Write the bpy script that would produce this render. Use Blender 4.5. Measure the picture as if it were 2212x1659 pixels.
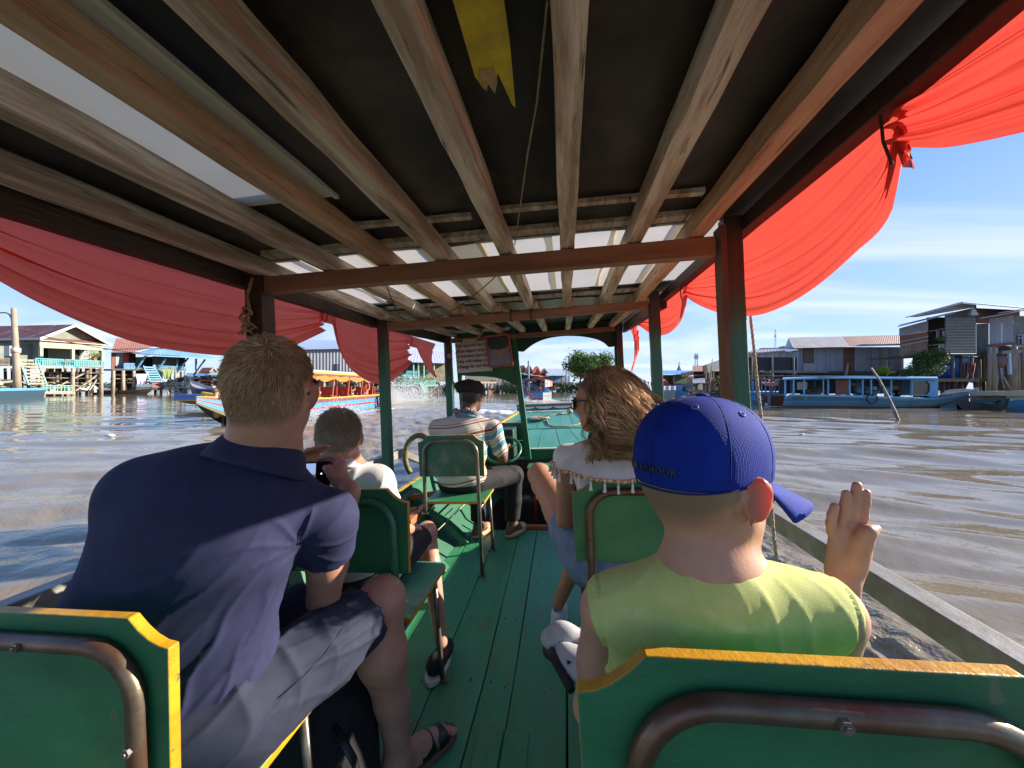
import bpy, math, random
import numpy as np
from mathutils import Vector, Matrix, Euler, noise as mnoise
rnd = random.Random(7)
rng = np.random.default_rng(7)
for o in list(bpy.data.objects): bpy.data.objects.remove(o)
C = bpy.context.scene.collection
scene = bpy.context.scene
rad = math.radians
# ---------------------------------------------------------------- camera, sky, sun, exposure
FPX, YAW, ROLL, CAMX = 820.0, rad(7.9), rad(2.4), 0.34
cam = bpy.data.cameras.new('camera'); cam_o = bpy.data.objects.new('camera', cam); C.objects.link(cam_o)
cam_o.location = (0, 0, 1.3); cam_o.rotation_euler = (rad(90.17), 0, YAW)
cam.lens = 36 * FPX / 2212; cam.sensor_width = 36; cam.clip_end = 3000; cam.clip_start = 0.02
scene.camera = cam_o
SUN_EL, SUN_AZ = rad(21.5), rad(69)            # azimuth clockwise from the bow
world = bpy.data.worlds.new('World'); scene.world = world; world.use_nodes = True
scene.view_settings.view_transform = 'Standard'; scene.view_settings.look = 'None'
scene.view_settings.exposure = 1.72; scene.view_settings.gamma = 1; scene.view_settings.use_curve_mapping = False
scene.cycles.use_denoising = True
try: scene.cycles.denoiser = 'OPENIMAGEDENOISE'
except Exception: pass
scene.cycles.max_bounces = 10; scene.cycles.diffuse_bounces = 7; scene.cycles.glossy_bounces = 4
scene.cycles.transparent_max_bounces = 12
scene.cycles.sample_clamp_indirect = 10
scene.cycles.caustics_reflective = False; scene.cycles.caustics_refractive = False
def build_world():
 nt = world.node_tree; N = nt.nodes; L = nt.links
 for n in list(N): N.remove(n)
 out = N.new('ShaderNodeOutputWorld'); bg = N.new('ShaderNodeBackground')
 sky = N.new('ShaderNodeTexSky'); sky.sky_type = 'NISHITA'; sky.sun_disc = False
 sky.sun_elevation = SUN_EL; sky.sun_rotation = SUN_AZ; sky.dust_density = 0.25; sky.air_density = 1.0; sky.ozone_density = 3.0
 bg.inputs['Strength'].default_value = 0.13
 tc = N.new('ShaderNodeTexCoord'); sep = N.new('ShaderNodeSeparateXYZ'); L.new(tc.outputs['Generated'], sep.inputs[0])
 def m(op, a, b=None, clamp=False):
  x = N.new('ShaderNodeMath'); x.operation = op; x.use_clamp = clamp
  for i, v in enumerate((a, b)):
   if v is None: continue
   if isinstance(v, (int, float)): x.inputs[i].default_value = v
   else: L.new(v, x.inputs[i])
  return x.outputs[0]
 z = m('ADD', m('MAXIMUM', sep.outputs[2], 0.0), 0.09)
 cmb = N.new('ShaderNodeCombineXYZ'); L.new(m('DIVIDE', sep.outputs[0], z), cmb.inputs[0]); L.new(m('DIVIDE', sep.outputs[1], z), cmb.inputs[1])
 mp = N.new('ShaderNodeMapping'); mp.inputs['Rotation'].default_value = (0, 0, rad(-38)); mp.inputs['Scale'].default_value = (0.28, 1.1, 1)
 mp.inputs['Location'].default_value = (0.4, 0.2, 0)
 L.new(cmb.outputs[0], mp.inputs[0])
 n1 = N.new('ShaderNodeTexNoise'); n1.inputs['Scale'].default_value = 0.9; n1.inputs['Detail'].default_value = 7; n1.inputs['Distortion'].default_value = 0.5
 L.new(mp.outputs[0], n1.inputs['Vector'])
 r1 = N.new('ShaderNodeMapRange'); r1.inputs[1].default_value = 0.50; r1.inputs[2].default_value = 0.74; L.new(n1.outputs[0], r1.inputs[0])
 # low heap clouds near the horizon
 mp2 = N.new('ShaderNodeMapping'); mp2.inputs['Scale'].default_value = (1.0, 1.0, 3.4); mp2.inputs['Location'].default_value = (3.1, 0.7, 0.2); L.new(tc.outputs['Generated'], mp2.inputs[0])
 n2 = N.new('ShaderNodeTexNoise'); n2.inputs['Scale'].default_value = 3.6; n2.inputs['Detail'].default_value = 8; n2.inputs['Roughness'].default_value = 0.55
 L.new(mp2.outputs[0], n2.inputs['Vector'])
 r2 = N.new('ShaderNodeMapRange'); r2.inputs[1].default_value = 0.47; r2.inputs[2].default_value = 0.68; L.new(n2.outputs[0], r2.inputs[0])
 band = N.new('ShaderNodeMapRange'); band.inputs[1].default_value = 0.26; band.inputs[2].default_value = 0.07; L.new(sep.outputs[2], band.inputs[0])
 lo = m('MULTIPLY', r2.outputs[0], band.outputs[0])
 cov = m('MAXIMUM', m('MULTIPLY', r1.outputs[0], 0.9), m('MULTIPLY', lo, 0.85), True)
 mix = N.new('ShaderNodeMix'); mix.data_type = 'RGBA'
 # the camera's tone curve keeps the bright side of the sky blue: compress luminance evenly all round
 bw = N.new('ShaderNodeRGBToBW'); L.new(sky.outputs[0], bw.inputs[0])
 den = m('ADD', m('MULTIPLY', bw.outputs[0], 1 / 6.5), 1.0); inv = m('DIVIDE', 1.35, den)
 sc = N.new('ShaderNodeVectorMath'); sc.operation = 'SCALE'; L.new(sky.outputs[0], sc.inputs[0]); L.new(inv, sc.inputs['Scale'])
 el = N.new('ShaderNodeMapRange'); el.inputs[1].default_value = 0.0; el.inputs[2].default_value = 0.45; L.new(sep.outputs[2], el.inputs[0])
 blue = N.new('ShaderNodeMix'); blue.data_type = 'RGBA'; L.new(el.outputs[0], blue.inputs[0]); blue.inputs[6].default_value = (1.22, 1.68, 2.40, 1); blue.inputs[7].default_value = (.30, .78, 2.05, 1)
 half = N.new('ShaderNodeMix'); half.data_type = 'RGBA'; half.inputs[0].default_value = .82; L.new(sc.outputs[0], half.inputs[6]); L.new(blue.outputs[2], half.inputs[7])
 L.new(cov, mix.inputs[0]); L.new(half.outputs[2], mix.inputs[6]); mix.inputs[7].default_value = (2.5, 2.65, 2.85, 1)
 # pull the sky a little bluer, as in the photo
 tint = N.new('ShaderNodeMix'); tint.data_type = 'RGBA'; tint.blend_type = 'MULTIPLY'; tint.inputs[0].default_value = 1
 L.new(mix.outputs[2], tint.inputs[6]); tint.inputs[7].default_value = (1, .985, 1.0, 1)
 L.new(tint.outputs[2], bg.inputs['Color']); L.new(bg.outputs[0], out.inputs[0])
build_world()
sun = bpy.data.lights.new('sun', 'SUN'); sun.energy = 3.4; sun.angle = rad(0.53); sun.color = (1, 0.90, 0.76)
sun_o = bpy.data.objects.new('sun', sun); C.objects.link(sun_o)
SUN_DIR = Vector((math.sin(SUN_AZ) * math.cos(SUN_EL), math.cos(SUN_AZ) * math.cos(SUN_EL), math.sin(SUN_EL)))
sun_o.rotation_euler = SUN_DIR.to_track_quat('Z', 'Y').to_euler()
# ---------------------------------------------------------------- frames: the boat rolls a little about the eye point
WORLD = Matrix.Identity(4)
BOAT = Matrix.Translation((0, 0, 1.3)) @ Matrix.Rotation(-ROLL, 4, 'Y') @ Matrix.Translation((-CAMX, 0, -1.2))
BOAT_I = BOAT.inverted()
def px_ray(px, py):
 d = Vector(((px - 1106) / FPX, 1, -(py - 832) / FPX))
 return Matrix.Rotation(YAW, 3, 'Z') @ d
def bp(px, py, Y):                              # a measured picture point at boat distance Y, in boat metres
 d = px_ray(px, py); return BOAT_I @ (Vector((0, 0, 1.3)) + d * (Y / d.y))
def wd(px, py, dep):
 return Vector((0, 0, 1.3)) + px_ray(px, py) * dep
def ww(px, py):
 d = px_ray(px, py); return Vector((0, 0, 1.3)) + d * (-1.3 / d.z)
# ---------------------------------------------------------------- materials
MATS = {}
def srgb(r, g, b):
 f = lambda c: (c / 255 / 12.92) if c / 255 <= 0.04045 else ((c / 255 + 0.055) / 1.055) ** 2.4
 return (f(r), f(g), f(b))
def mat(name, col, rough=0.6, col2=None, scale=6.0, stretch=(1, 1, 1), bump=0.0, bscale=None, metal=0.0, spec=0.5,
  lo=0.35, hi=0.65, col3=None, scale3=2.0, lo3=0.55, hi3=0.7, detail=5, trans=0.0, sss=0.0, coat=0.0, alpha=1.0, rough2=None, bstretch=None, wave=None, stretch3=(1, 1, 1), coord='Object', sheen=0.0, island=0.0):
 if name in MATS: return MATS[name]
 M = bpy.data.materials.new(name); MATS[name] = M; M.use_nodes = True
 nt = M.node_tree; N = nt.nodes; L = nt.links; P = N['Principled BSDF']
 P.inputs['Roughness'].default_value = rough; P.inputs['Metallic'].default_value = metal
 P.inputs['Specular IOR Level'].default_value = spec; P.inputs['Base Color'].default_value = (*col, 1)
 P.inputs['Coat Weight'].default_value = coat; P.inputs['Alpha'].default_value = alpha
 if sheen: P.inputs['Sheen Weight'].default_value = sheen
 if sss:
  P.inputs['Subsurface Weight'].default_value = sss; P.inputs['Subsurface Radius'].default_value = (1, .32, .18); P.inputs['Subsurface Scale'].default_value = 0.012
 tc = N.new('ShaderNodeTexCoord'); mp = N.new('ShaderNodeMapping'); mp.inputs['Scale'].default_value = stretch
 L.new(tc.outputs[coord], mp.inputs[0])
 geo = N.new('ShaderNodeNewGeometry')
 addv = N.new('ShaderNodeVectorMath'); addv.operation = 'ADD'; L.new(mp.outputs[0], addv.inputs[0])
 oi = N.new('ShaderNodeObjectInfo'); mul = N.new('ShaderNodeVectorMath'); mul.operation = 'SCALE'; mul.inputs['Scale'].default_value = 37.0
 cmb = N.new('ShaderNodeCombineXYZ')
 for i in range(3): L.new(oi.outputs['Random'], cmb.inputs[i])
 L.new(cmb.outputs[0], mul.inputs[0]); L.new(mul.outputs[0], addv.inputs[1])
 vec = addv.outputs[0]
 def noise(sc, det=detail, v=vec):
  n = N.new('ShaderNodeTexNoise'); n.inputs['Scale'].default_value = sc; n.inputs['Detail'].default_value = det; n.inputs['Roughness'].default_value = 0.62
  L.new(v, n.inputs['Vector']); return n.outputs[0]
 def rng_(x, a, b):
  r = N.new('ShaderNodeMapRange'); r.inputs[1].default_value = a; r.inputs[2].default_value = b; L.new(x, r.inputs[0]); return r.outputs[0]
 def mix(f, a, b):
  x = N.new('ShaderNodeMix'); x.data_type = 'RGBA'; L.new(f, x.inputs[0])
  for k, v in ((6, a), (7, b)):
   if isinstance(v, tuple): x.inputs[k].default_value = (*v, 1)
   else: L.new(v, x.inputs[k])
  return x.outputs[2]
 cur = col
 if col2 is not None:
  f = rng_(noise(scale), lo, hi); cur = mix(f, col, col2)
  if rough2 is not None:
   r = N.new('ShaderNodeMapRange'); L.new(f, r.inputs[0]); r.inputs[3].default_value = rough; r.inputs[4].default_value = rough2; L.new(r.outputs[0], P.inputs['Roughness'])
 if col3 is not None:
  mp3 = N.new('ShaderNodeMapping'); L.new(tc.outputs[coord], mp3.inputs[0]); mp3.inputs['Location'].default_value = (3.3, 1.2, 7.7); mp3.inputs['Scale'].default_value = stretch3
  a3 = N.new('ShaderNodeVectorMath'); a3.operation = 'ADD'; L.new(mp3.outputs[0], a3.inputs[0]); L.new(mul.outputs[0], a3.inputs[1])
  f = rng_(noise(scale3, 6, a3.outputs[0]), lo3, hi3); cur = mix(f, cur, col3)
 if island:
  # each loose piece of the mesh keeps its own tone
  ri = N.new('ShaderNodeMapRange'); L.new(geo.outputs['Random Per Island'], ri.inputs[0]); ri.inputs[3].default_value = 1 - island; ri.inputs[4].default_value = 1 + island
  vm = N.new('ShaderNodeVectorMath'); vm.operation = 'SCALE'; L.new(ri.outputs[0], vm.inputs['Scale'])
  if isinstance(cur, tuple): vm.inputs[0].default_value = cur
  else: L.new(cur, vm.inputs[0])
  cur = vm.outputs[0]
 if not isinstance(cur, tuple): L.new(cur, P.inputs['Base Color'])
 if bump:
  b = N.new('ShaderNodeBump'); b.inputs['Strength'].default_value = min(1, bump * 1.0); b.inputs['Distance'].default_value = 0.004 if not wave else 0.006
  v = vec
  if bstretch:
   mb = N.new('ShaderNodeMapping'); mb.inputs['Scale'].default_value = bstretch; L.new(tc.outputs[coord], mb.inputs[0]); v = mb.outputs[0]
  if wave:
   w = N.new('ShaderNodeTexWave'); w.bands_direction = wave[0]; w.inputs['Scale'].default_value = wave[1]; w.inputs['Distortion'].default_value = wave[2]
   L.new(tc.outputs[coord], w.inputs['Vector']); L.new(w.outputs['Fac'], b.inputs['Height']); b.inputs['Distance'].default_value = wave[3]
  else: L.new(noise(bscale or scale * 3, 4, v), b.inputs['Height'])
  L.new(b.outputs[0], P.inputs['Normal'])
 if trans:
  out = N['Material Output']; tr = N.new('ShaderNodeBsdfTranslucent'); ms = N.new('ShaderNodeMixShader'); ms.inputs[0].default_value = trans
  if isinstance(cur, tuple): tr.inputs[0].default_value = (*cur, 1)
  else: L.new(cur, tr.inputs[0])
  L.new(P.outputs[0], ms.inputs[1]); L.new(tr.outputs[0], ms.inputs[2]); L.new(ms.outputs[0], out.inputs[0])
 return M
# ---------------------------------------------------------------- mesh building
class MB:
 def __init__(s): s.v = []; s.f = []; s.m = []
 def add(s, vs, fs, mi=0):
  n = len(s.v); s.v.extend([tuple(v) for v in vs]); s.f.extend([tuple(i + n for i in f) for f in fs]); s.m.extend([mi] * len(fs)); return s
 def box(s, c, d, R=None, mi=0, jit=0.0, taper=None):
  hx, hy, hz = d[0] / 2, d[1] / 2, d[2] / 2; vs = []
  for z in (-1, 1):
   for x, y in ((-1, -1), (1, -1), (1, 1), (-1, 1)):
    p = Vector((x * hx, y * hy, z * hz))
    if taper and z > 0: p.x *= taper; p.y *= taper
    if jit: p += Vector((rnd.uniform(-jit, jit), rnd.uniform(-jit, jit), rnd.uniform(-jit, jit)))
    if R is not None: p = R @ p
    vs.append(p + Vector(c))
  return s.add(vs, [(3, 2, 1, 0), (4, 5, 6, 7), (0, 1, 5, 4), (1, 2, 6, 5), (2, 3, 7, 6), (3, 0, 4, 7)], mi)
 def bar(s, a, b, w, h, up=(0, 0, 1), mi=0, n=1, wob=0.0, ends=0.0):
  a, b = Vector(a), Vector(b); t = (b - a).normalized(); x = t.cross(Vector(up))
  if x.length < 1e-4: x = t.cross(Vector((0, 1, 0)))
  x.normalize(); u = x.cross(t)
  vs = [];
  for i in range(n + 1):
   k = i / n; p = a.lerp(b, k)
   ww_ = w * (1 + (rnd.uniform(-wob, wob) if wob else 0)); hh = h * (1 + (rnd.uniform(-wob, wob) if wob else 0))
   o = x * (rnd.uniform(-wob, wob) * w * .25 if wob else 0)
   for sx, sz in ((-1, -1), (1, -1), (1, 1), (-1, 1)): vs.append(p + o + x * sx * ww_ / 2 + u * sz * hh / 2)
  fs = [(3, 2, 1, 0)] + [(4 * n, 4 * n + 1, 4 * n + 2, 4 * n + 3)]
  for i in range(n):
   for j in range(4): q = 4 * i; fs.append((q + j, q + (j + 1) % 4, q + 4 + (j + 1) % 4, q + 4 + j))
  return s.add(vs, fs, mi)
 def tube(s, path, r, n=8, mi=0, cap=True, closed=False, flat=1.0):
  path = [Vector(p) for p in path]; m = len(path); R = r if hasattr(r, '__len__') else [r] * m
  vs = []; prev = None
  for i, p in enumerate(path):
   if closed: t = path[(i + 1) % m] - path[i - 1]
   else: t = path[min(i + 1, m - 1)] - path[max(i - 1, 0)]
   if t.length < 1e-9: t = Vector((0, 0, 1))
   t.normalize()
   if prev is None:
    x = t.cross(Vector((0, 0, 1)))
    if x.length < .05: x = t.cross(Vector((0, 1, 0)))
   else: x = prev - t * prev.dot(t)
   x.normalize(); prev = x; y = t.cross(x)
   for k in range(n):
    a = 2 * math.pi * k / n; vs.append(p + x * math.cos(a) * R[i] + y * math.sin(a) * R[i] * flat)
  fs = []
  for i in range(m if closed else m - 1):
   for k in range(n): a = i * n; b = ((i + 1) % m) * n; fs.append((a + k, b + k, b + (k + 1) % n, a + (k + 1) % n))
  if cap and not closed: fs.append(tuple(range(n))); fs.append(tuple((m - 1) * n + k for k in reversed(range(n))))
  return s.add(vs, fs, mi)
 def prism(s, poly, thick, o=(0, 0, 0), ax=((1, 0, 0), (0, 0, 1), (0, 1, 0)), mi=0, side=None):
  X, Y, Z = (Vector(a) for a in ax); o = Vector(o); n = len(poly)
  vs = [o + X * p[0] + Y * p[1] for p in poly] + [o + X * p[0] + Y * p[1] + Z * thick for p in poly]
  s.add(vs, [tuple(range(n)), tuple(reversed(range(n, 2 * n)))], mi)
  k = len(s.v) - 2 * n; fs = []
  for i in range(n): s.f.append((k + i, k + n + i, k + n + (i + 1) % n, k + (i + 1) % n)); s.m.append(side if side is not None else mi)
  return s
 def grid(s, fn, nu, nv, mi=0, thick=None):
  vs = [fn(i / nu, j / nv) for j in range(nv + 1) for i in range(nu + 1)]
  fs = [(j * (nu + 1) + i, j * (nu + 1) + i + 1, (j + 1) * (nu + 1) + i + 1, (j + 1) * (nu + 1) + i) for j in range(nv) for i in range(nu)]
  return s.add(vs, fs, mi)
 def ball(s, c, r, nu=10, nv=7, mi=0):
  c = Vector(c); rr = r if hasattr(r, '__len__') else (r, r, r); vs = []; fs = []
  for j in range(1, nv):
   t = math.pi * j / nv
   for i in range(nu): a = 2 * math.pi * i / nu; vs.append(c + Vector((math.sin(t) * math.cos(a) * rr[0], math.sin(t) * math.sin(a) * rr[1], math.cos(t) * rr[2])))
  a = len(vs); vs += [c + Vector((0, 0, rr[2])), c - Vector((0, 0, rr[2]))]
  for j in range(nv - 2):
   for i in range(nu): fs.append((j * nu + i, (j + 1) * nu + i, (j + 1) * nu + (i + 1) % nu, j * nu + (i + 1) % nu))
  for i in range(nu): fs.append((a, i, (i + 1) % nu)); q = (nv - 2) * nu; fs.append((a + 1, q + (i + 1) % nu, q + i))
  return s.add(vs, fs, mi)
 def cyl(s, a, b, r, n=10, mi=0, r2=None): return s.tube([a, b], [r, r if r2 is None else r2], n, mi)
def link_mesh(name, verts, faces, mats, parent=None, shift=None, midx=None, smooth=False, bevel=0.0, xf=None):
 me = bpy.data.meshes.new(name)
 me.from_pydata([tuple(v) for v in verts] if not isinstance(verts, np.ndarray) else verts, [], faces if not isinstance(faces, np.ndarray) else faces.tolist())
 if xf is not None: me.transform(xf)
 if shift is not None: me.transform(Matrix.Translation(-Vector(shift)))
 if not isinstance(mats, (list, tuple)): mats = [mats]
 for m in mats: me.materials.append(m)
 if midx is not None and len(mats) > 1: me.polygons.foreach_set('material_index', list(midx))
 if smooth: me.polygons.foreach_set('use_smooth', [True] * len(me.polygons))
 me.update()
 ob = bpy.data.objects.new(name, me); C.objects.link(ob)
 if parent is not None: ob.parent = parent
 if bevel:
  b = ob.modifiers.new('bevel', 'BEVEL'); b.width = bevel; b.segments = 2; b.limit_method = 'ANGLE'; b.angle_limit = rad(35)
  me.polygons.foreach_set('use_smooth', [True] * len(me.polygons))
  if hasattr(me, 'set_sharp_from_angle'): me.set_sharp_from_angle(angle=rad(35))
 return ob
class Thing:
 """an Empty at the thing's base; parts are given in frame coordinates and stored local to the base"""
 def __init__(s, name, label, cat, base, group=None, frame=BOAT, kind=None):
  s.o = bpy.data.objects.new(name, None); C.objects.link(s.o); s.o.empty_display_size = .1
  s.base = Vector(base); s.frame = frame; s.o.matrix_world = frame @ Matrix.Translation(s.base)
  if label: s.o['label'] = label
  if cat: s.o['category'] = cat
  if group: s.o['group'] = group
  if kind: s.o['kind'] = kind
 def part(s, name, mb, mats, smooth=False, bevel=0.0, sub=None, kind=None, label=None):
  p = sub if sub is not None else s.o
  ob = link_mesh(name, mb.v, mb.f, mats, p, s.base, mb.m, smooth, bevel)
  if kind: ob['kind'] = kind
  if label: ob['label'] = label
  return ob
 def raw(s, name, V, F, mats, smooth=True, sub=None):
  return link_mesh(name, V, F, mats, sub if sub is not None else s.o, s.base, None, smooth)
def single(name, label, cat, mb, mats, base, group=None, frame=BOAT, smooth=False, bevel=0.0, kind=None):
 ob = link_mesh(name, mb.v, mb.f, mats, None, base, mb.m, smooth, bevel)
 ob.matrix_world = frame @ Matrix.Translation(Vector(base))
 for k, v in (('label', label), ('category', cat), ('group', group), ('kind', kind)):
  if v: ob[k] = v
 return ob
def copy_tree(o, parent=None):
 c = o.copy(); C.objects.link(c)
 if parent is not None: c.parent = parent
 for ch in list(o.children): copy_tree(ch, c)
 return c
def text_mesh(txt, size=0.02, depth=0.0004, align='LEFT', bold=0.0, spacing=1.0, line=1.0):
 cu = bpy.data.curves.new('t', 'FONT'); cu.body = txt; cu.size = size; cu.extrude = depth; cu.align_x = align; cu.offset = bold
 cu.space_character = spacing; cu.space_line = line; cu.resolution_u = 2
 ob = bpy.data.objects.new('t', cu); me = bpy.data.meshes.new_from_object(ob)
 vs = [v.co.copy() for v in me.vertices]; fs = [tuple(p.vertices) for p in me.polygons]
 bpy.data.objects.remove(ob); bpy.data.curves.remove(cu); bpy.data.meshes.remove(me)
 return vs, fs
# ---------------------------------------------------------------- common materials
green = mat('green_paint', (.034, .22, .088), .42, (.018, .125, .052), 2.4, (1, 1, 2), .35, 40, lo=.36, hi=.66, col3=(.10, .15, .09), scale3=26, lo3=.655, hi3=.70, stretch3=(1, 1, .45), rough2=.62)
green_floor = mat('green_floor_paint', (.040, .25, .105), .38, (.065, .33, .16), 2.6, (1.8, .4, 1), .6, 26, lo=.38, hi=.66, col3=(.13, .17, .10), scale3=10, lo3=.56, hi3=.72, stretch3=(2, .5, 1), rough2=.5, bstretch=(3, .5, 1))
green_worn = mat('green_worn_paint', (.035, .19, .085), .45, (.05, .14, .09), 5, (1, 1, 1), .35, 24, col3=(.10, .12, .09), scale3=16, lo3=.60, hi3=.72)
green_post = mat('green_post_paint', (.022, .15, .07), .5, (.03, .11, .065), 6, (1, 1, .25), .8, 40, bstretch=(1, 1, .12))
teal_paint = mat('teal_seat_paint', (.10, .36, .33), .35, (.06, .28, .22), 4, (1, 1, 1), .2, 20, col3=(.03, .16, .09), scale3=4, lo3=.55, hi3=.62)
yellow = mat('yellow_edge_paint', (.62, .33, .012), .45, (.48, .22, .01), 14, (1, 1, 1), .5, 60, col3=(.13, .11, .04), scale3=38, lo3=.62, hi3=.70)
tube_metal = mat('brown_steel_tube', (.17, .10, .065), .30, (.10, .05, .032), 12, (1, 1, 1), .15, 80, metal=.55, col3=(.16, .17, .12), scale3=9, lo3=.48, hi3=.75, rough2=.45)
tube_green = mat('green_steel_tube', (.025, .14, .07), .32, (.05, .19, .11), 10, (1, 1, 1), .1, 60, col3=(.12, .08, .05), scale3=22, lo3=.62, hi3=.70)
tube_grey = mat('grey_steel_tube', (.22, .20, .16), .35, (.13, .11, .09), 16, metal=.5, col3=(.05, .13, .09), scale3=6, lo3=.55, hi3=.7)
rafter_wood = mat('weathered_rafter_wood', (.76, .68, .58), .8, (.38, .29, .21), 9, (3.2, .32, 3.2), 1.0, 26, bstretch=(7, .5, 7), col3=(.13, .085, .055), scale3=22, lo3=.60, hi3=.68, stretch3=(2.4, .16, 2.4), lo=.38, hi=.60)
rafter_orange = mat('orange_rafter_wood', (.68, .48, .32), .75, (.40, .25, .15), 9, (3, .35, 3), 1.0, 26, bstretch=(7, .5, 7), col3=(.14, .08, .05), scale3=20, lo3=.60, hi3=.68, stretch3=(2.4, .16, 2.4))
beam_wood = mat('red_brown_beam_wood', (.32, .175, .10), .6, (.20, .10, .055), 6, (.4, 3, 3), .5, 24, bstretch=(.5, 5, 5))
dark_wood = mat('dark_oiled_wood', (.045, .028, .020), .6, (.025, .015, .012), 6, (3, .4, 3), .6, 22, bstretch=(5, .5, 5), col3=(.10, .06, .04), scale3=5, lo3=.55, hi3=.75)
tarp_black = mat('black_roof_felt', (.016, .013, .012), .6, (.085, .064, .050), 2.6, (1, .8, 1), .7, 5, detail=7, lo=.42, hi=.78, rough2=.42, col3=(.13, .105, .085), scale3=2.6, lo3=.55, hi3=.8)
panel_left = mat('grey_white_board', (.84, .83, .79), .4, (.72, .71, .66), 2.5, bump=.2, bscale=6, col3=(.10, .09, .08), scale3=9, lo3=.70, hi3=.74, trans=.16)
panel_white = mat('white_plastic_roof_panel', (.86, .79, .67), .35, (.78, .70, .57), 3, (1, 1, 1), .1, 4, col3=(.2, .17, .14), scale3=11, lo3=.68, hi3=.76, trans=.45)
rail_metal = mat('galvanised_rail', (.30, .29, .27), .55, (.20, .19, .16), 14, (1, 1, 1), .4, 50, metal=.0, col3=(.16, .12, .08), scale3=5, lo3=.5, hi3=.75)
orange_wood = mat('orange_primer_wood', (.50, .17, .055), .6, (.32, .10, .04), 7, (1, 1, 1), .3, 20)
rope_m = mat('pale_rope', (.55, .45, .31), .85, (.38, .29, .18), 40, bump=.8, wave=('DIAGONAL', 60, 1, .004))
rope_dk = mat('dark_cord', (.05, .035, .03), .8)
white_paint = mat('white_paint', (.74, .74, .70), .5, (.6, .58, .52), 6)
curtain_m = mat('coral_cloth', (.95, .165, .115), .75, (.90, .14, .095), 2, bump=.25, bscale=350, trans=.70, sheen=.3)
black_p = mat('black_plastic', (.012, .012, .014), .35)
screw = mat('bare_steel', (.16, .14, .12), .6, metal=.3)
paper = mat('grey_paper_sheet', (.74, .74, .73), .4, (.64, .64, .64), 5, coat=.2)
ink = mat('black_ink', (.02, .02, .025), .7)
frame_pink = mat('pink_frame_wood', (.52, .16, .13), .6, (.42, .12, .10), 12)
curtain_sun = mat('coral_cloth_toned_for_sun', (.80, .10, .075), .75, (.74, .085, .062), 2, bump=.25, bscale=350, trans=.34, sheen=.2)  # same coral cloth, sun-side darkening put into its colour and translucency
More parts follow.
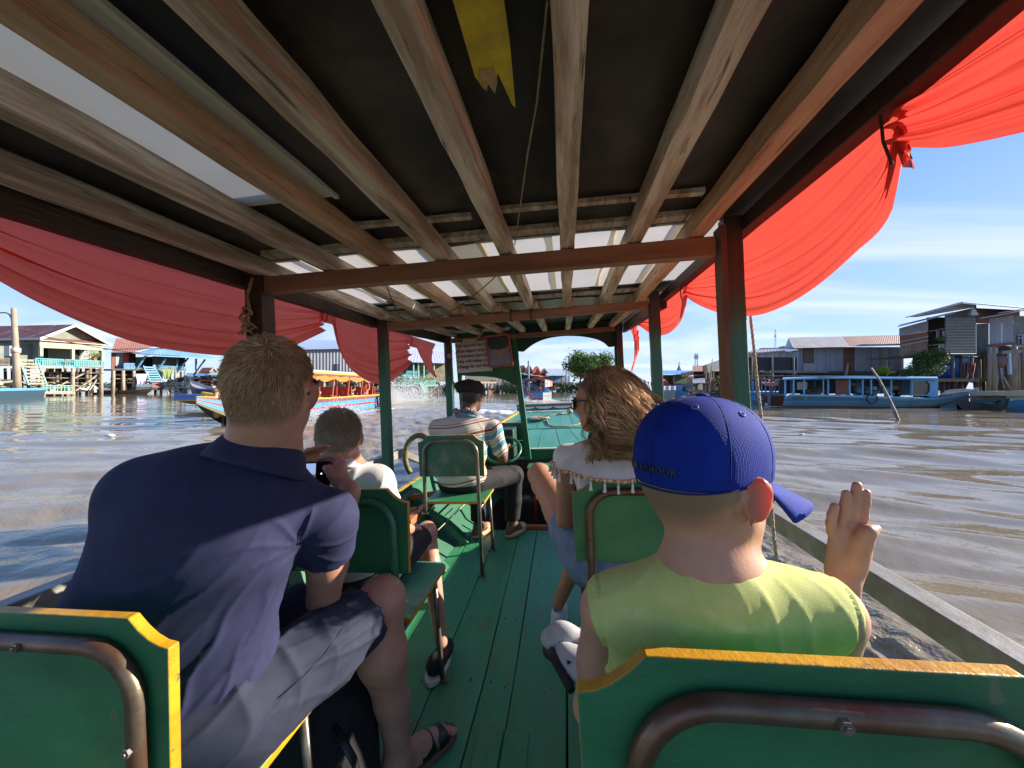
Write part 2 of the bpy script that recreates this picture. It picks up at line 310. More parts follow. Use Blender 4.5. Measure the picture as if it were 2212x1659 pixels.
# ---------------------------------------------------------------- water
def water():
 V = []; F = []
 M = bpy.data.materials.new('river_water'); M.use_nodes = True; nt = M.node_tree; N = nt.nodes; L = nt.links; P = N['Principled BSDF']
 P.inputs['Roughness'].default_value = 0.025; P.inputs['IOR'].default_value = 1.33; P.inputs['Specular IOR Level'].default_value = 0.62
 tc = N.new('ShaderNodeTexCoord')
 n = N.new('ShaderNodeTexNoise'); n.inputs['Scale'].default_value = 0.12; n.inputs['Detail'].default_value = 3; L.new(tc.outputs['Object'], n.inputs['Vector'])
 mx = N.new('ShaderNodeMix'); mx.data_type = 'RGBA'; L.new(n.outputs[0], mx.inputs[0]); mx.inputs[6].default_value = (.205, .160, .100, 1); mx.inputs[7].default_value = (.25, .20, .13, 1)
 L.new(mx.outputs[2], P.inputs['Base Color'])
 # fine ripple on top of the modelled swell
 mp = N.new('ShaderNodeMapping'); mp.inputs['Scale'].default_value = (1, 1.7, 1); mp.inputs['Rotation'].default_value = (0, 0, rad(12)); L.new(tc.outputs['Object'], mp.inputs[0])
 n2 = N.new('ShaderNodeTexNoise'); n2.inputs['Scale'].default_value = 2.6; n2.inputs['Detail'].default_value = 2.5; n2.inputs['Roughness'].default_value = .5; L.new(mp.outputs[0], n2.inputs['Vector'])
 b = N.new('ShaderNodeBump'); b.inputs['Strength'].default_value = .10; b.inputs['Distance'].default_value = .03; L.new(n2.outputs[0], b.inputs['Height'])
 n3 = N.new('ShaderNodeTexNoise'); n3.inputs['Scale'].default_value = 22; n3.inputs['Detail'].default_value = 2; L.new(tc.outputs['Object'], n3.inputs['Vector'])
 rough = N.new('ShaderNodeAttribute'); rough.attribute_name = 'chop'
 mm = N.new('ShaderNodeMath'); mm.operation = 'MULTIPLY'; L.new(n3.outputs[0], mm.inputs[0]); L.new(rough.outputs['Fac'], mm.inputs[1])
 b2 = N.new('ShaderNodeBump'); b2.inputs['Strength'].default_value = .8; b2.inputs['Distance'].default_value = .02; L.new(mm.outputs[0], b2.inputs['Height']); L.new(b.outputs[0], b2.inputs['Normal'])
 L.new(b2.outputs[0], P.inputs['Normal'])
 # foam: white, rough, where the foam attribute says and noise breaks it up
 fa = N.new('ShaderNodeAttribute'); fa.attribute_name = 'foam'
 n4 = N.new('ShaderNodeTexNoise'); n4.inputs['Scale'].default_value = 3.2; n4.inputs['Detail'].default_value = 8; n4.inputs['Roughness'].default_value = .72; L.new(tc.outputs['Object'], n4.inputs['Vector'])
 s = N.new('ShaderNodeMath'); s.operation = 'ADD'; L.new(n4.outputs[0], s.inputs[0]); L.new(fa.outputs['Fac'], s.inputs[1])
 r = N.new('ShaderNodeMapRange'); r.inputs[1].default_value = .98; r.inputs[2].default_value = 1.18; L.new(s.outputs[0], r.inputs[0])
 foam = N.new('ShaderNodeBsdfDiffuse'); foam.inputs[0].default_value = (.72, .71, .66, 1)
 ms = N.new('ShaderNodeMixShader'); L.new(r.outputs[0], ms.inputs[0]); L.new(P.outputs[0], ms.inputs[1]); L.new(foam.outputs[0], ms.inputs[2]); L.new(ms.outputs[0], N['Material Output'].inputs[0])
 # polar-ish grid round the eye: fine near, coarse far, clipped by angle to the view and a margin
 rs = [0.9]
 while rs[-1] < 420: rs.append(rs[-1] * (1.0105 if rs[-1] < 60 else 1.04))
 rs += [700, 1200, 2200]
 R = np.array(rs); nA = 620
 # angle from +Y ccw ; view spans yaw +-54deg ; leave generous margins, coarse behind
 A = np.concatenate([np.linspace(rad(-180), rad(-72), 24, endpoint=False), np.linspace(rad(-72), rad(84), nA, endpoint=False), np.linspace(rad(84), rad(180), 24)])
 rr, aa = np.meshgrid(R, A, indexing='ij'); x = -np.sin(aa) * rr; y = np.cos(aa) * rr
 z = np.zeros_like(x); g = np.random.default_rng(5)
 nyq = rr * 0.0045                      # local cell size
 def wav(lam, amp, th, ph, warp=0.0, mask=1.0):
  k = 2 * np.pi / lam; q = (x * np.sin(th) + y * np.cos(th)) * k + ph
  w = warp * np.sin(x * .31 / lam * 2 + ph) + warp * np.sin(y * .27 / lam * 2 + ph * 2)
  fade = np.clip((lam / (nyq * 2.2)) - .6, 0, 1)
  return amp * (np.sin(q + w) + .22 * np.sin(2 * (q + w) + .4)) * fade * mask
 right = 1 / (1 + np.exp(-(x - 0.2) * 1.6)); left = 1 - right
 near = np.clip(1.2 - rr / 30, .28, 1)
 for i in range(6):
  lam = 3.3 * 0.68 ** i; z += wav(lam, .0110 * lam ** 1.2, rad(14) + g.normal(0, .30), g.uniform(0, 6.28), 1.4, right * near)
 for i in range(9):
  lam = 2.2 * 0.72 ** i; z += wav(lam, .0110 * lam ** 1.15, rad(-8) + g.normal(0, .28), g.uniform(0, 6.28), 1.3, left * near)
 for i in range(10):
  lam = .62 * .84 ** i; z += wav(lam, .0018 * lam, g.uniform(-1.2, 1.2), g.uniform(0, 6.28), 1.0, near * .9)
 # boat wake chop ahead-left and beyond, and the passing boat's wake
 cx, cy = -2.4, 13.0
 wake = np.exp(-(((x - cx) / 5.0) ** 2 + ((y - cy) / 9.0) ** 2))
 for i in range(12):
  lam = 1.5 * .8 ** i; z += wav(lam, .020 * lam, g.uniform(-3.1, 3.1), g.uniform(0, 6.28), 1.2, wake)
 # ridge of white water ahead of the bow left
 z += .16 * np.exp(-(((x + 3.6 + (y - 15) * .1) / 2.2) ** 2 + ((y - 17.5) / .7) ** 2))
 foam_a = np.zeros_like(z)
 foam_a += .56 * np.exp(-(((x + 3.4) / 2.8) ** 2 + ((y - 17.2) / .9) ** 2))
 foam_a += .42 * np.exp(-(((x + 1.6) / 3.2) ** 2 + ((y - 14.5) / 3.0) ** 2))
 foam_a += .66 * np.exp(-(((x + .2) / 1.5) ** 2 + ((y - 26) / 5.0) ** 2))
 # wake trail of the orange boat (set below by global): line segment
 for (x0, y0, x1, y1, wd_, am) in WAKES:
  dx, dy = x1 - x0, y1 - y0; t = np.clip(((x - x0) * dx + (y - y0) * dy) / (dx * dx + dy * dy), 0, 1)
  d = np.hypot(x - x0 - t * dx, y - y0 - t * dy); e = np.exp(-(d / wd_) ** 2); foam_a += am * e; z += .05 * am * e * (wd_ > .6)
 chop = .06 + .9 * wake + .3 * np.exp(-((x + 5) / 2.5) ** 2) * np.exp(-((y - 9) / 6) ** 2)
 # bubbling strip between hull and right rail
 strip = np.exp(-((x - 1.32 - .06 * y) / .30) ** 4) * np.clip((4.6 - y) / 1.5, 0, 1) * np.clip((y + 1), 0, 1)
 g2 = sum(np.sin(x * g.uniform(18, 48) * s1 + y * g.uniform(18, 48) * s2 + g.uniform(0, 6)) for s1, s2 in ((1, .6), (.7, -1), (1, .2), (-.4, 1), (.9, .9), (1, -.3)))
 z += strip * g2 * .0065; foam_a += strip * .34; chop = chop + strip * 1.6
 # sink the sheet under our own hull so it never shows inside
 bx_ = np.clip((.62 - np.abs(x + CAMX)) / .15, 0, 1) * (y < 6.8); z = z * (1 - bx_) - .5 * bx_
 verts = np.stack([x, y, z], -1).reshape(-1, 3); nr, na = x.shape
 i, j = np.meshgrid(np.arange(nr - 1), np.arange(na - 1), indexing='ij'); a = (i * na + j).ravel()
 faces = np.stack([a, a + 1, a + na + 1, a + na], -1)
 me = bpy.data.meshes.new('water'); me.vertices.add(len(verts)); me.vertices.foreach_set('co', verts.astype(np.float32).ravel())
 me.loops.add(faces.size); me.loops.foreach_set('vertex_index', faces.astype(np.int32).ravel())
 me.polygons.add(len(faces)); me.polygons.foreach_set('loop_start', np.arange(0, faces.size, 4, dtype=np.int32)); me.update(calc_edges=True)
 me.polygons.foreach_set('use_smooth', np.ones(len(faces), bool))
 for nm, arr in (('foam', foam_a), ('chop', chop)):
  at = me.attributes.new(nm, 'FLOAT', 'POINT'); at.data.foreach_set('value', arr.astype(np.float32).ravel())
 me.materials.append(M); ob = bpy.data.objects.new('water', me); C.objects.link(ob); ob['kind'] = 'structure'; ob['label'] = 'brown river water with blue sky reflections and long swells'
WAKES = []
# ---------------------------------------------------------------- our boat
def bxp(px, py, X):
 d = BOAT_I.to_3x3() @ px_ray(px, py); o = Vector((CAMX, 0, 1.2)); return o + d * ((X - CAMX) / d.x)
def interp(x, xs, ys): return float(np.interp(x, xs, ys))
def smooth_interp(x, xs, ys):
 # Catmull style smoothing of a sampled profile
 n = len(xs)
 if x <= xs[0]: return ys[0]
 if x >= xs[-1]: return ys[-1]
 i = max(k for k in range(n - 1) if xs[k] <= x); h = xs[i + 1] - xs[i]; t = (x - xs[i]) / h
 m0 = (ys[i + 1] - ys[max(i - 1, 0)]) / (xs[i + 1] - xs[max(i - 1, 0)]); j = min(i + 2, n - 1); m1 = (ys[j] - ys[i]) / (xs[j] - xs[i])
 return (2*t**3-3*t*t+1)*ys[i] + (t**3-2*t*t+t)*h*m0 + (-2*t**3+3*t*t)*ys[i+1] + (t**3-t*t)*h*m1
def post_material():
 M = mat('post_brown_over_green', (.018, .12, .058), .5, (.03, .10, .06), 6, (1, 1, .25), .8, 40, bstretch=(1, 1, .12))
 nt = M.node_tree; N = nt.nodes; L = nt.links; P = N['Principled BSDF']; src = P.inputs['Base Color'].links[0].from_socket
 tc = N.new('ShaderNodeTexCoord'); sp = N.new('ShaderNodeSeparateXYZ'); L.new(tc.outputs['Object'], sp.inputs[0])
 nz = N.new('ShaderNodeTexNoise'); nz.inputs['Scale'].default_value = 14; L.new(tc.outputs['Object'], nz.inputs['Vector'])
 a = N.new('ShaderNodeMath'); a.operation = 'MULTIPLY_ADD'; L.new(nz.outputs[0], a.inputs[0]); a.inputs[1].default_value = .14; L.new(sp.outputs[2], a.inputs[2])
 r = N.new('ShaderNodeMapRange'); r.inputs[1].default_value = 1.52; r.inputs[2].default_value = 1.62; L.new(a.outputs[0], r.inputs[0])
 mx = N.new('ShaderNodeMix'); mx.data_type = 'RGBA'; L.new(r.outputs[0], mx.inputs[0]); L.new(src, mx.inputs[6]); mx.inputs[7].default_value = (.050, .042, .032, 1); L.new(mx.outputs[2], P.inputs['Base Color'])
 return M
def build_boat():
 T = Thing('tour_boat', 'long green wooden tour boat with low rafter roof that carries all the passengers', 'boat', (0, 0, 0))
 P = T.part
 # ---- floor planks
 ys = [-.7, 1.5, 3.15]
 xb = [(-.70, -.62, -.545), (-.475, -.455, -.475), (-.235, -.24, -.268), (-.045, -.04, -.085), (.083, .085, .062), (.296, .297, .285), (.50, .47, .42), (.70, .62, .545)]
 for k in range(len(xb) - 1):
  a, b = xb[k], xb[k + 1]; g = .0035 if k % 2 else .0022; mb = MB(); z = rnd.uniform(-.002, .002)
  n = 12; vs = [];
  for i in range(n + 1):
   y = -.7 + 3.85 * i / n + (0 if i else 0)
   xl = interp(y, ys, a) + g + rnd.uniform(-.0012, .0012); xr = interp(y, ys, b) - g + rnd.uniform(-.0012, .0012)
   zz = z + rnd.uniform(-.0008, .0008); vs += [(xl, y, zz - .03), (xl, y, zz - .002), (xl + .003, y, zz), (xr - .003, y, zz), (xr, y, zz - .002), (xr, y, zz - .03)]
  fs = [(q * 6 + j + 1, q * 6 + j, q * 6 + 6 + j, q * 6 + 7 + j) for q in range(n) for j in range(5)]
  fs += [(0, 1, 2, 3, 4, 5), tuple(reversed(range(6 * n, 6 * n + 6)))]
  mb.add(vs, fs); P('floor_plank', mb, green_floor)
 mb = MB().box((.035, .98, .0045), (.085, .66, .009)); P('hatch_board', mb, green_floor, bevel=.002)
 mb = MB().box((.127, .98, .0040), (.085, .66, .008)); P('hatch_board', mb, green_floor, bevel=.002)
 mb = MB()
 for k in range(len(xb) - 1):
  for y in (.9, 1.52, 1.95, 2.32, 2.8, 3.08):
   for s in (.25, .72):
    xm = interp(y, ys, xb[k]) * (1 - s) + interp(y, ys, xb[k + 1]) * s
    mb.cyl((xm, y + rnd.uniform(-.02, .02), .0025), (xm, y + .0001, -.005), .0032, 6)
 P('nail_head', mb, dark_wood, kind='stuff')
 # ---- hull sides in strakes
 YS = [-1.0, 0, 1.5, 3.0, 4.1, 5.0, 6.0, 6.7, 7.05]
 GW = [.98, .98, .97, .95, .92, .84, .70, .56, .50]; GZ = [.43, .43, .43, .44, .47, .55, .66, .74, .79]
 FW = [.64, .64, .60, .50, .42, .34, .24, .14, .08]; FZ = [-.03, -.03, -.03, -.03, -.02, .02, .1, .2, .3]
 for s in (-1, 1):
  for k in range(3):
   v0, v1 = k / 3, (k + 1) / 3 - .006; mb = MB(); n = 30; vs = []
   for i in range(n + 1):
    y = -1 + 8.05 * i / n; gw, gz, fw, fz = (interp(y, YS, q) for q in (GW, GZ, FW, FZ))
    for v, off in ((v0, 0), (v1, 0), (v1, .028), (v0, .028)):
     bulge = math.sin(v * math.pi) * .03; vs.append((s * (fw + (gw - fw) * v + bulge + off), y, fz + (gz - fz) * v - off * .2))
   fs = [(i * 4 + j, i * 4 + (j + 1) % 4, i * 4 + 4 + (j + 1) % 4, i * 4 + 4 + j) if s < 0 else (i * 4 + j, i * 4 + 4 + j, i * 4 + 4 + (j + 1) % 4, i * 4 + (j + 1) % 4) for i in range(n) for j in range(4)]
   fs += [(0, 1, 2, 3), tuple(4 * n + q for q in (3, 2, 1, 0))]
   mb.add(vs, fs); P('hull_plank', mb, green_worn)
  # outer bottom, down into the water
  mb = MB(); n = 20
  f = lambda u, v: (s * ((interp(-1 + 8.05 * u, YS, FW) + .03) * (1 - v) + .15 * v), -1 + 8.05 * u, interp(-1 + 8.05 * u, YS, FZ) * (1 - v) - .32 * v)
  mb.grid(f, n, 2); P('hull_bottom', mb, dark_wood)
  # gunwale board, yellow top
  mb = MB(); n = 26; pts = [(-1 + 5.1 * i / n) for i in range(n + 1)]
  for i in range(n):
   y0, y1 = pts[i], pts[i + 1]
   A = Vector((s * (interp(y0, YS, GW) - .012), y0, interp(y0, YS, GZ))); B = Vector((s * (interp(y1, YS, GW) - .012), y1, interp(y1, YS, GZ)))
   mb.bar(A - Vector((0, 0, .05)), B - Vector((0, 0, .05)), .026, .13); mb.bar(A + Vector((0, 0, .017)), B + Vector((0, 0, .017)), .030, .006, mi=1)
  P('gunwale', mb, [green_worn, yellow])
  for y in (.55, 1.0, 1.5, 1.98, 2.42, 2.88):
   gw, gz, fw, fz = (interp(y, YS, q) for q in (GW, GZ, FW, FZ)); mb = MB()
   pth = [(s * (fw - .05 + (gw - fw) * t - .02 * math.sin(t * 3)), y, .004 + (gz - .07) * t) for t in (0, .2, .45, .7, 1)]
   for a, b in zip(pth, pth[1:]): mb.bar(a, b, .075 - .03 * 0, .05, up=(1, 0, .6), n=1)
   P('rib', mb, green_worn, bevel=.004)
  mb = MB().bar((s * .665, -.6, .372), (s * .665, 3.05, .385), .05, .045, n=8, wob=.05); P('seat_bearer', mb, orange_wood, bevel=.003)
  for y in (.3, .85, 1.4, 1.95, 2.45, 2.85): P('bearer_bracket', MB().bar((s * .68, y, .40), (s * .93, y, .36), .03, .04), orange_wood)
  P('conduit', MB().tube([(s * .59, -.5, .335), (s * .59, 1.4, .34), (s * .585, 2.2, .335), (s * .56, 3.3, .33)], .008, 7), tube_grey, smooth=True)
  P('conduit', MB().tube([(s * .66, -.5, .20), (s * .64, 1.4, .205), (s * .63, 2.2, .20), (s * .56, 3.3, .20)], .0045, 6), rope_m, smooth=True)
  # outer rail with arms
  z = .585 if s > 0 else .625; y1 = 3.35 if s > 0 else 3.45
  P('outer_rail', MB().bar((s * 1.225, -.9, z), (s * 1.225, y1, z), .062, .075, n=10, wob=.02), rail_metal, bevel=.004)
  P('rail_arm', MB().bar((s * 1.215, y1 - .01, z - .01), (s * .99, y1 + .42, .37), .055, .06), rail_metal, bevel=.004)
  for y in (-.5, ): P('rail_arm', MB().bar((s * 1.2, y, z - .05), (s * .98, y, .40), .04, .04), rail_metal)
 # pit in front of the floor and the engine in it
 P('pit_floor', MB().box((0, 3.75, -.2), (1.1, 1.2, .02)), dark_wood)
 P('pit_wall', MB().box((0, 4.20, .08), (1.7, .03, .62)), dark_wood)
 P('floor_end_beam', MB().box((0, 3.165, -.05), (1.1, .03, .09)), green_worn)
 P('engine_block', MB().box((.02, 3.75, -.02), (.28, .4, .32)), black_p, bevel=.02)
 red = mat('red_pipe', (.30, .02, .02), .4)
 P('engine_pipe', MB().tube([(.03, 3.5, -.1), (.03, 3.5, .28), (.035, 3.6, .38)], .014, 8), red, smooth=True)
 P('engine_lever', MB().tube([(.12, 3.45, -.1), (.10, 3.4, .30)], .009, 8), dark_wood, smooth=True)
 P('engine_shelf', MB().box((.12, 3.35, -.04), (.35, .05, .03)), orange_wood)
 # ---- posts, beams
 pm = post_material()
 for s in (-1, 1):
  for k, y in enumerate((-.35, 1.46, 2.57, 4.14)):
   w = (.078 if s < 0 else .060) if k < 2 else .062
   ob = P('post', MB().bar((s * .935 + .018 * (s > 0 and k == 1), y, .05), (s * .935 + .018 * (s > 0 and k == 1), y, 1.775 if k < 3 else 1.84), w, w, up=(0, 1, 0), n=14, wob=.035), pm if not (k <= 1 and s < 0) else dark_wood, bevel=.004)
 P('post_lath', MB().bar((.914, 1.452, .2), (.914, 1.452, 1.74), .018, .07, up=(0, 1, 0), n=10, wob=.05), mat('brown_lath_wood', (.17, .085, .05), .7, (.10, .05, .03), 8, (3, 3, .4), .6, 30))
 for y, h, w, za, zb in ((-.35, .07, .05, 1.675, 1.675), (1.46, .068, .05, 1.675, 1.675), (2.57, .058, .05, 1.667, 1.700), (4.14, .052, .045, 1.752, 1.777)):
  P('crossbeam', MB().bar((-.895, y, za), (.895, y, zb), w, h, n=12, wob=.02), beam_wood, bevel=.003)
 RX = [-.90, -.61, -.36, -.12, .13, .37, .61, .83]
 for k, x in enumerate(RX):
  m = rafter_orange if k in (2, 7) else rafter_wood
  for (ya, yb, dx) in ((-.6, 2.60, 0), (2.50, 4.3, .03)):
   mb = MB(); n = 26 if ya < 0 else 14; w = .052
   mb.bar((x + dx + rnd.uniform(-.01, .01), ya, 1.742), (x + dx + rnd.uniform(-.008, .008), yb, 1.748 if ya < 0 else 1.826), w, .062 if ya < 0 else .05, n=n, wob=.07)
   P('rafter', mb, m)
 for s in (-1, 1):
  P('eave_beam', MB().bar((s * 1.005, -.6, 1.72 + .025 * (s > 0)), (s * 1.005, 2.6, 1.72 + .025 * (s > 0)), .045, .095 - .04 * (s > 0), n=16, wob=.05), dark_wood, bevel=.003); P('eave_beam', MB().bar((s * 1.004, 2.6, 1.721), (s * 1.004, 4.3, 1.79), .044, .085, n=8, wob=.05), dark_wood, bevel=.003)
 for a, b in ((-.46, .055), (.154, .79)):
  P('batten', MB().bar((a, 1.215, 1.778), (b, 1.24, 1.780), .028, .014, n=8, wob=.12), rafter_wood)
 P('batten', MB().bar((-.85, 1.40, 1.782), (.84, 1.41, 1.782), .05, .02, n=10, wob=.15), rafter_wood)
 P('batten', MB().bar((-.85, 2.48, 1.782), (.84, 2.47, 1.782), .04, .016, n=10, wob=.12), rafter_wood)
 # broken yellow slat
 mb = MB(); poly = [(.206, .2), (.206, .655), (.216, .688), (.226, .668), (.234, .694), (.240, .67), (.247, .655), (.262, .735), (.267, .742), (.276, .60), (.281, .2)]
 mb.prism([(p[0], p[1]) for p in poly], .012, (0, 0, 1.752), ((1, 0, 0), (0, 1, 0), (0, 0, 1))); P('broken_slat', mb, mat('yellow_slat', (.72, .52, .03), .6, (.45, .32, .04), 20, bump=.5), label='snapped yellow board end under the roof')
 mb = MB(); mb.prism([(.216, .64), (.219, .69), (.226, .672), (.234, .697), (.243, .672), (.241, .64)], .012, (0, 0, 1.7495), ((1, 0, 0), (0, 1, 0), (0, 0, 1))); P('splinter', mb, mat('raw_split_wood', (.55, .38, .22), .8, (.4, .25, .13), 60, bump=.6))
 # roof skins
 def sheet(name, x0, x1, y0, y1, z, m, nx=24, ny=24, amp=.006, seed=0, th=.005):
  f = lambda u, v: (x0 + (x1 - x0) * u, y0 + (y1 - y0) * v, z + amp * mnoise.noise(Vector(((x0 + (x1 - x0) * u) * 4 + seed, (y0 + (y1 - y0) * v) * 4, seed))) )
  mb = MB(); mb.grid(f, nx, ny); ob = P(name, mb, m, smooth=True)
  if m is not tarp_black: return ob
  sd = ob.modifiers.new('thick', 'SOLIDIFY'); sd.thickness = th; sd.offset = 1; return ob
 sheet('roof_sheet', -1.10, -.60, -.75, 1.52, 1.795, tarp_black, 14, 60, .010, 1); sheet('roof_sheet', -.37, 1.10, -.75, 1.52, 1.795, tarp_black, 44, 60, .010, 1); sheet('roof_sheet', -.66, -.33, 1.0, 1.52, 1.798, tarp_black, 10, 14, .010, 1)
 sheet('roof_sheet', -1.10, 1.10, 2.36, 2.62, 1.800, tarp_black, 40, 10, .010, 2); sheet('roof_sheet', -1.10, 1.10, 2.60, 3.10, 1.835, tarp_black, 40, 14, .010, 2)
 sheet('roof_sheet', -1.10, 1.10, 3.05, 4.50, 1.868, tarp_black, 40, 30, .010, 3)
 sheet('roof_sheet', -.63, -.300, -.6, 1.03, 1.781, panel_left, 6, 30, .003, 4, .007)
 P('sheet_edge', MB().bar((-.297, -.6, 1.7775), (-.297, 1.03, 1.7775), .012, .012, n=14, wob=.2), panel_left)
 sheet('roof_sheet', -1.0, -.885, -.6, 1.45, 1.783, panel_left, 4, 30, .004, 9, .004)
 xs = [-1.08, -.80, -.50, -.23, .02, .30, .56, .80, 1.08]
 for i in range(8):
  pm2 = mat('cream_roof_panel', (.55, .47, .32), .4, (.45, .40, .30), 3, trans=.25) if i in (3,) else panel_white
  sheet('roof_panel', xs[i] - .015, xs[i + 1] + .015, 1.50 + rnd.uniform(-.01, .01), 2.40 + rnd.uniform(-.06, .04), 1.793 + .003 * (i % 2), pm2, 4, 12, .006, 20 + i, .003)
  sheet('roof_panel', xs[i] - .015, xs[i + 1] + .015, 2.78, 3.07, 1.825 + .003 * (i % 2), pm2, 4, 8, .006, 30 + i, .003)
 # ---- windscreen frame
 gd = green; frame_dark = mat('dark_green_board', (.010, .035, .022), .5, (.02, .06, .035), 4)
 P('screen_post', MB().bar((-.206, 4.165, 1.86), (-.088, 4.165, .40), .062, .05, up=(0, 1, 0)), green_post, bevel=.004)
 P('screen_post', MB().bar((-.985, 4.22, 1.86), (-.985, 4.22, .45), .05, .05, up=(0, 1, 0)), green_post, bevel=.003)
 P('screen_post', MB().bar((-.855, 4.20, 1.83), (-.80, 4.20, .45), .045, .05, up=(0, 1, 0)), green_post, bevel=.003)
 P('screen_post', MB().bar((.915, 4.20, 1.86), (.90, 4.20, .45), .05, .05, up=(0, 1, 0)), frame_dark, bevel=.003)
 arch = [(-.175, 1.87), (-.175, 1.60), (-.102, 1.59), (-.07, 1.61)] + [(q, smooth_interp(q, [-.07, .004, .10, .20, .34, .46, .58, .70, .78, .825], [1.61, 1.661, 1.703, 1.727, 1.738, 1.733, 1.716, 1.683, 1.640, 1.592])) for q in [-.03 + .855 * i / 24 for i in range(25)]] + [(.87, 1.59), (.895, 1.60), (.895, 1.87)]
 P('arched_fascia', MB().prism(arch, .022, (0, 4.19, 0)), frame_dark)
 brd = [(-.83, 1.84), (-.83, 1.36), (-.70, 1.345), (-.55, 1.335), (-.42, 1.315), (-.30, 1.275), (-.215, 1.225), (-.17, 1.225), (-.20, 1.84)]
 P('sign_board', MB().prism(brd, .022, (0, 4.19, 0)), green)
 P('bulkhead_board', MB().box((-.49, 4.225, .70), (.78, .024, .19)), green, bevel=.003)
 P('bulkhead_board', MB().box((-.49, 4.228, .51), (.78, .024, .18)), green, bevel=.003)
 P('bulkhead_cap', MB().box((-.49, 4.225, .801), (.79, .034, .010)), yellow)
 P('step_cap', MB().box((.40, 4.30, .494), (1.0, .05, .012)), white_paint)
 P('step_riser', MB().box((.40, 4.31, .42), (1.02, .02, .13)), green)
 for i in range(3): P('step_board', MB().box((-.02 + .16 + i * .25 - .1, 4.10 + 0 * i, .352 + .001 * i), (.245, .36, .02)), green_floor)
 # deck planks: fore part and near part
 def deckz(y): return interp(y, [4.3, 5, 6, 7], [.487, .55, .645, .735])
 def deckw(y): return interp(y, [4.3, 5, 6, 7], [.86, .79, .66, .50])
 deck_green = mat('light_deck_paint', (.055, .25, .155), .5, (.085, .30, .20), 3, (2, .5, 1), .4, 20, col3=(.16, .20, .13), scale3=8, lo3=.6, hi3=.75)  # deck planks in a lighter green than the floor
 for (ya, yb, n, sk) in ((4.33, 5.42, 8, 1.25), (5.43, 6.95, 7, .85)):
  for k in range(n):
   a, b = -1 + 2 * k / n, -1 + 2 * (k + 1) / n; g = .004; vs = []
   for y, sc in ((ya, sk), ((ya + yb) / 2, (1 + sk) / 2), (yb, 1)):
    w = deckw(y); xl, xr = a * w * (sc if abs(a) < 1 else 1), b * w * (sc if abs(b) < 1 else 1)
    xl, xr = max(-w, min(w, xl)) + g, max(-w, min(w, xr)) - g
    if xr - xl < .02: xr = xl + .02
    z = deckz(y) + .001 * (k % 2); vs += [(xl, y, z - .02), (xl, y, z), (xr, y, z), (xr, y, z - .02)]
   fs = [(i * 4 + j + 1, i * 4 + j, i * 4 + 4 + j, i * 4 + 5 + j) for i in range(2) for j in range(3)] + [(0, 1, 2, 3), (11, 10, 9, 8)]
   P('deck_plank', MB().add(vs, fs), deck_green)
 P('deck_batten', MB().bar((-.80, 5.425, deckz(5.425) + .004), (.80, 5.425, deckz(5.425) + .004), .03, .010), deck_green)
 for s in (-1, 1):
  pth = [(s * deckw(y) + s * .006, y, deckz(y) + .012) for y in (4.33, 5, 6, 6.98)]
  mb = MB()
  for a, b in zip(pth, pth[1:]): mb.bar(a, b, .03, .03)
  P('deck_edge', mb, yellow if s < 0 else mat('pale_worn_edge', (.42, .30, .13), .6, (.3, .2, .1), 8))
 P('bow_board', MB().box((-.05, 7.05, .80), (1.02, .05, .10)), green_worn, bevel=.003)
 P('bow_board', MB().box((-.05, 7.10, .862), (1.06, .16, .022)), deck_green, bevel=.003)
 P('bow_stripe', MB().box((-.05, 7.02, .838), (1.0, .012, .028)), mat('red_stripe_paint', (.45, .03, .05), .5))
 for k in range(3):
  poly = [(-.16, .038)] + [(.16 * math.cos(math.pi * (1 + i / 10)), .038 + .045 * math.sin(math.pi * (1 + i / 10))) for i in range(11)] + [(.16, .038)]
  P('bow_scallop', MB().prism([(p[0] - .05 + (k - 1) * .33, p[1] + .786) for p in poly[1:-1]], .006, (0, 7.012, 0)), white_paint)
 # steering wheel
 c = Vector(bp(1086, 972, 3.55)); mb = MB(); ring = []
 for i in range(28):
  a = 2 * math.pi * i / 28; ring.append(c + Vector((math.cos(a) * .17, math.sin(a) * .13, math.sin(a) * .10)))
 w = P('steering_wheel', MB().tube(ring, .014, 8, closed=True), tube_green, smooth=True)
 for a in (.5, 2.6, 4.7): P('spoke', MB().cyl(c, c + Vector((math.cos(a) * .165, math.sin(a) * .127, math.sin(a) * .097)), .009, 8), tube_green, sub=w, smooth=True)
 P('steering_column', MB().tube([c, c + Vector((0, .3, -.28)), c + Vector((0, .55, -.45))], .018, 8), dark_wood, smooth=True)
 P('console_box', MB().box((-.45, 4.0, .62), (.5, .3, .3)), frame_dark, bevel=.01)
 P('junction_box', MB().box(bp(970, 769, 4.06), (.036, .03, .05)), mat('beige_box', (.45, .33, .25), .5), bevel=.003)
 return T
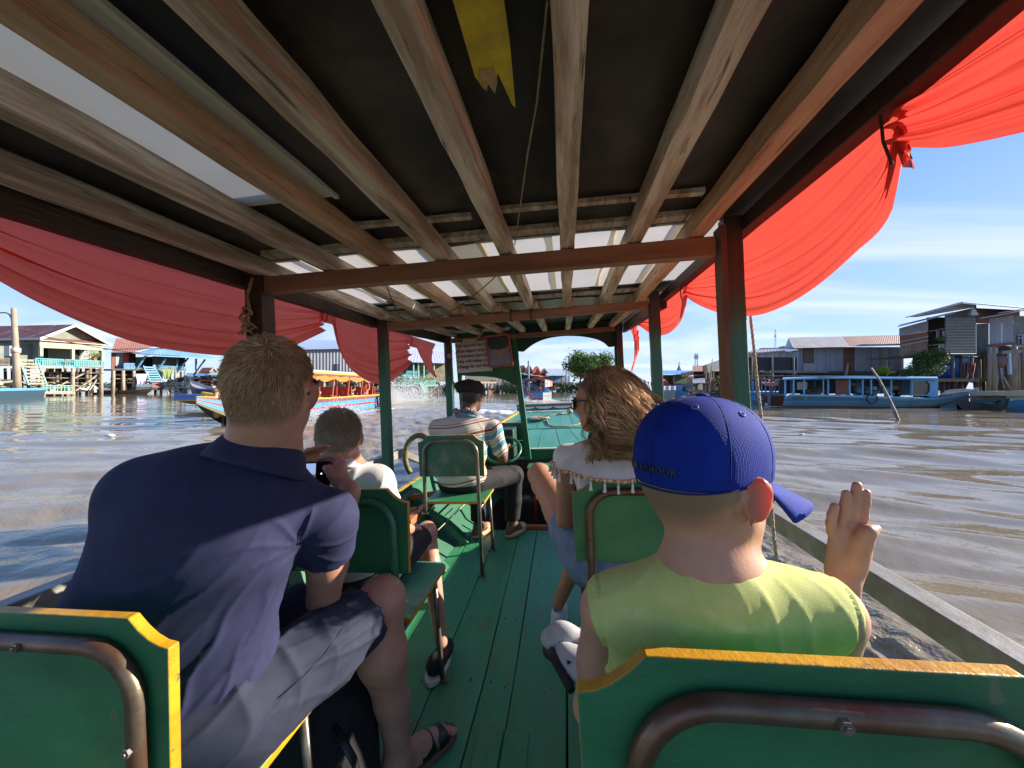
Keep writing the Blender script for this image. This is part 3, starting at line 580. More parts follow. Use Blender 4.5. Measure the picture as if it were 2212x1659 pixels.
def build_chair(cx, cy, kind, label, w=.47, top=.905, tube=None, panel=None, left=False, hw=.187, seatm=None, zoff=0.0):
 """local frame of the chair: x right, y forward, z up, origin on the floor under the middle of the back"""
 T = Thing('passenger_chair', label, 'chair', (cx, cy, 0), 'green tube-frame chairs bolted along both sides of the floor')
 o = Vector((cx, cy, 0)); P = T.part; tube = tube or tube_metal; panel = panel or green; W = w / 2
 prof = [(-W * .98, top - .27), (-W, top - .043)]
 prof += [(-W + (W * .30) * t, top - .043 + .043 * (t ** 1.9)) for t in (.25, .5, .75, 1)]
 prof += [(-x, z) for x, z in reversed(prof)]
 prof = [(x + 0, z) for x, z in prof]
 board = MB().prism([(x, z) for x, z in prof], .018, o, mi=0, side=1)
 bd = P('backrest', board, [panel, yellow], bevel=.0022)
 r = .0125; ztop = top - .036; rr = .085; yb = cy - r - .001
 def leg_end(sx): return (.405 if (left and sx < 0) or (not left and sx > 0) else .008)
 arc = []
 for i in range(9):
  a = math.pi / 2 * i / 8; arc.append((hw - rr + rr * math.sin(a), ztop - rr + rr * math.cos(a)))
 pts = [(-x, z) for x, z in reversed(arc)] + arc
 path = [(cx - hw - .004, yb - .004, leg_end(-1)), (cx - hw - .002, yb - .002, .5)] + [(cx + x, yb, z) for x, z in pts] + [(cx + hw + .002, yb - .002, .5), (cx + hw + .004, yb - .004, leg_end(1))]
 # extra points for a round look
 P('back_frame', MB().tube(path, r, 14), tube, smooth=True)
 for bx0, bz0 in ((0, ztop + .0), (-hw, .69), (hw, .69)):
  P('bolt', MB().cyl((cx + bx0, yb - .010, bz0), (cx + bx0, yb - .0165, bz0), .0068, 6).cyl((cx + bx0, yb - .016, bz0), (cx + bx0, yb - .019, bz0), .0036, 6), screw)
 # seat
 sw = w * .46; sy0, sy1 = cy + .03, cy + .43
 sp = [(-sw, sy0), (-sw, sy1 - .03), (-sw + .03, sy1), (sw - .03, sy1), (sw, sy1 - .03), (sw, sy0)]
 P('seat', MB().prism([(cx + x, y) for x, y in sp], .018, (0, 0, .445), ((1, 0, 0), (0, 1, 0), (0, 0, 1)), 0, 1), [seatm or green, yellow], bevel=.002)
 for sx in (-1, 1):
  P('seat_rail', MB().tube([(cx + sx * hw, yb, .425), (cx + sx * (hw - .004), cy + .36, .428)], .009, 8), tube, smooth=True)
  le = leg_end(sx); P('leg', MB().tube([(cx + sx * (hw - .004), cy + .34, .437), (cx + sx * (hw + .002), cy + .37, le)], .011, 8), tube_grey if kind != 'dark' else tube, smooth=True)
  for (yy, ) in ((cy + .37,), (cy - .02,)): P('foot_plate', MB().box((cx + sx * (hw + .002), yy, le - .002), (.05, .032, .006)), tube_grey, bevel=.001)
 return T
def rope_path(a, b, sag=0.0, n=12, wob=0.0):
 a, b = Vector(a), Vector(b); out = []
 for i in range(n + 1):
  t = i / n; p = a.lerp(b, t); p.z -= sag * 4 * t * (1 - t)
  if wob: p += Vector((rnd.uniform(-wob, wob), rnd.uniform(-wob, wob), rnd.uniform(-wob, wob)))
  out.append(p)
 return out
def twisted(path, r, mb=None, turns=60):
 """three-strand laid rope along a path"""
 mb = mb or MB(); path = [Vector(p) for p in path]
 L = [0]
 for a, b in zip(path, path[1:]): L.append(L[-1] + (b - a).length)
 tot = L[-1]; n = int(min(240, max(12, tot / (r * 1.6))))
 def at(s):
  k = 0
  while k < len(L) - 2 and L[k + 1] < s: k += 1
  t = (s - L[k]) / max(1e-9, L[k + 1] - L[k]); return path[k].lerp(path[k + 1], min(1, max(0, t))), (path[k + 1] - path[k]).normalized()
 for st in range(3):
  q = []
  for i in range(n + 1):
   s = tot * i / n; p, t = at(s); x = t.cross(Vector((.3, 1, .2))).normalized(); y = t.cross(x); a = s / (r * 5.5) * 2 * math.pi * .5 + st * 2.094
   q.append(p + (x * math.cos(a) + y * math.sin(a)) * r * .5)
  mb.tube(q, r * .56, 5)
 return mb
def curtain(name, label, X, knots, top, bot, ygath, group='coral cloth swags tied along the eaves', amp=.032, nf=6.0, seed=0, side=1, ny=90, nv=56, gather=.18):
 """cloth hung from the eave: ygath = list of Y where cords gather it, bot(y) lower edge, top(y) upper edge"""
 y0, y1 = knots[0] - .012, knots[1] + .012; r_ = random.Random(seed); ph = [r_.uniform(0, 6.28) for _ in range(6)]
 def f(u, v):
  y = y0 + (y1 - y0) * u; g = 1.0; kd = 1e9
  for k in ygath: kd = min(kd, abs(y - k))
  g = 1 - math.exp(-(kd / gather) ** 1.3)          # 0 at a knot, 1 away from it
  zt, zb = top(y), bot(y)
  # centre of the gathered cloth at a knot lies just under the eave
  v2 = v ** 1.15; z = zt + (zb - zt) * v2
  fold = math.sin(2 * math.pi * nf * v ** .8 + ph[0] + 1.4 * math.sin(y * 2.3 + ph[1])) + .5 * math.sin(2 * math.pi * nf * 1.9 * v + ph[2] + 2.0 * math.sin(y * 1.6 + ph[3])) + .25 * math.sin(2 * math.pi * nf * 3.3 * v + ph[4] + 3 * math.sin(y * 3.1))
  cr = lambda q: 1.3 * (1 - abs(math.sin(q))) ** 1.6 - .5
  fold = (.5 * fold + cr(math.pi * nf * v ** .85 + ph[2] + .9 * math.sin(y * 1.9 + ph[1])) + .55 * cr(math.pi * nf * 2.3 * v + ph[4] + 1.5 * math.sin(y * 1.2 + ph[0]))) * (.25 + .75 * v)
  a = amp * (.42 + .58 * (1 - g))
  big = .10 * g * math.sin(math.pi * v) * min(1, (zt - zb) / .35)
  z += .012 * g * math.sin(2 * math.pi * nf * v + ph[5] + 1.5 * y) * v * (1 - v) * 4
  return (X + side * (.018 + big * .5) + a * fold * (.55), y + .008 * fold * g, z)
 mb = MB(); mb.grid(f, ny, nv)
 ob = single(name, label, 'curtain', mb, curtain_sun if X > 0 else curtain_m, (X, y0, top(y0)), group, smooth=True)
 return ob
BOATT = build_boat()
CH = {}
CH['near_r'] = build_chair(.585, .42, 'brown', 'nearest right-hand chair, its yellow-edged back filling the bottom right corner', w=.492, top=.908, hw=.188)
CH['near_l'] = build_chair(-.51, .50, 'brown', 'nearest left-hand chair, cut by the bottom left corner, behind the man in navy', w=.475, top=.868, hw=.195, left=True)
CH['mid_r'] = build_chair(.590, 1.28, 'brown', 'chair the curly-haired woman in white sits on, with dull brown tube', w=.485, top=.884, hw=.188, panel=green, seatm=green)
CH['mid_l'] = build_chair(-.405, 1.15, 'green', 'chair of the fair-haired boy in white, with green tube and sunlit teal seat', w=.47, top=.89, tube=tube_green, left=True, seatm=teal_paint, hw=.19)
CH['driver'] = build_chair(-.415, 2.40, 'grey', 'chair of the boat driver, worn green back on long grey legs', w=.445, top=.905, tube=tube_grey, panel=mat('worn_driver_panel', (.035, .17, .095), .38, (.02, .10, .06), 5, col3=(.16, .24, .17), scale3=7, lo3=.55, hi3=.75), left=True, hw=.178)
def prof(X, pts):
 q = sorted([(lambda v: (v.y, v.z))(bxp(a, b, X)) for a, b in pts]); ys = [p[0] for p in q]; zs = [p[1] for p in q]
 return lambda y: smooth_interp(y, ys, zs)
# left curtains
XL = -1.03
bl = prof(XL, [(-260, 420), (-120, 530), (0, 598), (90, 650), (200, 702), (300, 738), (400, 758), (500, 768), (580, 768), (630, 752), (690, 722), (726, 702)])
eaveL = lambda y: 1.715; eaveR = lambda y: 1.765
curtain('swag_curtain', 'long coral cloth swag on the left eave, from picture edge past the dark post', XL, (.25, 2.045), eaveL, bl, [2.045], seed=3, side=-1, ny=110, nf=5, amp=.04)
b2 = prof(XL, [(729, 702), (738, 745), (755, 785), (780, 810), (810, 826), (840, 828), (862, 815), (884, 795), (898, 772), (905, 752)])
curtain('swag_curtain', 'coral cloth swag on the left eave behind the slim green post', XL, (2.045, 3.29), eaveL, b2, [2.045, 3.29], seed=5, side=-1, nf=5, amp=.04)
b3 = prof(XL, [(905, 752), (915, 775), (930, 800), (944, 815), (952, 812)])
curtain('swag_curtain', 'shortest coral cloth on the left eave, hanging beside the paper notice', XL, (3.29, 4.02), eaveL, b3, [3.29], seed=7, side=-1, nf=4, amp=.03, ny=40)
XR = 1.01
r1 = prof(XR, [(1931, 322), (1958, 332), (1950, 380), (1900, 462), (1830, 545), (1750, 618), (1680, 662), (1620, 682), (1560, 681), (1520, 668), (1490, 652), (1477, 641)])
kn = bxp(1930, 290, XR).y; kn2 = bxp(1477, 636, XR).y; kn3 = bxp(1371, 697, XR).y
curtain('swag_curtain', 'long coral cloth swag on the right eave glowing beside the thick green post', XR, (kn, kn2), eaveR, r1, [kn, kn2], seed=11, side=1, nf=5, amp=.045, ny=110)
r0 = prof(XR, [(1931, 322), (2000, 322), (2080, 308), (2150, 292), (2212, 278), (2600, 200)])
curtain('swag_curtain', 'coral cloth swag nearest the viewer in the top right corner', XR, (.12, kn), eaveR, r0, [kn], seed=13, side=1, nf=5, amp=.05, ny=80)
r2 = prof(XR, [(1476, 641), (1466, 690), (1450, 714), (1422, 725), (1398, 720), (1382, 708), (1371, 700)])
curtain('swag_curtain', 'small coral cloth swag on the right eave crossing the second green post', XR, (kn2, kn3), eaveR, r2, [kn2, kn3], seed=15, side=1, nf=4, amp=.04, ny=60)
r3 = prof(XR, [(1371, 700), (1388, 742), (1375, 770), (1361, 786), (1350, 780), (1344, 765)])
r3 = lambda y, k=kn3: float(np.interp(y, [k, k + .06, k + .30, k + .65, 4.1], [1.58, 1.42, 1.31, 1.34, 1.50]))
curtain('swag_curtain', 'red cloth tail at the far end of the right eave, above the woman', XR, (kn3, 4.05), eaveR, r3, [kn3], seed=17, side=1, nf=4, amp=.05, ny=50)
for i, (X, y, lab) in enumerate([(XL, 2.045, 'cord gathering the left cloth between the dark and the slim post'), (XL, 3.29, 'cord gathering the left cloth before the paper notice'), (XR, kn, 'dark cord gathering the right cloth near the top right corner'), (XR, kn2, 'cord gathering the right cloth left of the thick green post'), (XR, kn3, 'cord gathering the right cloth beside the second green post')]):
 s = 1 if X > 0 else -1; lo = 1.612 if i != 2 else 1.60
 mb = MB().tube([(X - s * .004, y, 1.775), (X - s * .012, y + .010, 1.72), (X - s * .013, y + .006, 1.665), (X - s * .006, y - .003, lo + .012)], .0030, 6)
 single('tie_cord', lab, 'cord', mb, rope_dk, (X, y, 1.74), 'cords that tie up the coral cloth', smooth=True)
# hanging lines and ropes
def rope(label, path, r, m=rope_m, cat='rope', lay=True, name='rope'):
 mb = twisted(path, r) if lay else MB().tube(path, r, 6)
 return single(name, label, cat, mb, m, path[0], smooth=True)
rope('frayed rope wound down the dark left post and knotted', [bp(545, 600, 1.42), bp(534, 640, 1.42), bp(540, 675, 1.41), bp(528, 690, 1.41)], .0075)
mb = MB()
for i in range(9):
 a = Vector(bp(536, 692, 1.40)); mb.tube([a, a + Vector((rnd.uniform(-.03, .03), rnd.uniform(-.02, .02), rnd.uniform(-.035, .0))), a + Vector((rnd.uniform(-.05, .05), rnd.uniform(-.02, .02), rnd.uniform(-.06, -.01)))], .0035, 5)
ring = [Vector(bp(536, 682, 1.41)) + Vector((math.cos(a) * .022, -.012 + .01 * math.sin(3 * a), math.sin(a) * .03)) for a in [k * .4 for k in range(16)]]
mb.tube(ring, .006, 6); single('rope_knot', 'frayed knot of pale rope ends hanging on the dark left post', 'rope', mb, rope_m, bp(536, 692, 1.4), smooth=True)
rope('pale rope hanging straight down behind the thick green right post', [bp(1614, 590, 1.85)] + rope_path(bp(1621, 690, 1.75), bp(1683, 1255, 1.52), 0, 8, .003), .0062)
rope('thin line hung from the roof beside the middle rafter down to the front beam', [bp(1183, 0, .56) , bp(1160, 220, .74), bp(1140, 330, .90), bp(1112, 528, 1.40)], .0022, rope_m, 'cord', False, 'roof_line')
rope('thin wire slung under the roof from the first beam towards the second', rope_path(bp(1078, 590, 1.50), bp(905, 692, 2.5), .05, 12), .0022, rope_dk, 'wire', False, 'wire')
rope('brown cord looping down from the first roof beam on the left', rope_path(bp(833, 612, 1.5), bp(880, 690, 2.5), .05, 12), .0025, rope_dk, 'wire', False, 'wire')
rope('pale string looped along the far roof beam', rope_path(bp(990, 745, 4.05), bp(1050, 707, 2.6), .06, 12), .004, rope_m, 'cord', False, 'string')
rope('dark wire dangling beside the notice from the left corner', [bp(950, 710, 3.9), bp(962, 742, 3.95), bp(985, 765, 4.0), bp(1000, 735, 4.05)], .003, rope_dk, 'wire', False, 'wire')
for px in (1105, 1148):
 c = Vector(bp(px, 688, 2.54)); c.z = 1.685
 ring = [c + Vector((0, .034 * math.cos(a), .040 * math.sin(a))) for a in [2 * math.pi * k / 14 for k in range(14)]]
 single('cable_tie', 'left one of two black straps round the second roof beam' if px == 1105 else 'right one of two black straps round the second roof beam', 'strap', MB().tube(ring, .006, 5, closed=True), rope_dk, c, 'black straps round the second roof beam', smooth=True)
# rope coil and mooring line on the fore deck
def deck_at(px, py):
 d = BOAT_I.to_3x3() @ px_ray(px, py); o = Vector((CAMX, 0, 1.2)); best = None
 for k in range(400):
  y = 4.3 + 2.7 * k / 400; p = o + d * (y / d.y); z = float(np.interp(y, [4.3, 5, 6, 7], [.487, .55, .645, .735]))
  if p.z <= z + .012: return Vector((p.x, p.y, z + .012))
 return Vector((p.x, 6.9, .75))
cc = deck_at(1161, 907); pth = []
for i in range(420):
 a = i * .21; r = .115 + .055 * math.sin(i * .017) + .02 * math.sin(i * .7) + rnd.uniform(-.006, .006)
 pth.append((cc.x + math.cos(a) * r * 1.05 + .025 * math.sin(i * .05), cc.y + math.sin(a) * r * .85 + .03 * math.cos(i * .043), cc.z + .012 + .020 * abs(math.sin(i * .033)) + rnd.uniform(0, .01)))
single('rope_coil', 'loose coil of pale rope lying on the green fore deck', 'rope', MB().tube(pth, .0085, 5), rope_m, cc, smooth=True)
ln = [deck_at(*q) for q in [(1181, 908), (1186, 918), (1200, 922), (1228, 921), (1248, 917), (1262, 908)]]
rope('pale mooring line running from the coil across the deck towards the woman', ln, .010, lay=False, name='mooring_line')
ln2 = [deck_at(*q) for q in [(1170, 900), (1195, 897), (1215, 893), (1228, 890)]] + [deck_at(1230, 889) + Vector((0, 0, .03))]
rope('pale line from the coil to the knotted cleat at the bow', ln2, .009, lay=False, name='mooring_line')
k = deck_at(1231, 893); mb = MB().ball(k + Vector((0, 0, .035)), (.05, .04, .045)).tube([k + Vector((.045 * math.cos(a), .04 * math.sin(a), .03 + .012 * math.sin(3 * a))) for a in [q * .5 for q in range(26)]], .010, 6)
single('deck_cleat', 'rope-wrapped cleat at the right front of the green deck', 'cleat', mb, rope_m, k, smooth=True)
# notice and framed portrait
def notice():
 a, b, c_, d = bp(982, 737, 4.13), bp(1059, 732, 4.13), bp(1064, 801, 4.13), bp(990, 806, 4.13)
 base = Vector(d); T = Thing('paper_notice', 'laminated grey paper notice asking for tips, pinned under the roof beside the portrait', 'notice', base)
 X = (Vector(c_) - Vector(d)); W = X.length; X.normalize(); Z = (Vector(a) - Vector(d)); H = Z.length; Z.normalize(); Y = Vector((0, 1, 0))
 def f(u, v): p = Vector(d) + X * W * u + Z * H * v; p.y += -.002 + .0015 * math.sin(u * 9 + v * 5) + .0015 * math.sin(v * 14); return p
 mb = MB(); mb.grid(f, 14, 12); sh = T.part('sheet', mb, paper, smooth=True)
 lines = ['If you enjoy with boat tour', 'please support us by tip', 'for boat driver your a little', 'help will make a big', 'change for our living']
 for i, t in enumerate(lines):
  vs, fs = text_mesh(t, H * .155, .0002, 'CENTER', .0006); mx = max(v.x for v in vs) - min(v.x for v in vs); sc = min(1, W * .96 / mx)
  o = Vector(d) + X * W * .5 + Z * H * (.79 - i * .163) - Y * .008
  mb = MB().add([o + X * v.x * sc + Z * v.y - Y * v.z for v in vs], [tuple(reversed(q)) for q in fs]); T.part('text_line', mb, ink)
 tape = mat('clear_tape', (.62, .62, .60), .15, coat=.6)
 for (u0, v0, u1, v1) in ((.12, .98, .40, .62), (.08, .42, .16, .06), (.30, .16, .33, .05), (.62, .98, .70, .80)):
  T.part('tape_strip', MB().bar(Vector(d) + X * W * u0 + Z * H * v0 - Y * .0075, Vector(d) + X * W * u1 + Z * H * v1 - Y * .0075, .010, .0006, up=(0, 1, 0)), tape)
notice()
single('paper_scrap', 'blank pale paper strip above the tip notice', 'paper', MB().box(bp(1014, 737, 4.10), (.16, .002, .05)), mat('cream_paper', (.62, .58, .48), .7), bp(1014, 737, 4.10))
def portrait():
 a, b, c_, d = [Vector(bp(*q, 4.10)) for q in ((1049, 728), (1099, 722), (1107, 788), (1058, 793))]
 T = Thing('framed_portrait', 'pink-framed photo of a man in a dark cap, hung right of the tip notice', 'picture', d)
 fr = MB()
 for p, q in ((a, b), (b, c_), (c_, d), (d, a)): T.part('frame_bar', MB().bar(p, q, .022, .018, up=(0, 1, 0)), frame_pink)
 X = (c_ - d); W = X.length; X.normalize(); Z = (a - d); H = Z.length; Z.normalize(); Y = Vector((0, 1, 0))
 def pl(poly, off, m, nm='print'): T.part(nm, MB().add([d + X * W * u + Z * H * v - Y * off for u, v in poly], [tuple(range(len(poly)))]), m)
 pl([(0, 0), (1, 0), (1, 1), (0, 1)], .001, mat('print_background', (.25, .27, .33), .3))
 face = [(.5 + .30 * math.cos(t), .46 + .34 * math.sin(t)) for t in [2 * math.pi * k / 20 for k in range(20)]]
 pl(face, .002, mat('print_skin', (.42, .28, .2), .35))
 pl([(.06, .04), (.48, .04), (.42, .30), (.14, .58), (.06, .52)], .003, mat('print_striped_shirt', (.10, .10, .30), .35, (.40, .40, .55), 60, (40, 1, 40), lo=.45, hi=.55))
 pl([(.50, .04), (.94, .04), (.94, .54), (.86, .58), (.60, .32)], .003, MATS['print_striped_shirt'])
 pl([(.04, 1.0), (.05, .66), (.2, .58), (.5, .53), (.8, .57), (.95, .66), (.96, 1.0)], .0045, mat('print_cap', (.01, .01, .012), .35))
 vs, fs = text_mesh('rdo', H * .12, .0001, 'CENTER', .0006); o = d + X * W * .68 + Z * H * .9 - Y * .007
 T.part('cap_lettering', MB().add([o + X * v.x + Z * v.y for v in vs], [tuple(reversed(q)) for q in fs]), white_paint)
 T.part('glass', MB().add([d + X * W * u + Z * H * v - Y * .0085 for u, v in ((.03, .03), (.97, .03), (.97, .97), (.03, .97))], [(0, 1, 2, 3)]), mat('clear_glass_pane', (1, 1, 1), .3, alpha=.04, coat=.2))
portrait()
# mottled yellow fender roll left of the driver's chair
c = Vector(bp(913, 985, 3.0)); pth = [c + Vector((-.03 + .10 * math.cos(a), .05 * math.cos(a), .17 * math.sin(a))) for a in [math.pi * (.28 + 1.0 * k / 16) for k in range(17)]]
single('fender_ring', 'mottled yellow and green fender ring behind the left of the driver chair', 'fender', MB().tube(pth, .022, 12), mat('mottled_yellow_tyre', (.24, .20, .05), .6, (.05, .07, .04), 25, bump=.5), c, smooth=True)
# ---------------------------------------------------------------- signed-distance modelling (bodies, clothes, hands)
class SDF:
 def __init__(s, lo, hi, h):
  s.h = h; s.lo = np.array(lo, float); s.n = np.ceil((np.array(hi, float) - s.lo) / h).astype(int) + 1
  s.F = np.full(tuple(s.n), 1.0, np.float32)
 def _sub(s, c0, c1, m):
  a = np.maximum(np.floor((np.array(c0) - m - s.lo) / s.h).astype(int), 0); b = np.minimum(np.ceil((np.array(c1) + m - s.lo) / s.h).astype(int) + 1, s.n)
  if np.any(b <= a): return None
  sl = tuple(slice(a[i], b[i]) for i in range(3))
  ax = [s.lo[i] + np.arange(a[i], b[i], dtype=np.float32) * s.h for i in range(3)]
  return sl, np.meshgrid(*ax, indexing='ij', sparse=True)
 def _put(s, sl, d, k, op='u'):
  f = s.F[sl]; d = np.broadcast_to(d, f.shape)
  if op == 'u':
   if k > 0:
    e = np.clip(.5 + .5 * (f - d) / k, 0, 1); s.F[sl] = f * (1 - e) + d * e - k * e * (1 - e)
   else: s.F[sl] = np.minimum(f, d)
  elif op == 's':
   if k > 0:
    e = np.clip(.5 - .5 * (f + d) / k, 0, 1); s.F[sl] = f * (1 - e) - d * e + k * e * (1 - e)
   else: s.F[sl] = np.maximum(f, -d)
  elif op == 'i': s.F[sl] = np.maximum(f, d)
 def cone(s, a, b, ra, rb, k=.02, op='u', flat=None, fdir=None):
  """tapered capsule; flat<1 squashes it along fdir"""
  a, b = np.array(a, float), np.array(b, float); R = max(ra, rb); r = s._sub(np.minimum(a, b) - R, np.maximum(a, b) + R, k + 2 * s.h)
  if r is None: return s
  sl, (X, Y, Z) = r; ba = b - a; L2 = max(float(ba @ ba), 1e-12)
  px, py, pz = X - a[0], Y - a[1], Z - a[2]
  t = np.clip((px * ba[0] + py * ba[1] + pz * ba[2]) / L2, 0, 1)
  qx, qy, qz = px - t * ba[0], py - t * ba[1], pz - t * ba[2]
  if flat:
   f = np.array(fdir, float); f /= np.linalg.norm(f); w = (qx * f[0] + qy * f[1] + qz * f[2]) * (1 / flat - 1)
   qx, qy, qz = qx + w * f[0], qy + w * f[1], qz + w * f[2]
   d = (np.sqrt(qx * qx + qy * qy + qz * qz) - (ra + (rb - ra) * t)) * (flat * .5 + .5)
  else: d = np.sqrt(qx * qx + qy * qy + qz * qz) - (ra + (rb - ra) * t)
  s._put(sl, d.astype(np.float32), k, op); return s
 def ell(s, c, r, k=.02, op='u', R=None, p=2.0):
  c, r = np.array(c, float), np.array(r, float); m = r.max() if R is not None else r; w = s._sub(c - m, c + m, k + 2 * s.h)
  if w is None: return s
  sl, (X, Y, Z) = w; x, y, z = X - c[0], Y - c[1], Z - c[2]
  if R is not None:
   M = np.array(R.to_3x3().transposed()); x, y, z = M[0, 0]*x+M[0, 1]*y+M[0, 2]*z, M[1, 0]*x+M[1, 1]*y+M[1, 2]*z, M[2, 0]*x+M[2, 1]*y+M[2, 2]*z
  if p == 2.0:
   k0 = np.sqrt((x / r[0])**2 + (y / r[1])**2 + (z / r[2])**2); k1 = np.sqrt((x / r[0]**2)**2 + (y / r[1]**2)**2 + (z / r[2]**2)**2) + 1e-9; d = k0 * (k0 - 1) / k1
  else:
   q = (np.abs(x / r[0])**p + np.abs(y / r[1])**p + np.abs(z / r[2])**p) ** (1 / p); d = (q - 1) * r.min()
  s._put(sl, d.astype(np.float32), k, op); return s
 def chain(s, pts, k=.015, **kw):
  """pts = [(point, radius), ...]"""
  for (a, ra), (b, rb) in zip(pts, pts[1:]): s.cone(a, b, ra, rb, k, **kw)
  return s
 def plane(s, pt, n, op='i'):
  """keep the side the normal points away from"""
  n = np.array(n, float); n /= np.linalg.norm(n); pt = np.array(pt, float); sl, (X, Y, Z) = s._sub(s.lo, s.lo + s.n * s.h, 0)
  d = (X - pt[0]) * n[0] + (Y - pt[1]) * n[1] + (Z - pt[2]) * n[2]; s.F[:] = np.maximum(s.F, np.broadcast_to(d, s.F.shape)); return s
 def func(s, fn):
  sl, (X, Y, Z) = s._sub(s.lo, s.lo + s.n * s.h, 0); s.F += np.broadcast_to(fn(X, Y, Z), s.F.shape).astype(np.float32); return s
 def mesh(s, smooth=2):
  F = s.F; F = np.pad(F, 1, constant_values=1.0); lo = s.lo - s.h; n = np.array(F.shape)
  ins = F < 0
  c = np.zeros(n - 1, np.int8)
  for i in (0, 1):
   for j in (0, 1):
    for k in (0, 1): c += ins[i:n[0]-1+i, j:n[1]-1+j, k:n[2]-1+k]
  act = (c > 0) & (c < 8); idx = np.argwhere(act); vid = np.full(n - 1, -1, np.int64); vid[act] = np.arange(len(idx))
  S = np.zeros((len(idx), 3)); W = np.zeros(len(idx)); I = idx
  cor = [(i, j, k) for i in (0, 1) for j in (0, 1) for k in (0, 1)]; val = {q: F[I[:, 0]+q[0], I[:, 1]+q[1], I[:, 2]+q[2]].astype(float) for q in cor}
  for q in cor:
   for ax in range(3):
    if q[ax] == 0:
     q2 = list(q); q2[ax] = 1; q2 = tuple(q2); a, b = val[q], val[q2]; m = (a < 0) != (b < 0); t = np.where(m, a / np.where(m, a - b, 1), 0)
     p = np.array(q, float)[None] + np.eye(3)[ax][None] * t[:, None]; S += p * m[:, None]; W += m
  V = (I + S / np.maximum(W, 1)[:, None]) * s.h + lo
  faces = []
  for ax in range(3):
   o = [0, 1, 2]; o.remove(ax); sl0 = [slice(None)] * 3; sl1 = [slice(None)] * 3; sl0[ax] = slice(0, -1); sl1[ax] = slice(1, None)
   A = ins[tuple(sl0)]; B = ins[tuple(sl1)]; e = np.argwhere(A != B)
   ok = (e[:, o[0]] > 0) & (e[:, o[1]] > 0) & (e[:, o[0]] < n[o[0]] - 1) & (e[:, o[1]] < n[o[1]] - 1); e = e[ok]
   def at(d0, d1): q = e.copy(); q[:, o[0]] -= d0; q[:, o[1]] -= d1; return vid[q[:, 0], q[:, 1], q[:, 2]]
   f = np.stack([at(1, 1), at(0, 1), at(0, 0), at(1, 0)], -1); inside_first = A[tuple(e.T)]
   flip = inside_first if ax != 1 else ~inside_first
   f[~flip] = f[~flip][:, ::-1]; faces.append(f)
  Fc = np.concatenate(faces)
  for _ in range(smooth): V = lap(V, Fc)
  return V, Fc
def lap(V, F, a=.5):
 S = np.zeros_like(V); W = np.zeros(len(V))
 for i in range(4):
  x, y = F[:, i], F[:, (i + 1) % 4]
  for p, q in ((x, y), (y, x)):
   for c in range(3): S[:, c] += np.bincount(p, V[q, c], len(V))
   W += np.bincount(p, minlength=len(V))
 return V * (1 - a) + a * S / np.maximum(W, 1)[:, None]
def vnormals(V, F):
 n = np.cross(V[F[:, 2]] - V[F[:, 0]], V[F[:, 3]] - V[F[:, 1]]); N = np.zeros_like(V)
 for i in range(4):
  for c in range(3): N[:, c] += np.bincount(F[:, i], n[:, c], len(V))
 return N / np.maximum(np.linalg.norm(N, axis=1), 1e-9)[:, None]
def cut_by(V, F, keep):
 """drop the faces whose vertices are all outside keep (bool per vertex)"""
 f = F[keep[F].all(1)]; used = np.unique(f); m = np.full(len(V), -1); m[used] = np.arange(len(used)); return V[used], m[f]
def set_attr(ob, name, arr):
 a = ob.data.attributes.new(name, 'FLOAT', 'POINT'); a.data.foreach_set('value', np.asarray(arr, np.float32))
def vnoise(V, sc, seed=0.0):
 """cheap smooth value noise built from sines"""
 x, y, z = (V * sc).T; s = seed
 return (np.sin(x * 1.7 + 2.1 * np.sin(y * 1.3 + s) + s) + np.sin(y * 2.3 + 1.7 * np.sin(z * 1.9 + s * 2)) + np.sin(z * 1.9 + 1.9 * np.sin(x * 1.1 + s * 3))) / 3
def strands(specs, name, mat_, T, sub=None, sides=3):
 """specs: list of (points Nx3 array, radius) -> one mesh of thin tapered strands"""
 VV = []; FF = []; off = 0
 for pts, r in specs:
  P = np.asarray(pts, float); n = len(P); t = np.gradient(P, axis=0); t /= np.maximum(np.linalg.norm(t, axis=1), 1e-9)[:, None]
  ref = np.array([.31, .83, .46]); x = np.cross(t, ref); x /= np.maximum(np.linalg.norm(x, axis=1), 1e-6)[:, None]; y = np.cross(t, x)
  rr = r * np.linspace(1, .25, n) ** .6; ring = []
  for k in range(sides): a = 2 * np.pi * k / sides; ring.append(P + (x * np.cos(a) + y * np.sin(a)) * rr[:, None])
  V = np.stack(ring, 1).reshape(-1, 3); i = np.arange(n - 1)[:, None] * sides; k = np.arange(sides)[None]; k2 = (k + 1) % sides
  F = np.stack([i + k, i + k2, i + sides + k2, i + sides + k], -1).reshape(-1, 4) + off
  VV.append(V); FF.append(F); off += len(V)
 return T.raw(name, np.concatenate(VV), np.concatenate(FF), mat_, True, sub)
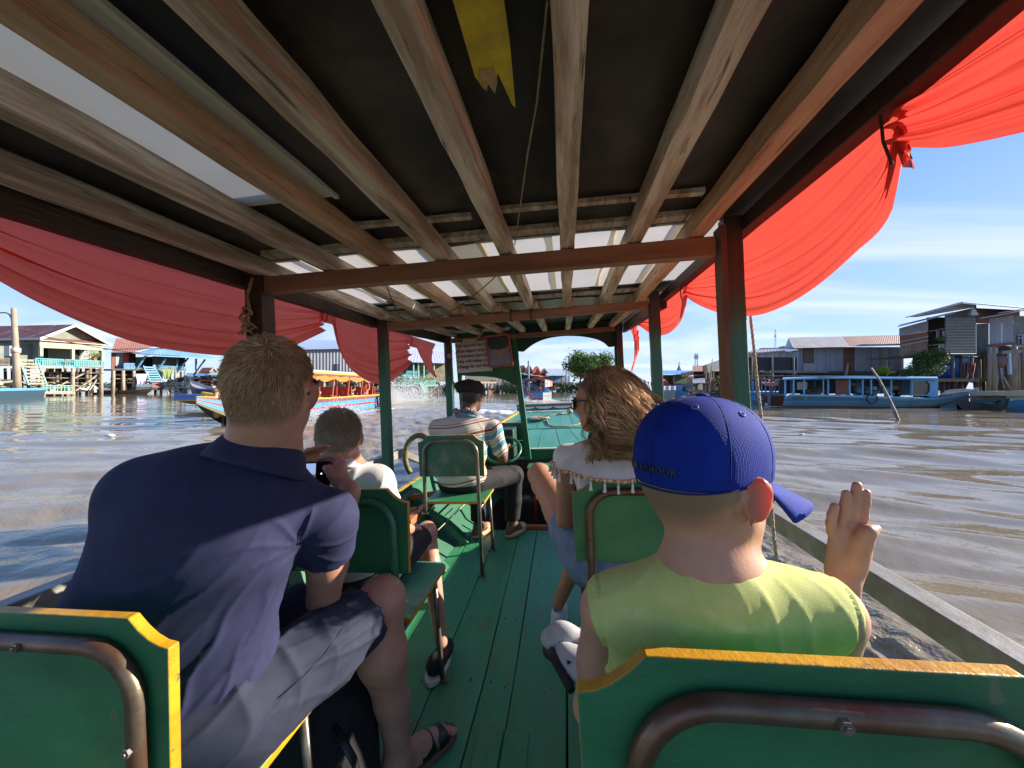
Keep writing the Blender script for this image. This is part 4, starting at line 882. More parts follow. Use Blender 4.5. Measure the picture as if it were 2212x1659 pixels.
# ---------------------------------------------------------------- the river banks and the other boats (world frame)
RA = lambda x, y: (.18517 * x, 658.3 + .18517 * y)
RB = lambda x, y: (274.3 + .14549 * x, 713.1 + .14549 * y)
RC = lambda x, y: (647.3 + .1488 * x, 768 + .1488 * y)
RD = lambda x, y: (932.5 + .1736 * x, 685.7 + .1736 * y)
RE = lambda x, y: (1404.3 + .13225 * x, 740.5 + .13225 * y)
RF = lambda x, y: (1919.9 + .1818 * x, 630.8 + .1818 * y)
RG = lambda x, y: (1590.8 + .28072 * x, 603.4 + .28072 * y)
UP = Vector((0, 0, 1))
class Fac:
 """a vertical facade plane set out between two measured points on the bank"""
 def __init__(s, pL, dL, pR, dR, R=lambda x, y: (x, y)):
  s.A = wd(R(pL, 0)[0], 832, dL); s.B = wd(R(pR, 0)[0], 832, dR); s.A.z = s.B.z = 0; s.t = (s.B - s.A).normalized()
  s.n = Vector((s.t.y, -s.t.x, 0)); s.R = R
  if s.n.dot(-s.A) < 0: s.n = -s.n
 def p(s, x, y, off=0.0):
  px, py = s.R(x, y); d = px_ray(px, py); o = Vector((0, 0, 1.3)); q = s.A + s.n * off; k = (q - o).dot(s.n) / d.dot(s.n); return o + d * k
 def slab(s, x0, y0, x1, y1, off=0.0, th=.06, y0b=None, y1b=None):
  """wall between two pixel corners; th goes away from the viewer"""
  mb = MB(); a = s.p(x0, y1, off); b = s.p(x1, y1 if y1b is None else y1b, off); c = s.p(x1, y0 if y0b is None else y0b, off); d = s.p(x0, y0, off); k = -s.n * th
  return mb.add([a, b, c, d, a + k, b + k, c + k, d + k], [(0, 1, 2, 3), (7, 6, 5, 4), (0, 4, 5, 1), (1, 5, 6, 2), (2, 6, 7, 3), (3, 7, 4, 0)])
 def bar(s, x0, y0, x1, y1, w, off=0.0, off1=None, h=None, mb=None):
  return (mb or MB()).bar(s.p(x0, y0, off), s.p(x1, y1, off if off1 is None else off1), w, h or w, up=tuple(s.n))
 def post(s, x, y0, y1=None, w=.2, off=0.0, mb=None, depth=-.35, lean=0.0):
  a = s.p(x, y0, off); b = a.copy(); b.z = depth; b += s.t * lean
  if y1 is not None: b = s.p(x, y1, off)
  return (mb or MB()).tube([a, a.lerp(b, .5) + s.t * rnd.uniform(-.02, .02), b], [w * .5, w * .52, w * .55], 7)
def corr(mb, a, b, c, d, n=50, amp=.03, mi=0, th=0.0):
 """corrugated sheet: a-b lower edge, d-c upper edge, ribs run a->d"""
 a, b, c, d = map(Vector, (a, b, c, d)); N = (b - a).cross(d - a).normalized()
 def f(u, v): p = a.lerp(b, u).lerp(d.lerp(c, u), v); return p + N * amp * math.sin(u * n * math.pi)
 return mb.grid(f, n * 2, 2, mi)
M_ = lambda *a, **k: mat(*a, **k)
roof_rust = M_('rusty_red_roof', (.22, .075, .05), .75, (.30, .13, .09), 1.2, (1, 1, 1), 0, col3=(.55, .42, .36), scale3=1.6, lo3=.62, hi3=.74)
roof_rust_s = M_('streaked_red_roof', (.17, .05, .04), .7, (.42, .27, .24), .55, (3.4, .35, 1), 0, lo=.55, hi=.66)
roof_brown = M_('brown_roof', (.24, .10, .07), .8, (.30, .14, .10), .8)
roof_blue = M_('pale_blue_roof', (.15, .30, .42), .5, (.20, .35, .44), .7)
roof_blue2 = M_('bright_blue_roof', (.07, .26, .56), .5, (.10, .32, .62), .6)
roof_grey = M_('grey_zinc_roof', (.30, .31, .31), .5, (.24, .24, .25), .8, col3=(.30, .20, .14), scale3=.7, lo3=.6, hi3=.7)
roof_orange = M_('orange_roof', (.60, .16, .07), .7, (.5, .13, .06), 1)
zinc_wall = M_('zinc_wall_sheet', (.25, .28, .33), .5, (.19, .21, .26), .6, (3, 3, .4), 0, col3=(.20, .12, .09), scale3=.8, lo3=.64, hi3=.74)
zinc_lt = M_('pale_zinc_wall', (.28, .30, .32), .5, (.22, .23, .25), .7, (3, 3, .5), col3=(.34, .28, .22), scale3=1.1, lo3=.6, hi3=.75)
rust_wall = M_('rusty_wall_sheet', (.14, .06, .045), .8, (.20, .09, .06), 1.6)
wood_old = M_('grey_stilt_wood', (.26, .22, .17), .85, (.16, .13, .10), 2, (2, 2, .4))
wood_dk = M_('dark_stilt_wood', (.085, .065, .05), .85, (.05, .04, .032), 2)
wood_lt = M_('sunbleached_wood', (.38, .32, .24), .8, (.27, .22, .16), 2)
green_grey = M_('mossy_plaster_wall', (.17, .19, .155), .85, (.24, .255, .22), .9, col3=(.16, .20, .15), scale3=1.4, lo3=.5, hi3=.7)
cream_trim = M_('mossy_cream_trim', (.40, .42, .30), .8, (.30, .33, .23), 2)
mint = M_('mint_railing_paint', (.13, .38, .30), .55, (.19, .44, .36), 2)
turq = M_('turquoise_railing_paint', (.06, .34, .36), .5)
dark_in = M_('painted_interior_shade', (.020, .018, .016), .9)  # near-black stands in for shade inside openings and under floors
blue_p = M_('blue_boat_paint', (.055, .20, .46), .45, (.08, .27, .52), 1.5, col3=(.16, .24, .30), scale3=4, lo3=.6, hi3=.72)
blue_l = M_('light_blue_paint', (.10, .31, .54), .5, (.14, .35, .52), 1.5, col3=(.20, .28, .32), scale3=4, lo3=.6, hi3=.72)
blue_w = M_('weathered_blue_green_hull', (.055, .17, .26), .6, (.07, .17, .16), 1.8, (1, 1, 3), col3=(.20, .19, .12), scale3=2.6, lo3=.55, hi3=.75)
maroon = M_('maroon_paint', (.16, .045, .045), .5, (.22, .07, .06), 3)
orange_c = M_('orange_canopy_cloth', (.85, .28, .06), .7, (.75, .22, .05), 4, trans=.3)
white_tr = M_('white_fascia_paint', (.48, .49, .46), .6)
leaf_d = M_('dark_leaf', (.035, .075, .018), .6, (.07, .12, .03), 1.3, trans=.25, island=.35)
leaf_y = M_('yellow_green_leaf', (.22, .34, .03), .6, trans=.35, island=.3)
glass_d = M_('dark_window_pane', (.03, .035, .04), .15, spec=.6)
def roof_part(T, name, pts, m, n=40, amp=.03):
 mb = MB(); corr(mb, *pts, n=n, amp=amp * .4); return T.part(name, mb, m)
def leaves(mb, c, r, n, s, flat=1.0, seed=0):
 rr = random.Random(seed); c = Vector(c)
 for _ in range(n):
  d = Vector((rr.gauss(0, 1), rr.gauss(0, 1), rr.gauss(0, 1))); d.normalize(); k = rr.random() ** .4; p = c + Vector((d.x * r[0] * k, d.y * r[1] * k, d.z * r[2] * k * flat))
  a = Vector((rr.gauss(0, 1), rr.gauss(0, 1), rr.gauss(0, 1))).normalized(); b = a.cross(Vector((rr.gauss(0, 1), rr.gauss(0, 1), rr.gauss(0, 1)))).normalized(); q = s * rr.uniform(.6, 1.4)
  mb.add([p - a * q, p + b * q * .5, p + a * q, p - b * q * .5], [(0, 1, 2, 3)])
def railing(F, x0, x1, yt0, yb0, yt1, yb1, n, off, w=.05, m=None, T=None, name='railing', bw=None, panels=0):
 mb = MB(); F.bar(x0, yt0, x1, yt1, w, off, mb=mb); F.bar(x0, yb0, x1, yb1, w, off, mb=mb); ym0, ym1 = yt0 * .7 + yb0 * .3, yt1 * .7 + yb1 * .3; F.bar(x0, ym0, x1, ym1, w * .6, off, mb=mb)
 for i in range(n + 1):
  t = i / n; x = x0 + (x1 - x0) * t; ww_ = (bw or w * .7) * (2.0 if panels and i % panels == 0 else 1)
  F.bar(x, yt0 + (yt1 - yt0) * t, x, yb0 + (yb1 - yb0) * t, ww_, off, mb=mb, h=w * .6)
 return T.part(name, mb, m, kind='stuff')
def stairs(F, T, l0, l1, r0, r1, n, off, m_str, m_tread, w=.07):
 """two stringers (top point, bottom point in px) and n treads"""
 T.part('stringer', F.bar(*l0, *l1, w, off, off + 1.2), m_str); T.part('stringer', F.bar(*r0, *r1, w, off, off + 1.2), m_str)
 for i in range(n):
  t = (i + .5) / n; o = off + 1.2 * t; T.part('tread', F.bar(l0[0] + (l1[0] - l0[0]) * t, l0[1] + (l1[1] - l0[1]) * t, r0[0] + (r1[0] - r0[0]) * t, r0[1] + (r1[1] - r0[1]) * t, .20, o, o, h=.04), m_tread)
def stilts(F, T, xs, ytop, off, m, w=.2, name='stilt', depth=-.35):
 for x in xs: T.part(name, F.post(x, ytop, None, w * rnd.uniform(.85, 1.2), off + rnd.uniform(-.05, .05), depth=depth, lean=rnd.uniform(-.08, .08)), m, smooth=True)
def clutter(F, T, x0, y0, x1, y1, off, n, mats, name='clutter', s=(.1, .5), seed=1):
 rr = random.Random(seed); mb = MB()
 for i in range(n):
  p = F.p(rr.uniform(x0, x1), rr.uniform(y0, y1), off - rr.uniform(0, 1.5)); mb.box(p, (rr.uniform(*s), rr.uniform(*s), rr.uniform(*s) * .7), Euler((rr.uniform(-.4, .4), rr.uniform(-.4, .4), rr.uniform(0, 3))).to_matrix(), mi=rr.randrange(len(mats)))
 return T.part(name, mb, mats, kind='stuff')
# ===== left bank, first house: gable end with a turquoise balcony
def house_left_one():
 F = Fac(470, 47.0, 1200, 53.5, RA); T = Thing('stilt_house', 'mossy grey stilt house with red streaked gable roof and turquoise balcony railing, far left', 'house', F.A, None, WORLD)
 P = T.part; L = F.p(470, 385, 1.2); R_ = F.p(1305, 468, 1.2); A = F.p(880, 230, 1.2); back = -F.n * 24
 # roof: two slopes running back, with eave thickness
 A2, L2, R2 = A + back * 1.0, L + back, R_ + back
 roof_part(T, 'roof_slope', (L, L2, A2, A), roof_rust_s, 60, .03); roof_part(T, 'roof_slope', (R2, R_, A, A2), roof_rust_s, 60, .03)
 for a, b in ((L, A), (A, R_)): P('bargeboard', MB().bar(a - Vector((0, 0, .12)), b - Vector((0, 0, .12)), .10, .30, up=tuple(UP)), white_tr)
 P('eave_board', MB().bar(L - Vector((0, 0, .12)), L2 - Vector((0, 0, .12)), .08, .28), white_tr)
 # lean-to skirt of lower roof at the left side
 q0 = L - Vector((0, 0, .15)); P('gable_wall', MB().add([F.p(520, 385), F.p(1180, 440), F.p(850, 262)] + [F.p(520, 385, -.1), F.p(1180, 440, -.1), F.p(850, 262, -.1)], [(0, 1, 2), (5, 4, 3), (0, 3, 4, 1), (1, 4, 5, 2), (2, 5, 3, 0)]), green_grey)
 roof_part(T, 'skirt_roof', (F.p(460, 408, 1.25), F.p(1240, 468, 1.25), F.p(1190, 428, .05), F.p(500, 382, .05)), roof_rust, 40, .02)
 P('skirt_fascia', F.bar(462, 412, 1238, 470, .08, 1.27, h=.14), white_tr)
 P('balcony_lintel', F.slab(462, 430, 1212, 500, 1.0, .12, 478, 535), cream_trim)
 for x, y0, y1 in ((475, 488, 610), (845, 512, 640), (1190, 535, 660)): P('balcony_column', F.bar(x, y0, x, y1, .28, 1.0), cream_trim)
 P('back_wall', F.slab(350, 465, 1150, 700, -2.2, .1, 520, 700), green_grey)
 P('doorway', F.slab(490, 500, 560, 640, -2.17, .02), dark_in); P('doorway', F.slab(402, 488, 452, 640, -2.17, .02), dark_in); P('doorway', F.slab(860, 515, 925, 640, -2.17, .02), dark_in)
 P('left_wall', F.slab(215, 455, 402, 640, -1.2, .1), green_grey); P('left_wall', F.slab(-200, 480, 45, 640, -1.2, .1), green_grey)
 P('side_wall', MB().add([F.p(470, 400), F.p(470, 640), F.p(470, 640) + back * .9, F.p(470, 400) + back * .9], [(0, 1, 2, 3)]), green_grey)
 P('side_wall', MB().add([F.p(1180, 450, -2), F.p(1180, 700, -2), F.p(1180, 700, -2) + back * .9, F.p(1180, 450, -2) + back * .9], [(3, 2, 1, 0)]), green_grey)
 P('floor_slab', F.slab(410, 722, 1212, 742, 1.15, 3.2), wood_lt); P('left_floor', F.slab(-200, 690, 420, 712, .3, 6), wood_old)
 P('balcony_step', F.slab(240, 640, 410, 705, .4, .1), cream_trim)
 railing(F, 415, 1208, 625, 705, 660, 735, 30, 1.1, .10, turq, T, 'balcony_railing', .07, 3)
 railing(F, -150, 110, 620, 700, 625, 705, 18, .4, .06, wood_old, T, 'side_railing')
 stilts(F, T, (492, 850, 1185), 742, 1.0, wood_lt, .36); stilts(F, T, (610, 665, 1010, 1050, 1165), 742, -1.2, wood_old, .3); stilts(F, T, (-40, 60, 140, 550, 760, 900, 1100), 742, -3.5, wood_dk, .28); stilts(F, T, (940, 1080, 700, 580, 330, 250), 742, -5.5, wood_dk, .28)
 for (a, b, c_, d) in ((1150, 805, 880, 1005), (980, 800, 720, 930), (1155, 830, 1040, 1000), (230, 880, 300, 925), (365, 870, 480, 935), (390, 900, 440, 850)): P('brace', F.bar(a, b, c_, d, .16, .6), wood_lt)
 for y in (785, 850, 905): P('tie_beam', F.bar(480, y, 1200, y + 12, .10, -.6), wood_old)
 stairs(F, T, (215, 620), (335, 940), (430, 640), (545, 940), 8, .9, mint, wood_lt, .14)
 railing(F, 502, 838, 945, 1018, 945, 1012, 8, 2.2, .12, mint, T, 'landing_railing'); railing(F, 250, 480, 985, 1010, 985, 1008, 12, 1.8, .08, mint, T, 'landing_railing')
 P('landing', F.slab(230, 1015, 875, 1042, 2.4, 2.5), M_('pink_brown_boards', (.40, .26, .20), .8))
 P('under_shade_sheet', F.slab(480, 780, 1180, 960, -7, .1), dark_in)  # dark sheet added as the shade under the house
 clutter(F, T, 560, 950, 1100, 1010, .5, 26, [wood_lt, wood_old, white_tr], 'stored_planks', (.15, .9), 3); clutter(F, T, -100, 870, 120, 960, .0, 14, [wood_lt, cream_trim], 'stored_boxes', (.3, .9), 4)
 # A-frame ladder on the balcony
 lt = single('step_ladder', 'white A-frame step ladder standing on the turquoise balcony', 'ladder', F.bar(995, 525, 940, 640, .08, .6, mb=F.bar(1010, 525, 1065, 640, .08, .6, mb=F.bar(970, 575, 1035, 575, .06, .6, mb=F.bar(950, 625, 1055, 625, .06, .6)))), white_paint, F.p(1000, 640, .6), None, WORLD)
 mb = MB(); leaves(mb, F.p(1130, 590, .9), (.5, .4, .5), 60, .12, seed=4); leaves(mb, F.p(1080, 580, .9), (.4, .4, .6), 50, .12, seed=5)
 pl = Thing('potted_plants', 'yellow-green potted plants on the right of the turquoise balcony', 'plant', F.p(1100, 650, .9), None, WORLD); pl.part('foliage', mb, M_('pale_leaf', (.30, .40, .14), .6, trans=.3)); pl.part('pot', MB().cyl(F.p(1100, 655, .9), F.p(1100, 620, .9), .18, 8, 0, .24), roof_orange)
 return F
F1 = house_left_one()
# lamp pole in the water at far left
F = Fac(0, 42, 260, 42.5, RA)
T = Thing('utility_pole', 'pale concrete lamp pole with curved arm rising from the water at far left', 'pole', F.p(200, 1010), None, WORLD)
T.part('pole', MB().tube([F.p(155, 40), F.p(175, 400), F.p(190, 700), F.p(205, 1005)], [.20, .25, .29, .33], 12), M_('old_concrete', (.36, .30, .22), .8, (.28, .23, .17), 1.2), smooth=True)
T.part('lamp_arm', MB().tube([F.p(140, 250), F.p(132, 160), F.p(105, 110), F.p(60, 92), F.p(-30, 95)], .07, 6), wood_old, smooth=True)
T.part('meter_box', MB().box(F.p(115, 540), (.8, .5, 1.1)), white_tr)
T.part('clamp', MB().cyl(F.p(186, 505), F.p(187, 560), .36, 10), M_('old_concrete2', (.55, .50, .42), .7), smooth=True)
single('power_cable', 'thin black cable sagging from the lamp pole to the blue verandah house', 'cable', MB().tube([F.p(170, 270), F.p(700, 415, -2), F.p(1150, 500, -6), F.p(1659, 575, -8), F.p(2100, 600, -12)], .045, 4), rope_dk, F.p(170, 270), None, WORLD)
single('power_cable', 'black cable stretching across the brown roof of the second left house', 'cable', MB().tube([F.p(1200, 520, -6), F.p(1659, 515, -6), F.p(2400, 498, -9)], .045, 4), rope_dk, F.p(1200, 520, -6), None, WORLD)
# ===== left bank, second house: brown roof, red panel; blue verandah
def house_left_two():
 F = Fac(0, 57, 1000, 66, RB); T = Thing('stilt_house', 'stilt house with broad brown roof, red wall panel and pale blue verandah roof', 'house', F.A, None, WORLD); P = T.part
 back = -F.n * 10
 a, b = F.p(-230, 322, 1.5), F.p(640, 352, 1.5); c_, d = F.p(620, 235, -5), F.p(-160, 118, -5)
 roof_part(T, 'roof_slope', (a, b, c_, d), roof_brown, 50, .04)
 for (x0, x1, m) in ((-230, -165, rust_wall), (-165, -60, zinc_wall), (-60, 25, M_('red_wall_panel', (.45, .06, .05), .6)), (25, 130, dark_in), (385, 720, M_('dark_plank_wall', (.09, .085, .075), .8, (.14, .13, .11), 2)), (720, 865, dark_in)):
  P('wall_panel', F.slab(x0, 330, x1, 575, 0, .1), m)
 P('doorway', F.slab(225, 395, 388, 580, -.8, .05), dark_in); P('wall_panel', F.slab(130, 400, 225, 575, -.4, .1), M_('olive_wall', (.12, .14, .09), .8))
 roof_part(T, 'verandah_roof', (F.p(300, 372, 3.2), F.p(1400, 425, 3.2), F.p(900, 318, .2), F.p(430, 268, .2)), roof_blue, 44, .04)
 roof_part(T, 'verandah_roof', (F.p(50, 342, 1.2), F.p(310, 372, 3.2), F.p(560, 232, .1), F.p(120, 330, .1)), roof_blue, 20, .03)
 P('blue_fascia', F.bar(310, 378, 1400, 430, .10, 3.25, h=.30), blue_l); P('ridge_cap', F.bar(110, 330, 490, 236, .22, 1.0), blue_l); P('ridge_cap', F.slab(420, 240, 560, 272, .5, .1), blue_l)
 for x0, y0, x1, y1 in ((280, 382, 125, 600), (580, 420, 440, 610), (910, 410, 730, 640), (1160, 435, 990, 670)): P('diagonal_prop', F.bar(x0, y0, x1, y1, .20, 2.2, .8), blue_l if x0 < 700 else M_('dark_blue_prop', (.05, .09, .13), .6))
 for x in (745, 1025): P('verandah_post', F.bar(x, 425, x, 600, .22, .9), blue_l)
 P('floor_slab', F.slab(-230, 578, 870, 600, 1.0, 4), wood_dk)
 railing(F, -40, 110, 495, 575, 495, 575, 16, .95, .09, blue_p, T, 'blue_railing', .16); railing(F, 385, 500, 520, 575, 525, 580, 6, 1.0, .09, blue_l, T, 'blue_railing'); railing(F, 500, 880, 530, 600, 550, 612, 12, 1.0, .09, blue_l, T, 'blue_railing')
 stairs(F, T, (240, 530), (350, 775), (390, 540), (540, 775), 7, 1.2, blue_l, blue_l, .13)
 stilts(F, T, (-200, -60, 100, 300, 510, 720, 860), 600, .8, wood_lt, .34); stilts(F, T, (-120, -20, 40, 220, 420, 640, 800), 600, -2.5, wood_dk, .3)
 P('under_shade_sheet', F.slab(-230, 600, 520, 890, -5, .1), dark_in)
 for y in (660, 720, 780): P('tie_beam', F.bar(-230, y, 90, y + 6, .12, -.5), wood_old)
 mb = MB(); rr = random.Random(9)
 for i in range(40): mb.box(F.p(rr.uniform(-220, 80), rr.uniform(660, 800), -4.8), (rr.uniform(.2, .7), .1, rr.uniform(.15, .5)))
 P('painted_daylight_bits', mb, zinc_lt, kind='stuff')  # pale boxes paint in daylight showing through the dark back
 P('landing', F.slab(130, 860, 540, 885, 1.8, 2), wood_dk); P('blue_board', F.slab(140, 800, 380, 850, 2.0, .1), M_('dark_teal_board', (.03, .09, .12), .6)); P('red_board', F.slab(375, 780, 510, 855, 2.05, .1), maroon)
 P('platform', F.slab(700, 840, 1100, 862, 1.0, 2.5), wood_lt); railing(F, 720, 1080, 780, 855, 785, 850, 9, 1.2, .11, M_('pale_blue_rail', (.42, .56, .62), .6), T, 'white_railing')
 stilts(F, T, (825, 880, 990, 760), 860, .8, wood_old, .35)
 stairs(F, T, (545, 780), (620, 945), (715, 800), (800, 945), 4, 2.0, wood_lt, wood_lt, .15)
 P('platform_beam', F.bar(700, 700, 1100, 715, .2, .2), wood_lt)
 clutter(F, T, 570, 760, 720, 830, 1.5, 30, [wood_lt, wood_old], 'driftwood_pile', (.15, .9), 6); clutter(F, T, 740, 700, 1080, 800, -.2, 30, [wood_lt, wood_dk, zinc_lt, maroon], 'stored_goods', (.2, .9), 7)
 # cloths
 def cloth(lab, pts, m, cat='cloth'):
  (x0, y0), (x1, y1), (x2, y2), (x3, y3) = pts
  f = lambda u, v: F.p(x0 + (x1 - x0) * u + ((x3 - x0) * (1 - u) + (x2 - x1) * u) * v, y0 + (y1 - y0) * u + ((y3 - y0) * (1 - u) + (y2 - y1) * u) * v, 1.9 + .12 * math.sin(u * 14) * v)
  mb = MB(); mb.grid(f, 24, 10); single('hung_cloth', lab, cat, mb, m, F.p(x0, y0, 1.9), None, WORLD, True)
 cloth('olive green cloth hanging beside the blue stairs of the verandah house', [(515, 575), (695, 580), (640, 720), (560, 730)], M_('olive_cloth', (.24, .30, .10), .8, trans=.2))
 cloth('purple and white checked cloth hanging below the blue verandah', [(132, 648), (300, 650), (262, 815), (150, 825)], M_('lilac_check_cloth', (.30, .28, .55), .8, (.62, .60, .78), 2.2, (1, 1, 1), lo=.48, hi=.52))
 return F
F2 = house_left_two()
# ===== generic long canoe / boat hull
def hull(T, bow, stern, w, h, mats, bow_up=.35, stern_up=.1, name='hull', flare=.75, bands=None, nseg=20, draft=.15, taper=.35, stern_w=.8):
 """bands: list of (fraction from top, material index) painting strakes; one closed shell"""
 bow, stern = Vector(bow), Vector(stern); ax = (bow - stern); L = ax.length; ax.normalize(); sd = Vector((ax.y, -ax.x, 0))
 bands = bands or [(0, 0), (1, 0)]; mb = MB(); fr = [b[0] for b in bands]
 rows = []
 for i in range(nseg + 1):
  t = i / nseg; ws = w / 2 * (min(1, stern_w + t * 1.2) if t < .2 else 1) * (1 - max(0, (t - (1 - taper)) / taper) ** 2.0 * .985)
  top = h + bow_up * max(0, (t - .55) / .45) ** 2 + stern_up * max(0, (.15 - t) / .15) ** 1.5; bot = -draft + (h + bow_up * .6) * max(0, (t - .82) / .18) ** 1.6
  c = stern + ax * (L * t); row = []
  for s in (-1, 1):
   q = []
   for f in fr: z = top + (bot - top) * f; wf = ws * (1 - (1 - flare) * f ** 1.3); p = c + sd * s * wf; q.append(Vector((p.x, p.y, z)))
   row.append(q)
  inner = [Vector((c.x, c.y, top)) + sd * s * max(ws - .06, .002) for s in (-1, 1)]; deck = [Vector((c.x, c.y, max(top - .28, bot + .03))) + sd * s * max(ws * .85 - .06, .002) for s in (-1, 1)]
  rows.append((row, inner, deck))
 for i in range(nseg):
  (r0, i0, d0), (r1, i1, d1) = rows[i], rows[i + 1]
  for s in (0, 1):
   for k in range(len(fr) - 1):
    q = [r0[s][k], r1[s][k], r1[s][k + 1], r0[s][k + 1]]; q = q if s == 0 else q[::-1]; mb.add(q, [(3, 2, 1, 0)], bands[k][1])
   q = [r0[s][0], r1[s][0], i1[s], i0[s]]; mb.add(q if s else q[::-1], [(0, 1, 2, 3)], bands[0][1])
   q = [i0[s], i1[s], d1[s], d0[s]]; mb.add(q if s else q[::-1], [(0, 1, 2, 3)], bands[0][1])
  mb.add([d0[0], d0[1], d1[1], d1[0]], [(0, 1, 2, 3)], bands[0][1])
 for e in (0, nseg):
  r = rows[e][0]; mb.add([p for p in r[0]] + [p for p in reversed(r[1])], [tuple(range(2 * len(fr)))], bands[0][1])
 T.part(name, mb, mats); return ax, sd, L
def canoe(label, bow, stern, w, h, m, cat='canoe', name='canoe', group=None, inner=None):
 T = Thing(name, label, cat, ((Vector(bow) + Vector(stern)) / 2), group, WORLD); ax, sd, L = hull(T, bow, stern, w, h, [m], .25, .2, taper=.4, stern_w=.3, flare=.6)
 for t in (.3, .5, .7): c = Vector(stern) + ax * L * t; T.part('thwart', MB().box((c.x, c.y, h - .05), (w * .8, .2, .03), Matrix.Rotation(math.atan2(sd.y, sd.x), 3, 'Z')), wood_old)
 return T
canoe('long dark canoe with reddish tip moored under the balcony of the second left house', ww(*RB(370, 950)), ww(*RA(1090, 1040)), 1.1, .55, M_('dark_red_canoe', (.10, .06, .05), .6, (.16, .15, .12), 1))
T = Thing('moored_boat', 'dark boat with pale blue deck tied at the foot of the lamp pole', 'boat', ww(20, 862), None, WORLD); hull(T, ww(95, 858.5), ww(-60, 866), 2.2, 1.0, [M_('dark_blue_hull', (.03, .07, .10), .6), blue_l], .0, .0, bands=[(0, 1), (.18, 0), (1, 0)])
T = Thing('mooring_piles', 'white and orange painted mooring stubs in front of the lamp pole boat', 'piles', ww(50, 864), None, WORLD)
for i, (x, m) in enumerate(((205, white_tr), (270, roof_orange), (330, blue_l), (360, white_tr), (430, wood_lt))): T.part('pile', MB().tube([Fac(0, 41, 500, 42, RA).p(x, 1030), Fac(0, 41, 500, 42, RA).p(x + 8, 1120)], .22, 7), m, smooth=True)
def far_roof_house(label, F, T, x0, x1, ye, yr, xr0, xr1, m, wallm, yb, off=0, name='roof_slope', fas=white_tr):
 pass
# distant orange roofs, left
for i, (x0, xa, x1, ye, ya, lab) in enumerate(((1060, 1300, 1350, 625, 556, 'wide orange gabled roof in the distance left of the man in navy'), (1230, 1395, 1500, 630, 572, 'smaller orange roof just right of the wide orange one'), (1480, 1560, 1640, 625, 572, 'grey-brown gabled roof at the right end of the far orange roofs'))):
 F = Fac(900, 96 + i * 3, 1700, 104 + i * 3, RB); T = Thing('far_house', lab, 'house', F.p(x0, 640), 'distant roofs behind the floating sheds', WORLD); m = roof_orange if i < 2 else roof_brown
 a, b, ap = F.p(xa - 70, ye, 0), F.p(x1, ye, 0), F.p((xa - 70 + x1) / 2, ya, 0); sh = F.p(x0, ye, -6) - F.p(xa - 70, ye, 0)
 roof_part(T, 'roof_slope', (a + sh, a, ap, ap + sh), m, 20, .05); roof_part(T, 'roof_slope', (b, b + sh, ap + sh, ap), m, 20, .05); T.part('gable', MB().add([a, b, ap], [(0, 1, 2)]), m if i < 2 else zinc_lt); T.part('wall', F.slab(x0, ye, x1, 800, -1, .2), wood_dk)
 T.part('bargeboard', F.bar(xa - 72, ye, (xa - 70 + x1) / 2, ya - 3, .25, .1), white_tr); T.part('bargeboard', F.bar((xa - 70 + x1) / 2, ya - 3, x1 + 3, ye, .25, .1), white_tr)
# floating shed with blue awnings
F = Fac(800, 74, 1700, 78, RB)
T = Thing('market_platform', 'platform shed under two pale blue awnings behind the yellow-railed boat', 'shed', F.p(1100, 800), None, WORLD)
for x0, x1, y0, y1, m in ((830, 1200, 650, 678, roof_blue2), (1190, 1640, 628, 662, M_('teal_awning', (.25, .50, .55), .6))): roof_part(T, 'awning', (F.p(x0, y1, 1.5), F.p(x1, y1, 1.5), F.p(x1 - 60, y0, -1), F.p(x0 + 70, y0, -1)), m, 20, .03)
T.part('deck', F.slab(850, 740, 1700, 756, 1, 3), M_('dark_red_boards', (.12, .05, .05), .7)); T.part('back_wall', F.slab(850, 640, 1700, 860, -4, .2), M_('grey_mottled_wall', (.20, .19, .18), .8, (.34, .33, .31), .5))  # back wall mottled in two greys
for x in (870, 1000, 1100, 1230, 1350, 1480, 1600): T.part('post', F.bar(x, 660, x, 880, .25, .3), wood_lt if x % 3 else maroon)
for x in (1150, 1330, 1460): T.part('bulwark', F.slab(x, 755, x + 80, 880, .5, .2), M_('maroon_board', (.12, .04, .04), .7))
clutter(F, T, 1000, 690, 1640, 740, .5, 30, [zinc_lt, maroon, blue_l, wood_lt], 'stored_goods', (.2, .9), 8); clutter(F, T, 1000, 765, 1640, 870, .5, 44, [white_tr, wood_dk, wood_lt], 'stored_goods', (.2, 1.0), 12)
T = Thing('moored_boat', 'dark blue boat with a pale pointed bow tied beside the platform shed', 'boat', ww(440, 856), None, WORLD); hull(T, ww(*RB(940, 975)) , ww(*RB(1700, 985)), 2.0, .9, [M_('navy_hull', (.03, .045, .12), .5), zinc_lt], 1.0, .2, bands=[(0, 1), (.10, 0), (1, 0)])
# ===== big grey warehouse seen through the gap of the coral cloth
F = Fac(660, 66, 850, 74)
T = Thing('warehouse', 'tall grey corrugated warehouse with small dark window seen below the left cloth', 'warehouse', F.p(700, 840), None, WORLD)
T.part('wall', corr(MB(), F.p(560, 842), F.p(870, 842), F.p(870, 750), F.p(560, 756), 90, .04), zinc_lt); roof_part(T, 'roof_slope', (F.p(555, 757, .6), F.p(875, 751, .6), F.p(860, 738, -9), F.p(640, 733, -9)), M_('blue_grey_roof', (.30, .36, .46), .5), 80, .05)
T.part('window', F.slab(783 - 0, 786, 792, 800, .1, .05), glass_d)
T.part('window', F.slab(*(lambda a, b: (a[0], a[1], b[0], b[1]))(RC(505, 122), RC(572, 218)), .12, .05), glass_d); T.part('shutter', F.slab(*(lambda a, b: (a[0], a[1], b[0], b[1]))(RC(540, 122), RC(556, 218)), .2, .05), zinc_wall)
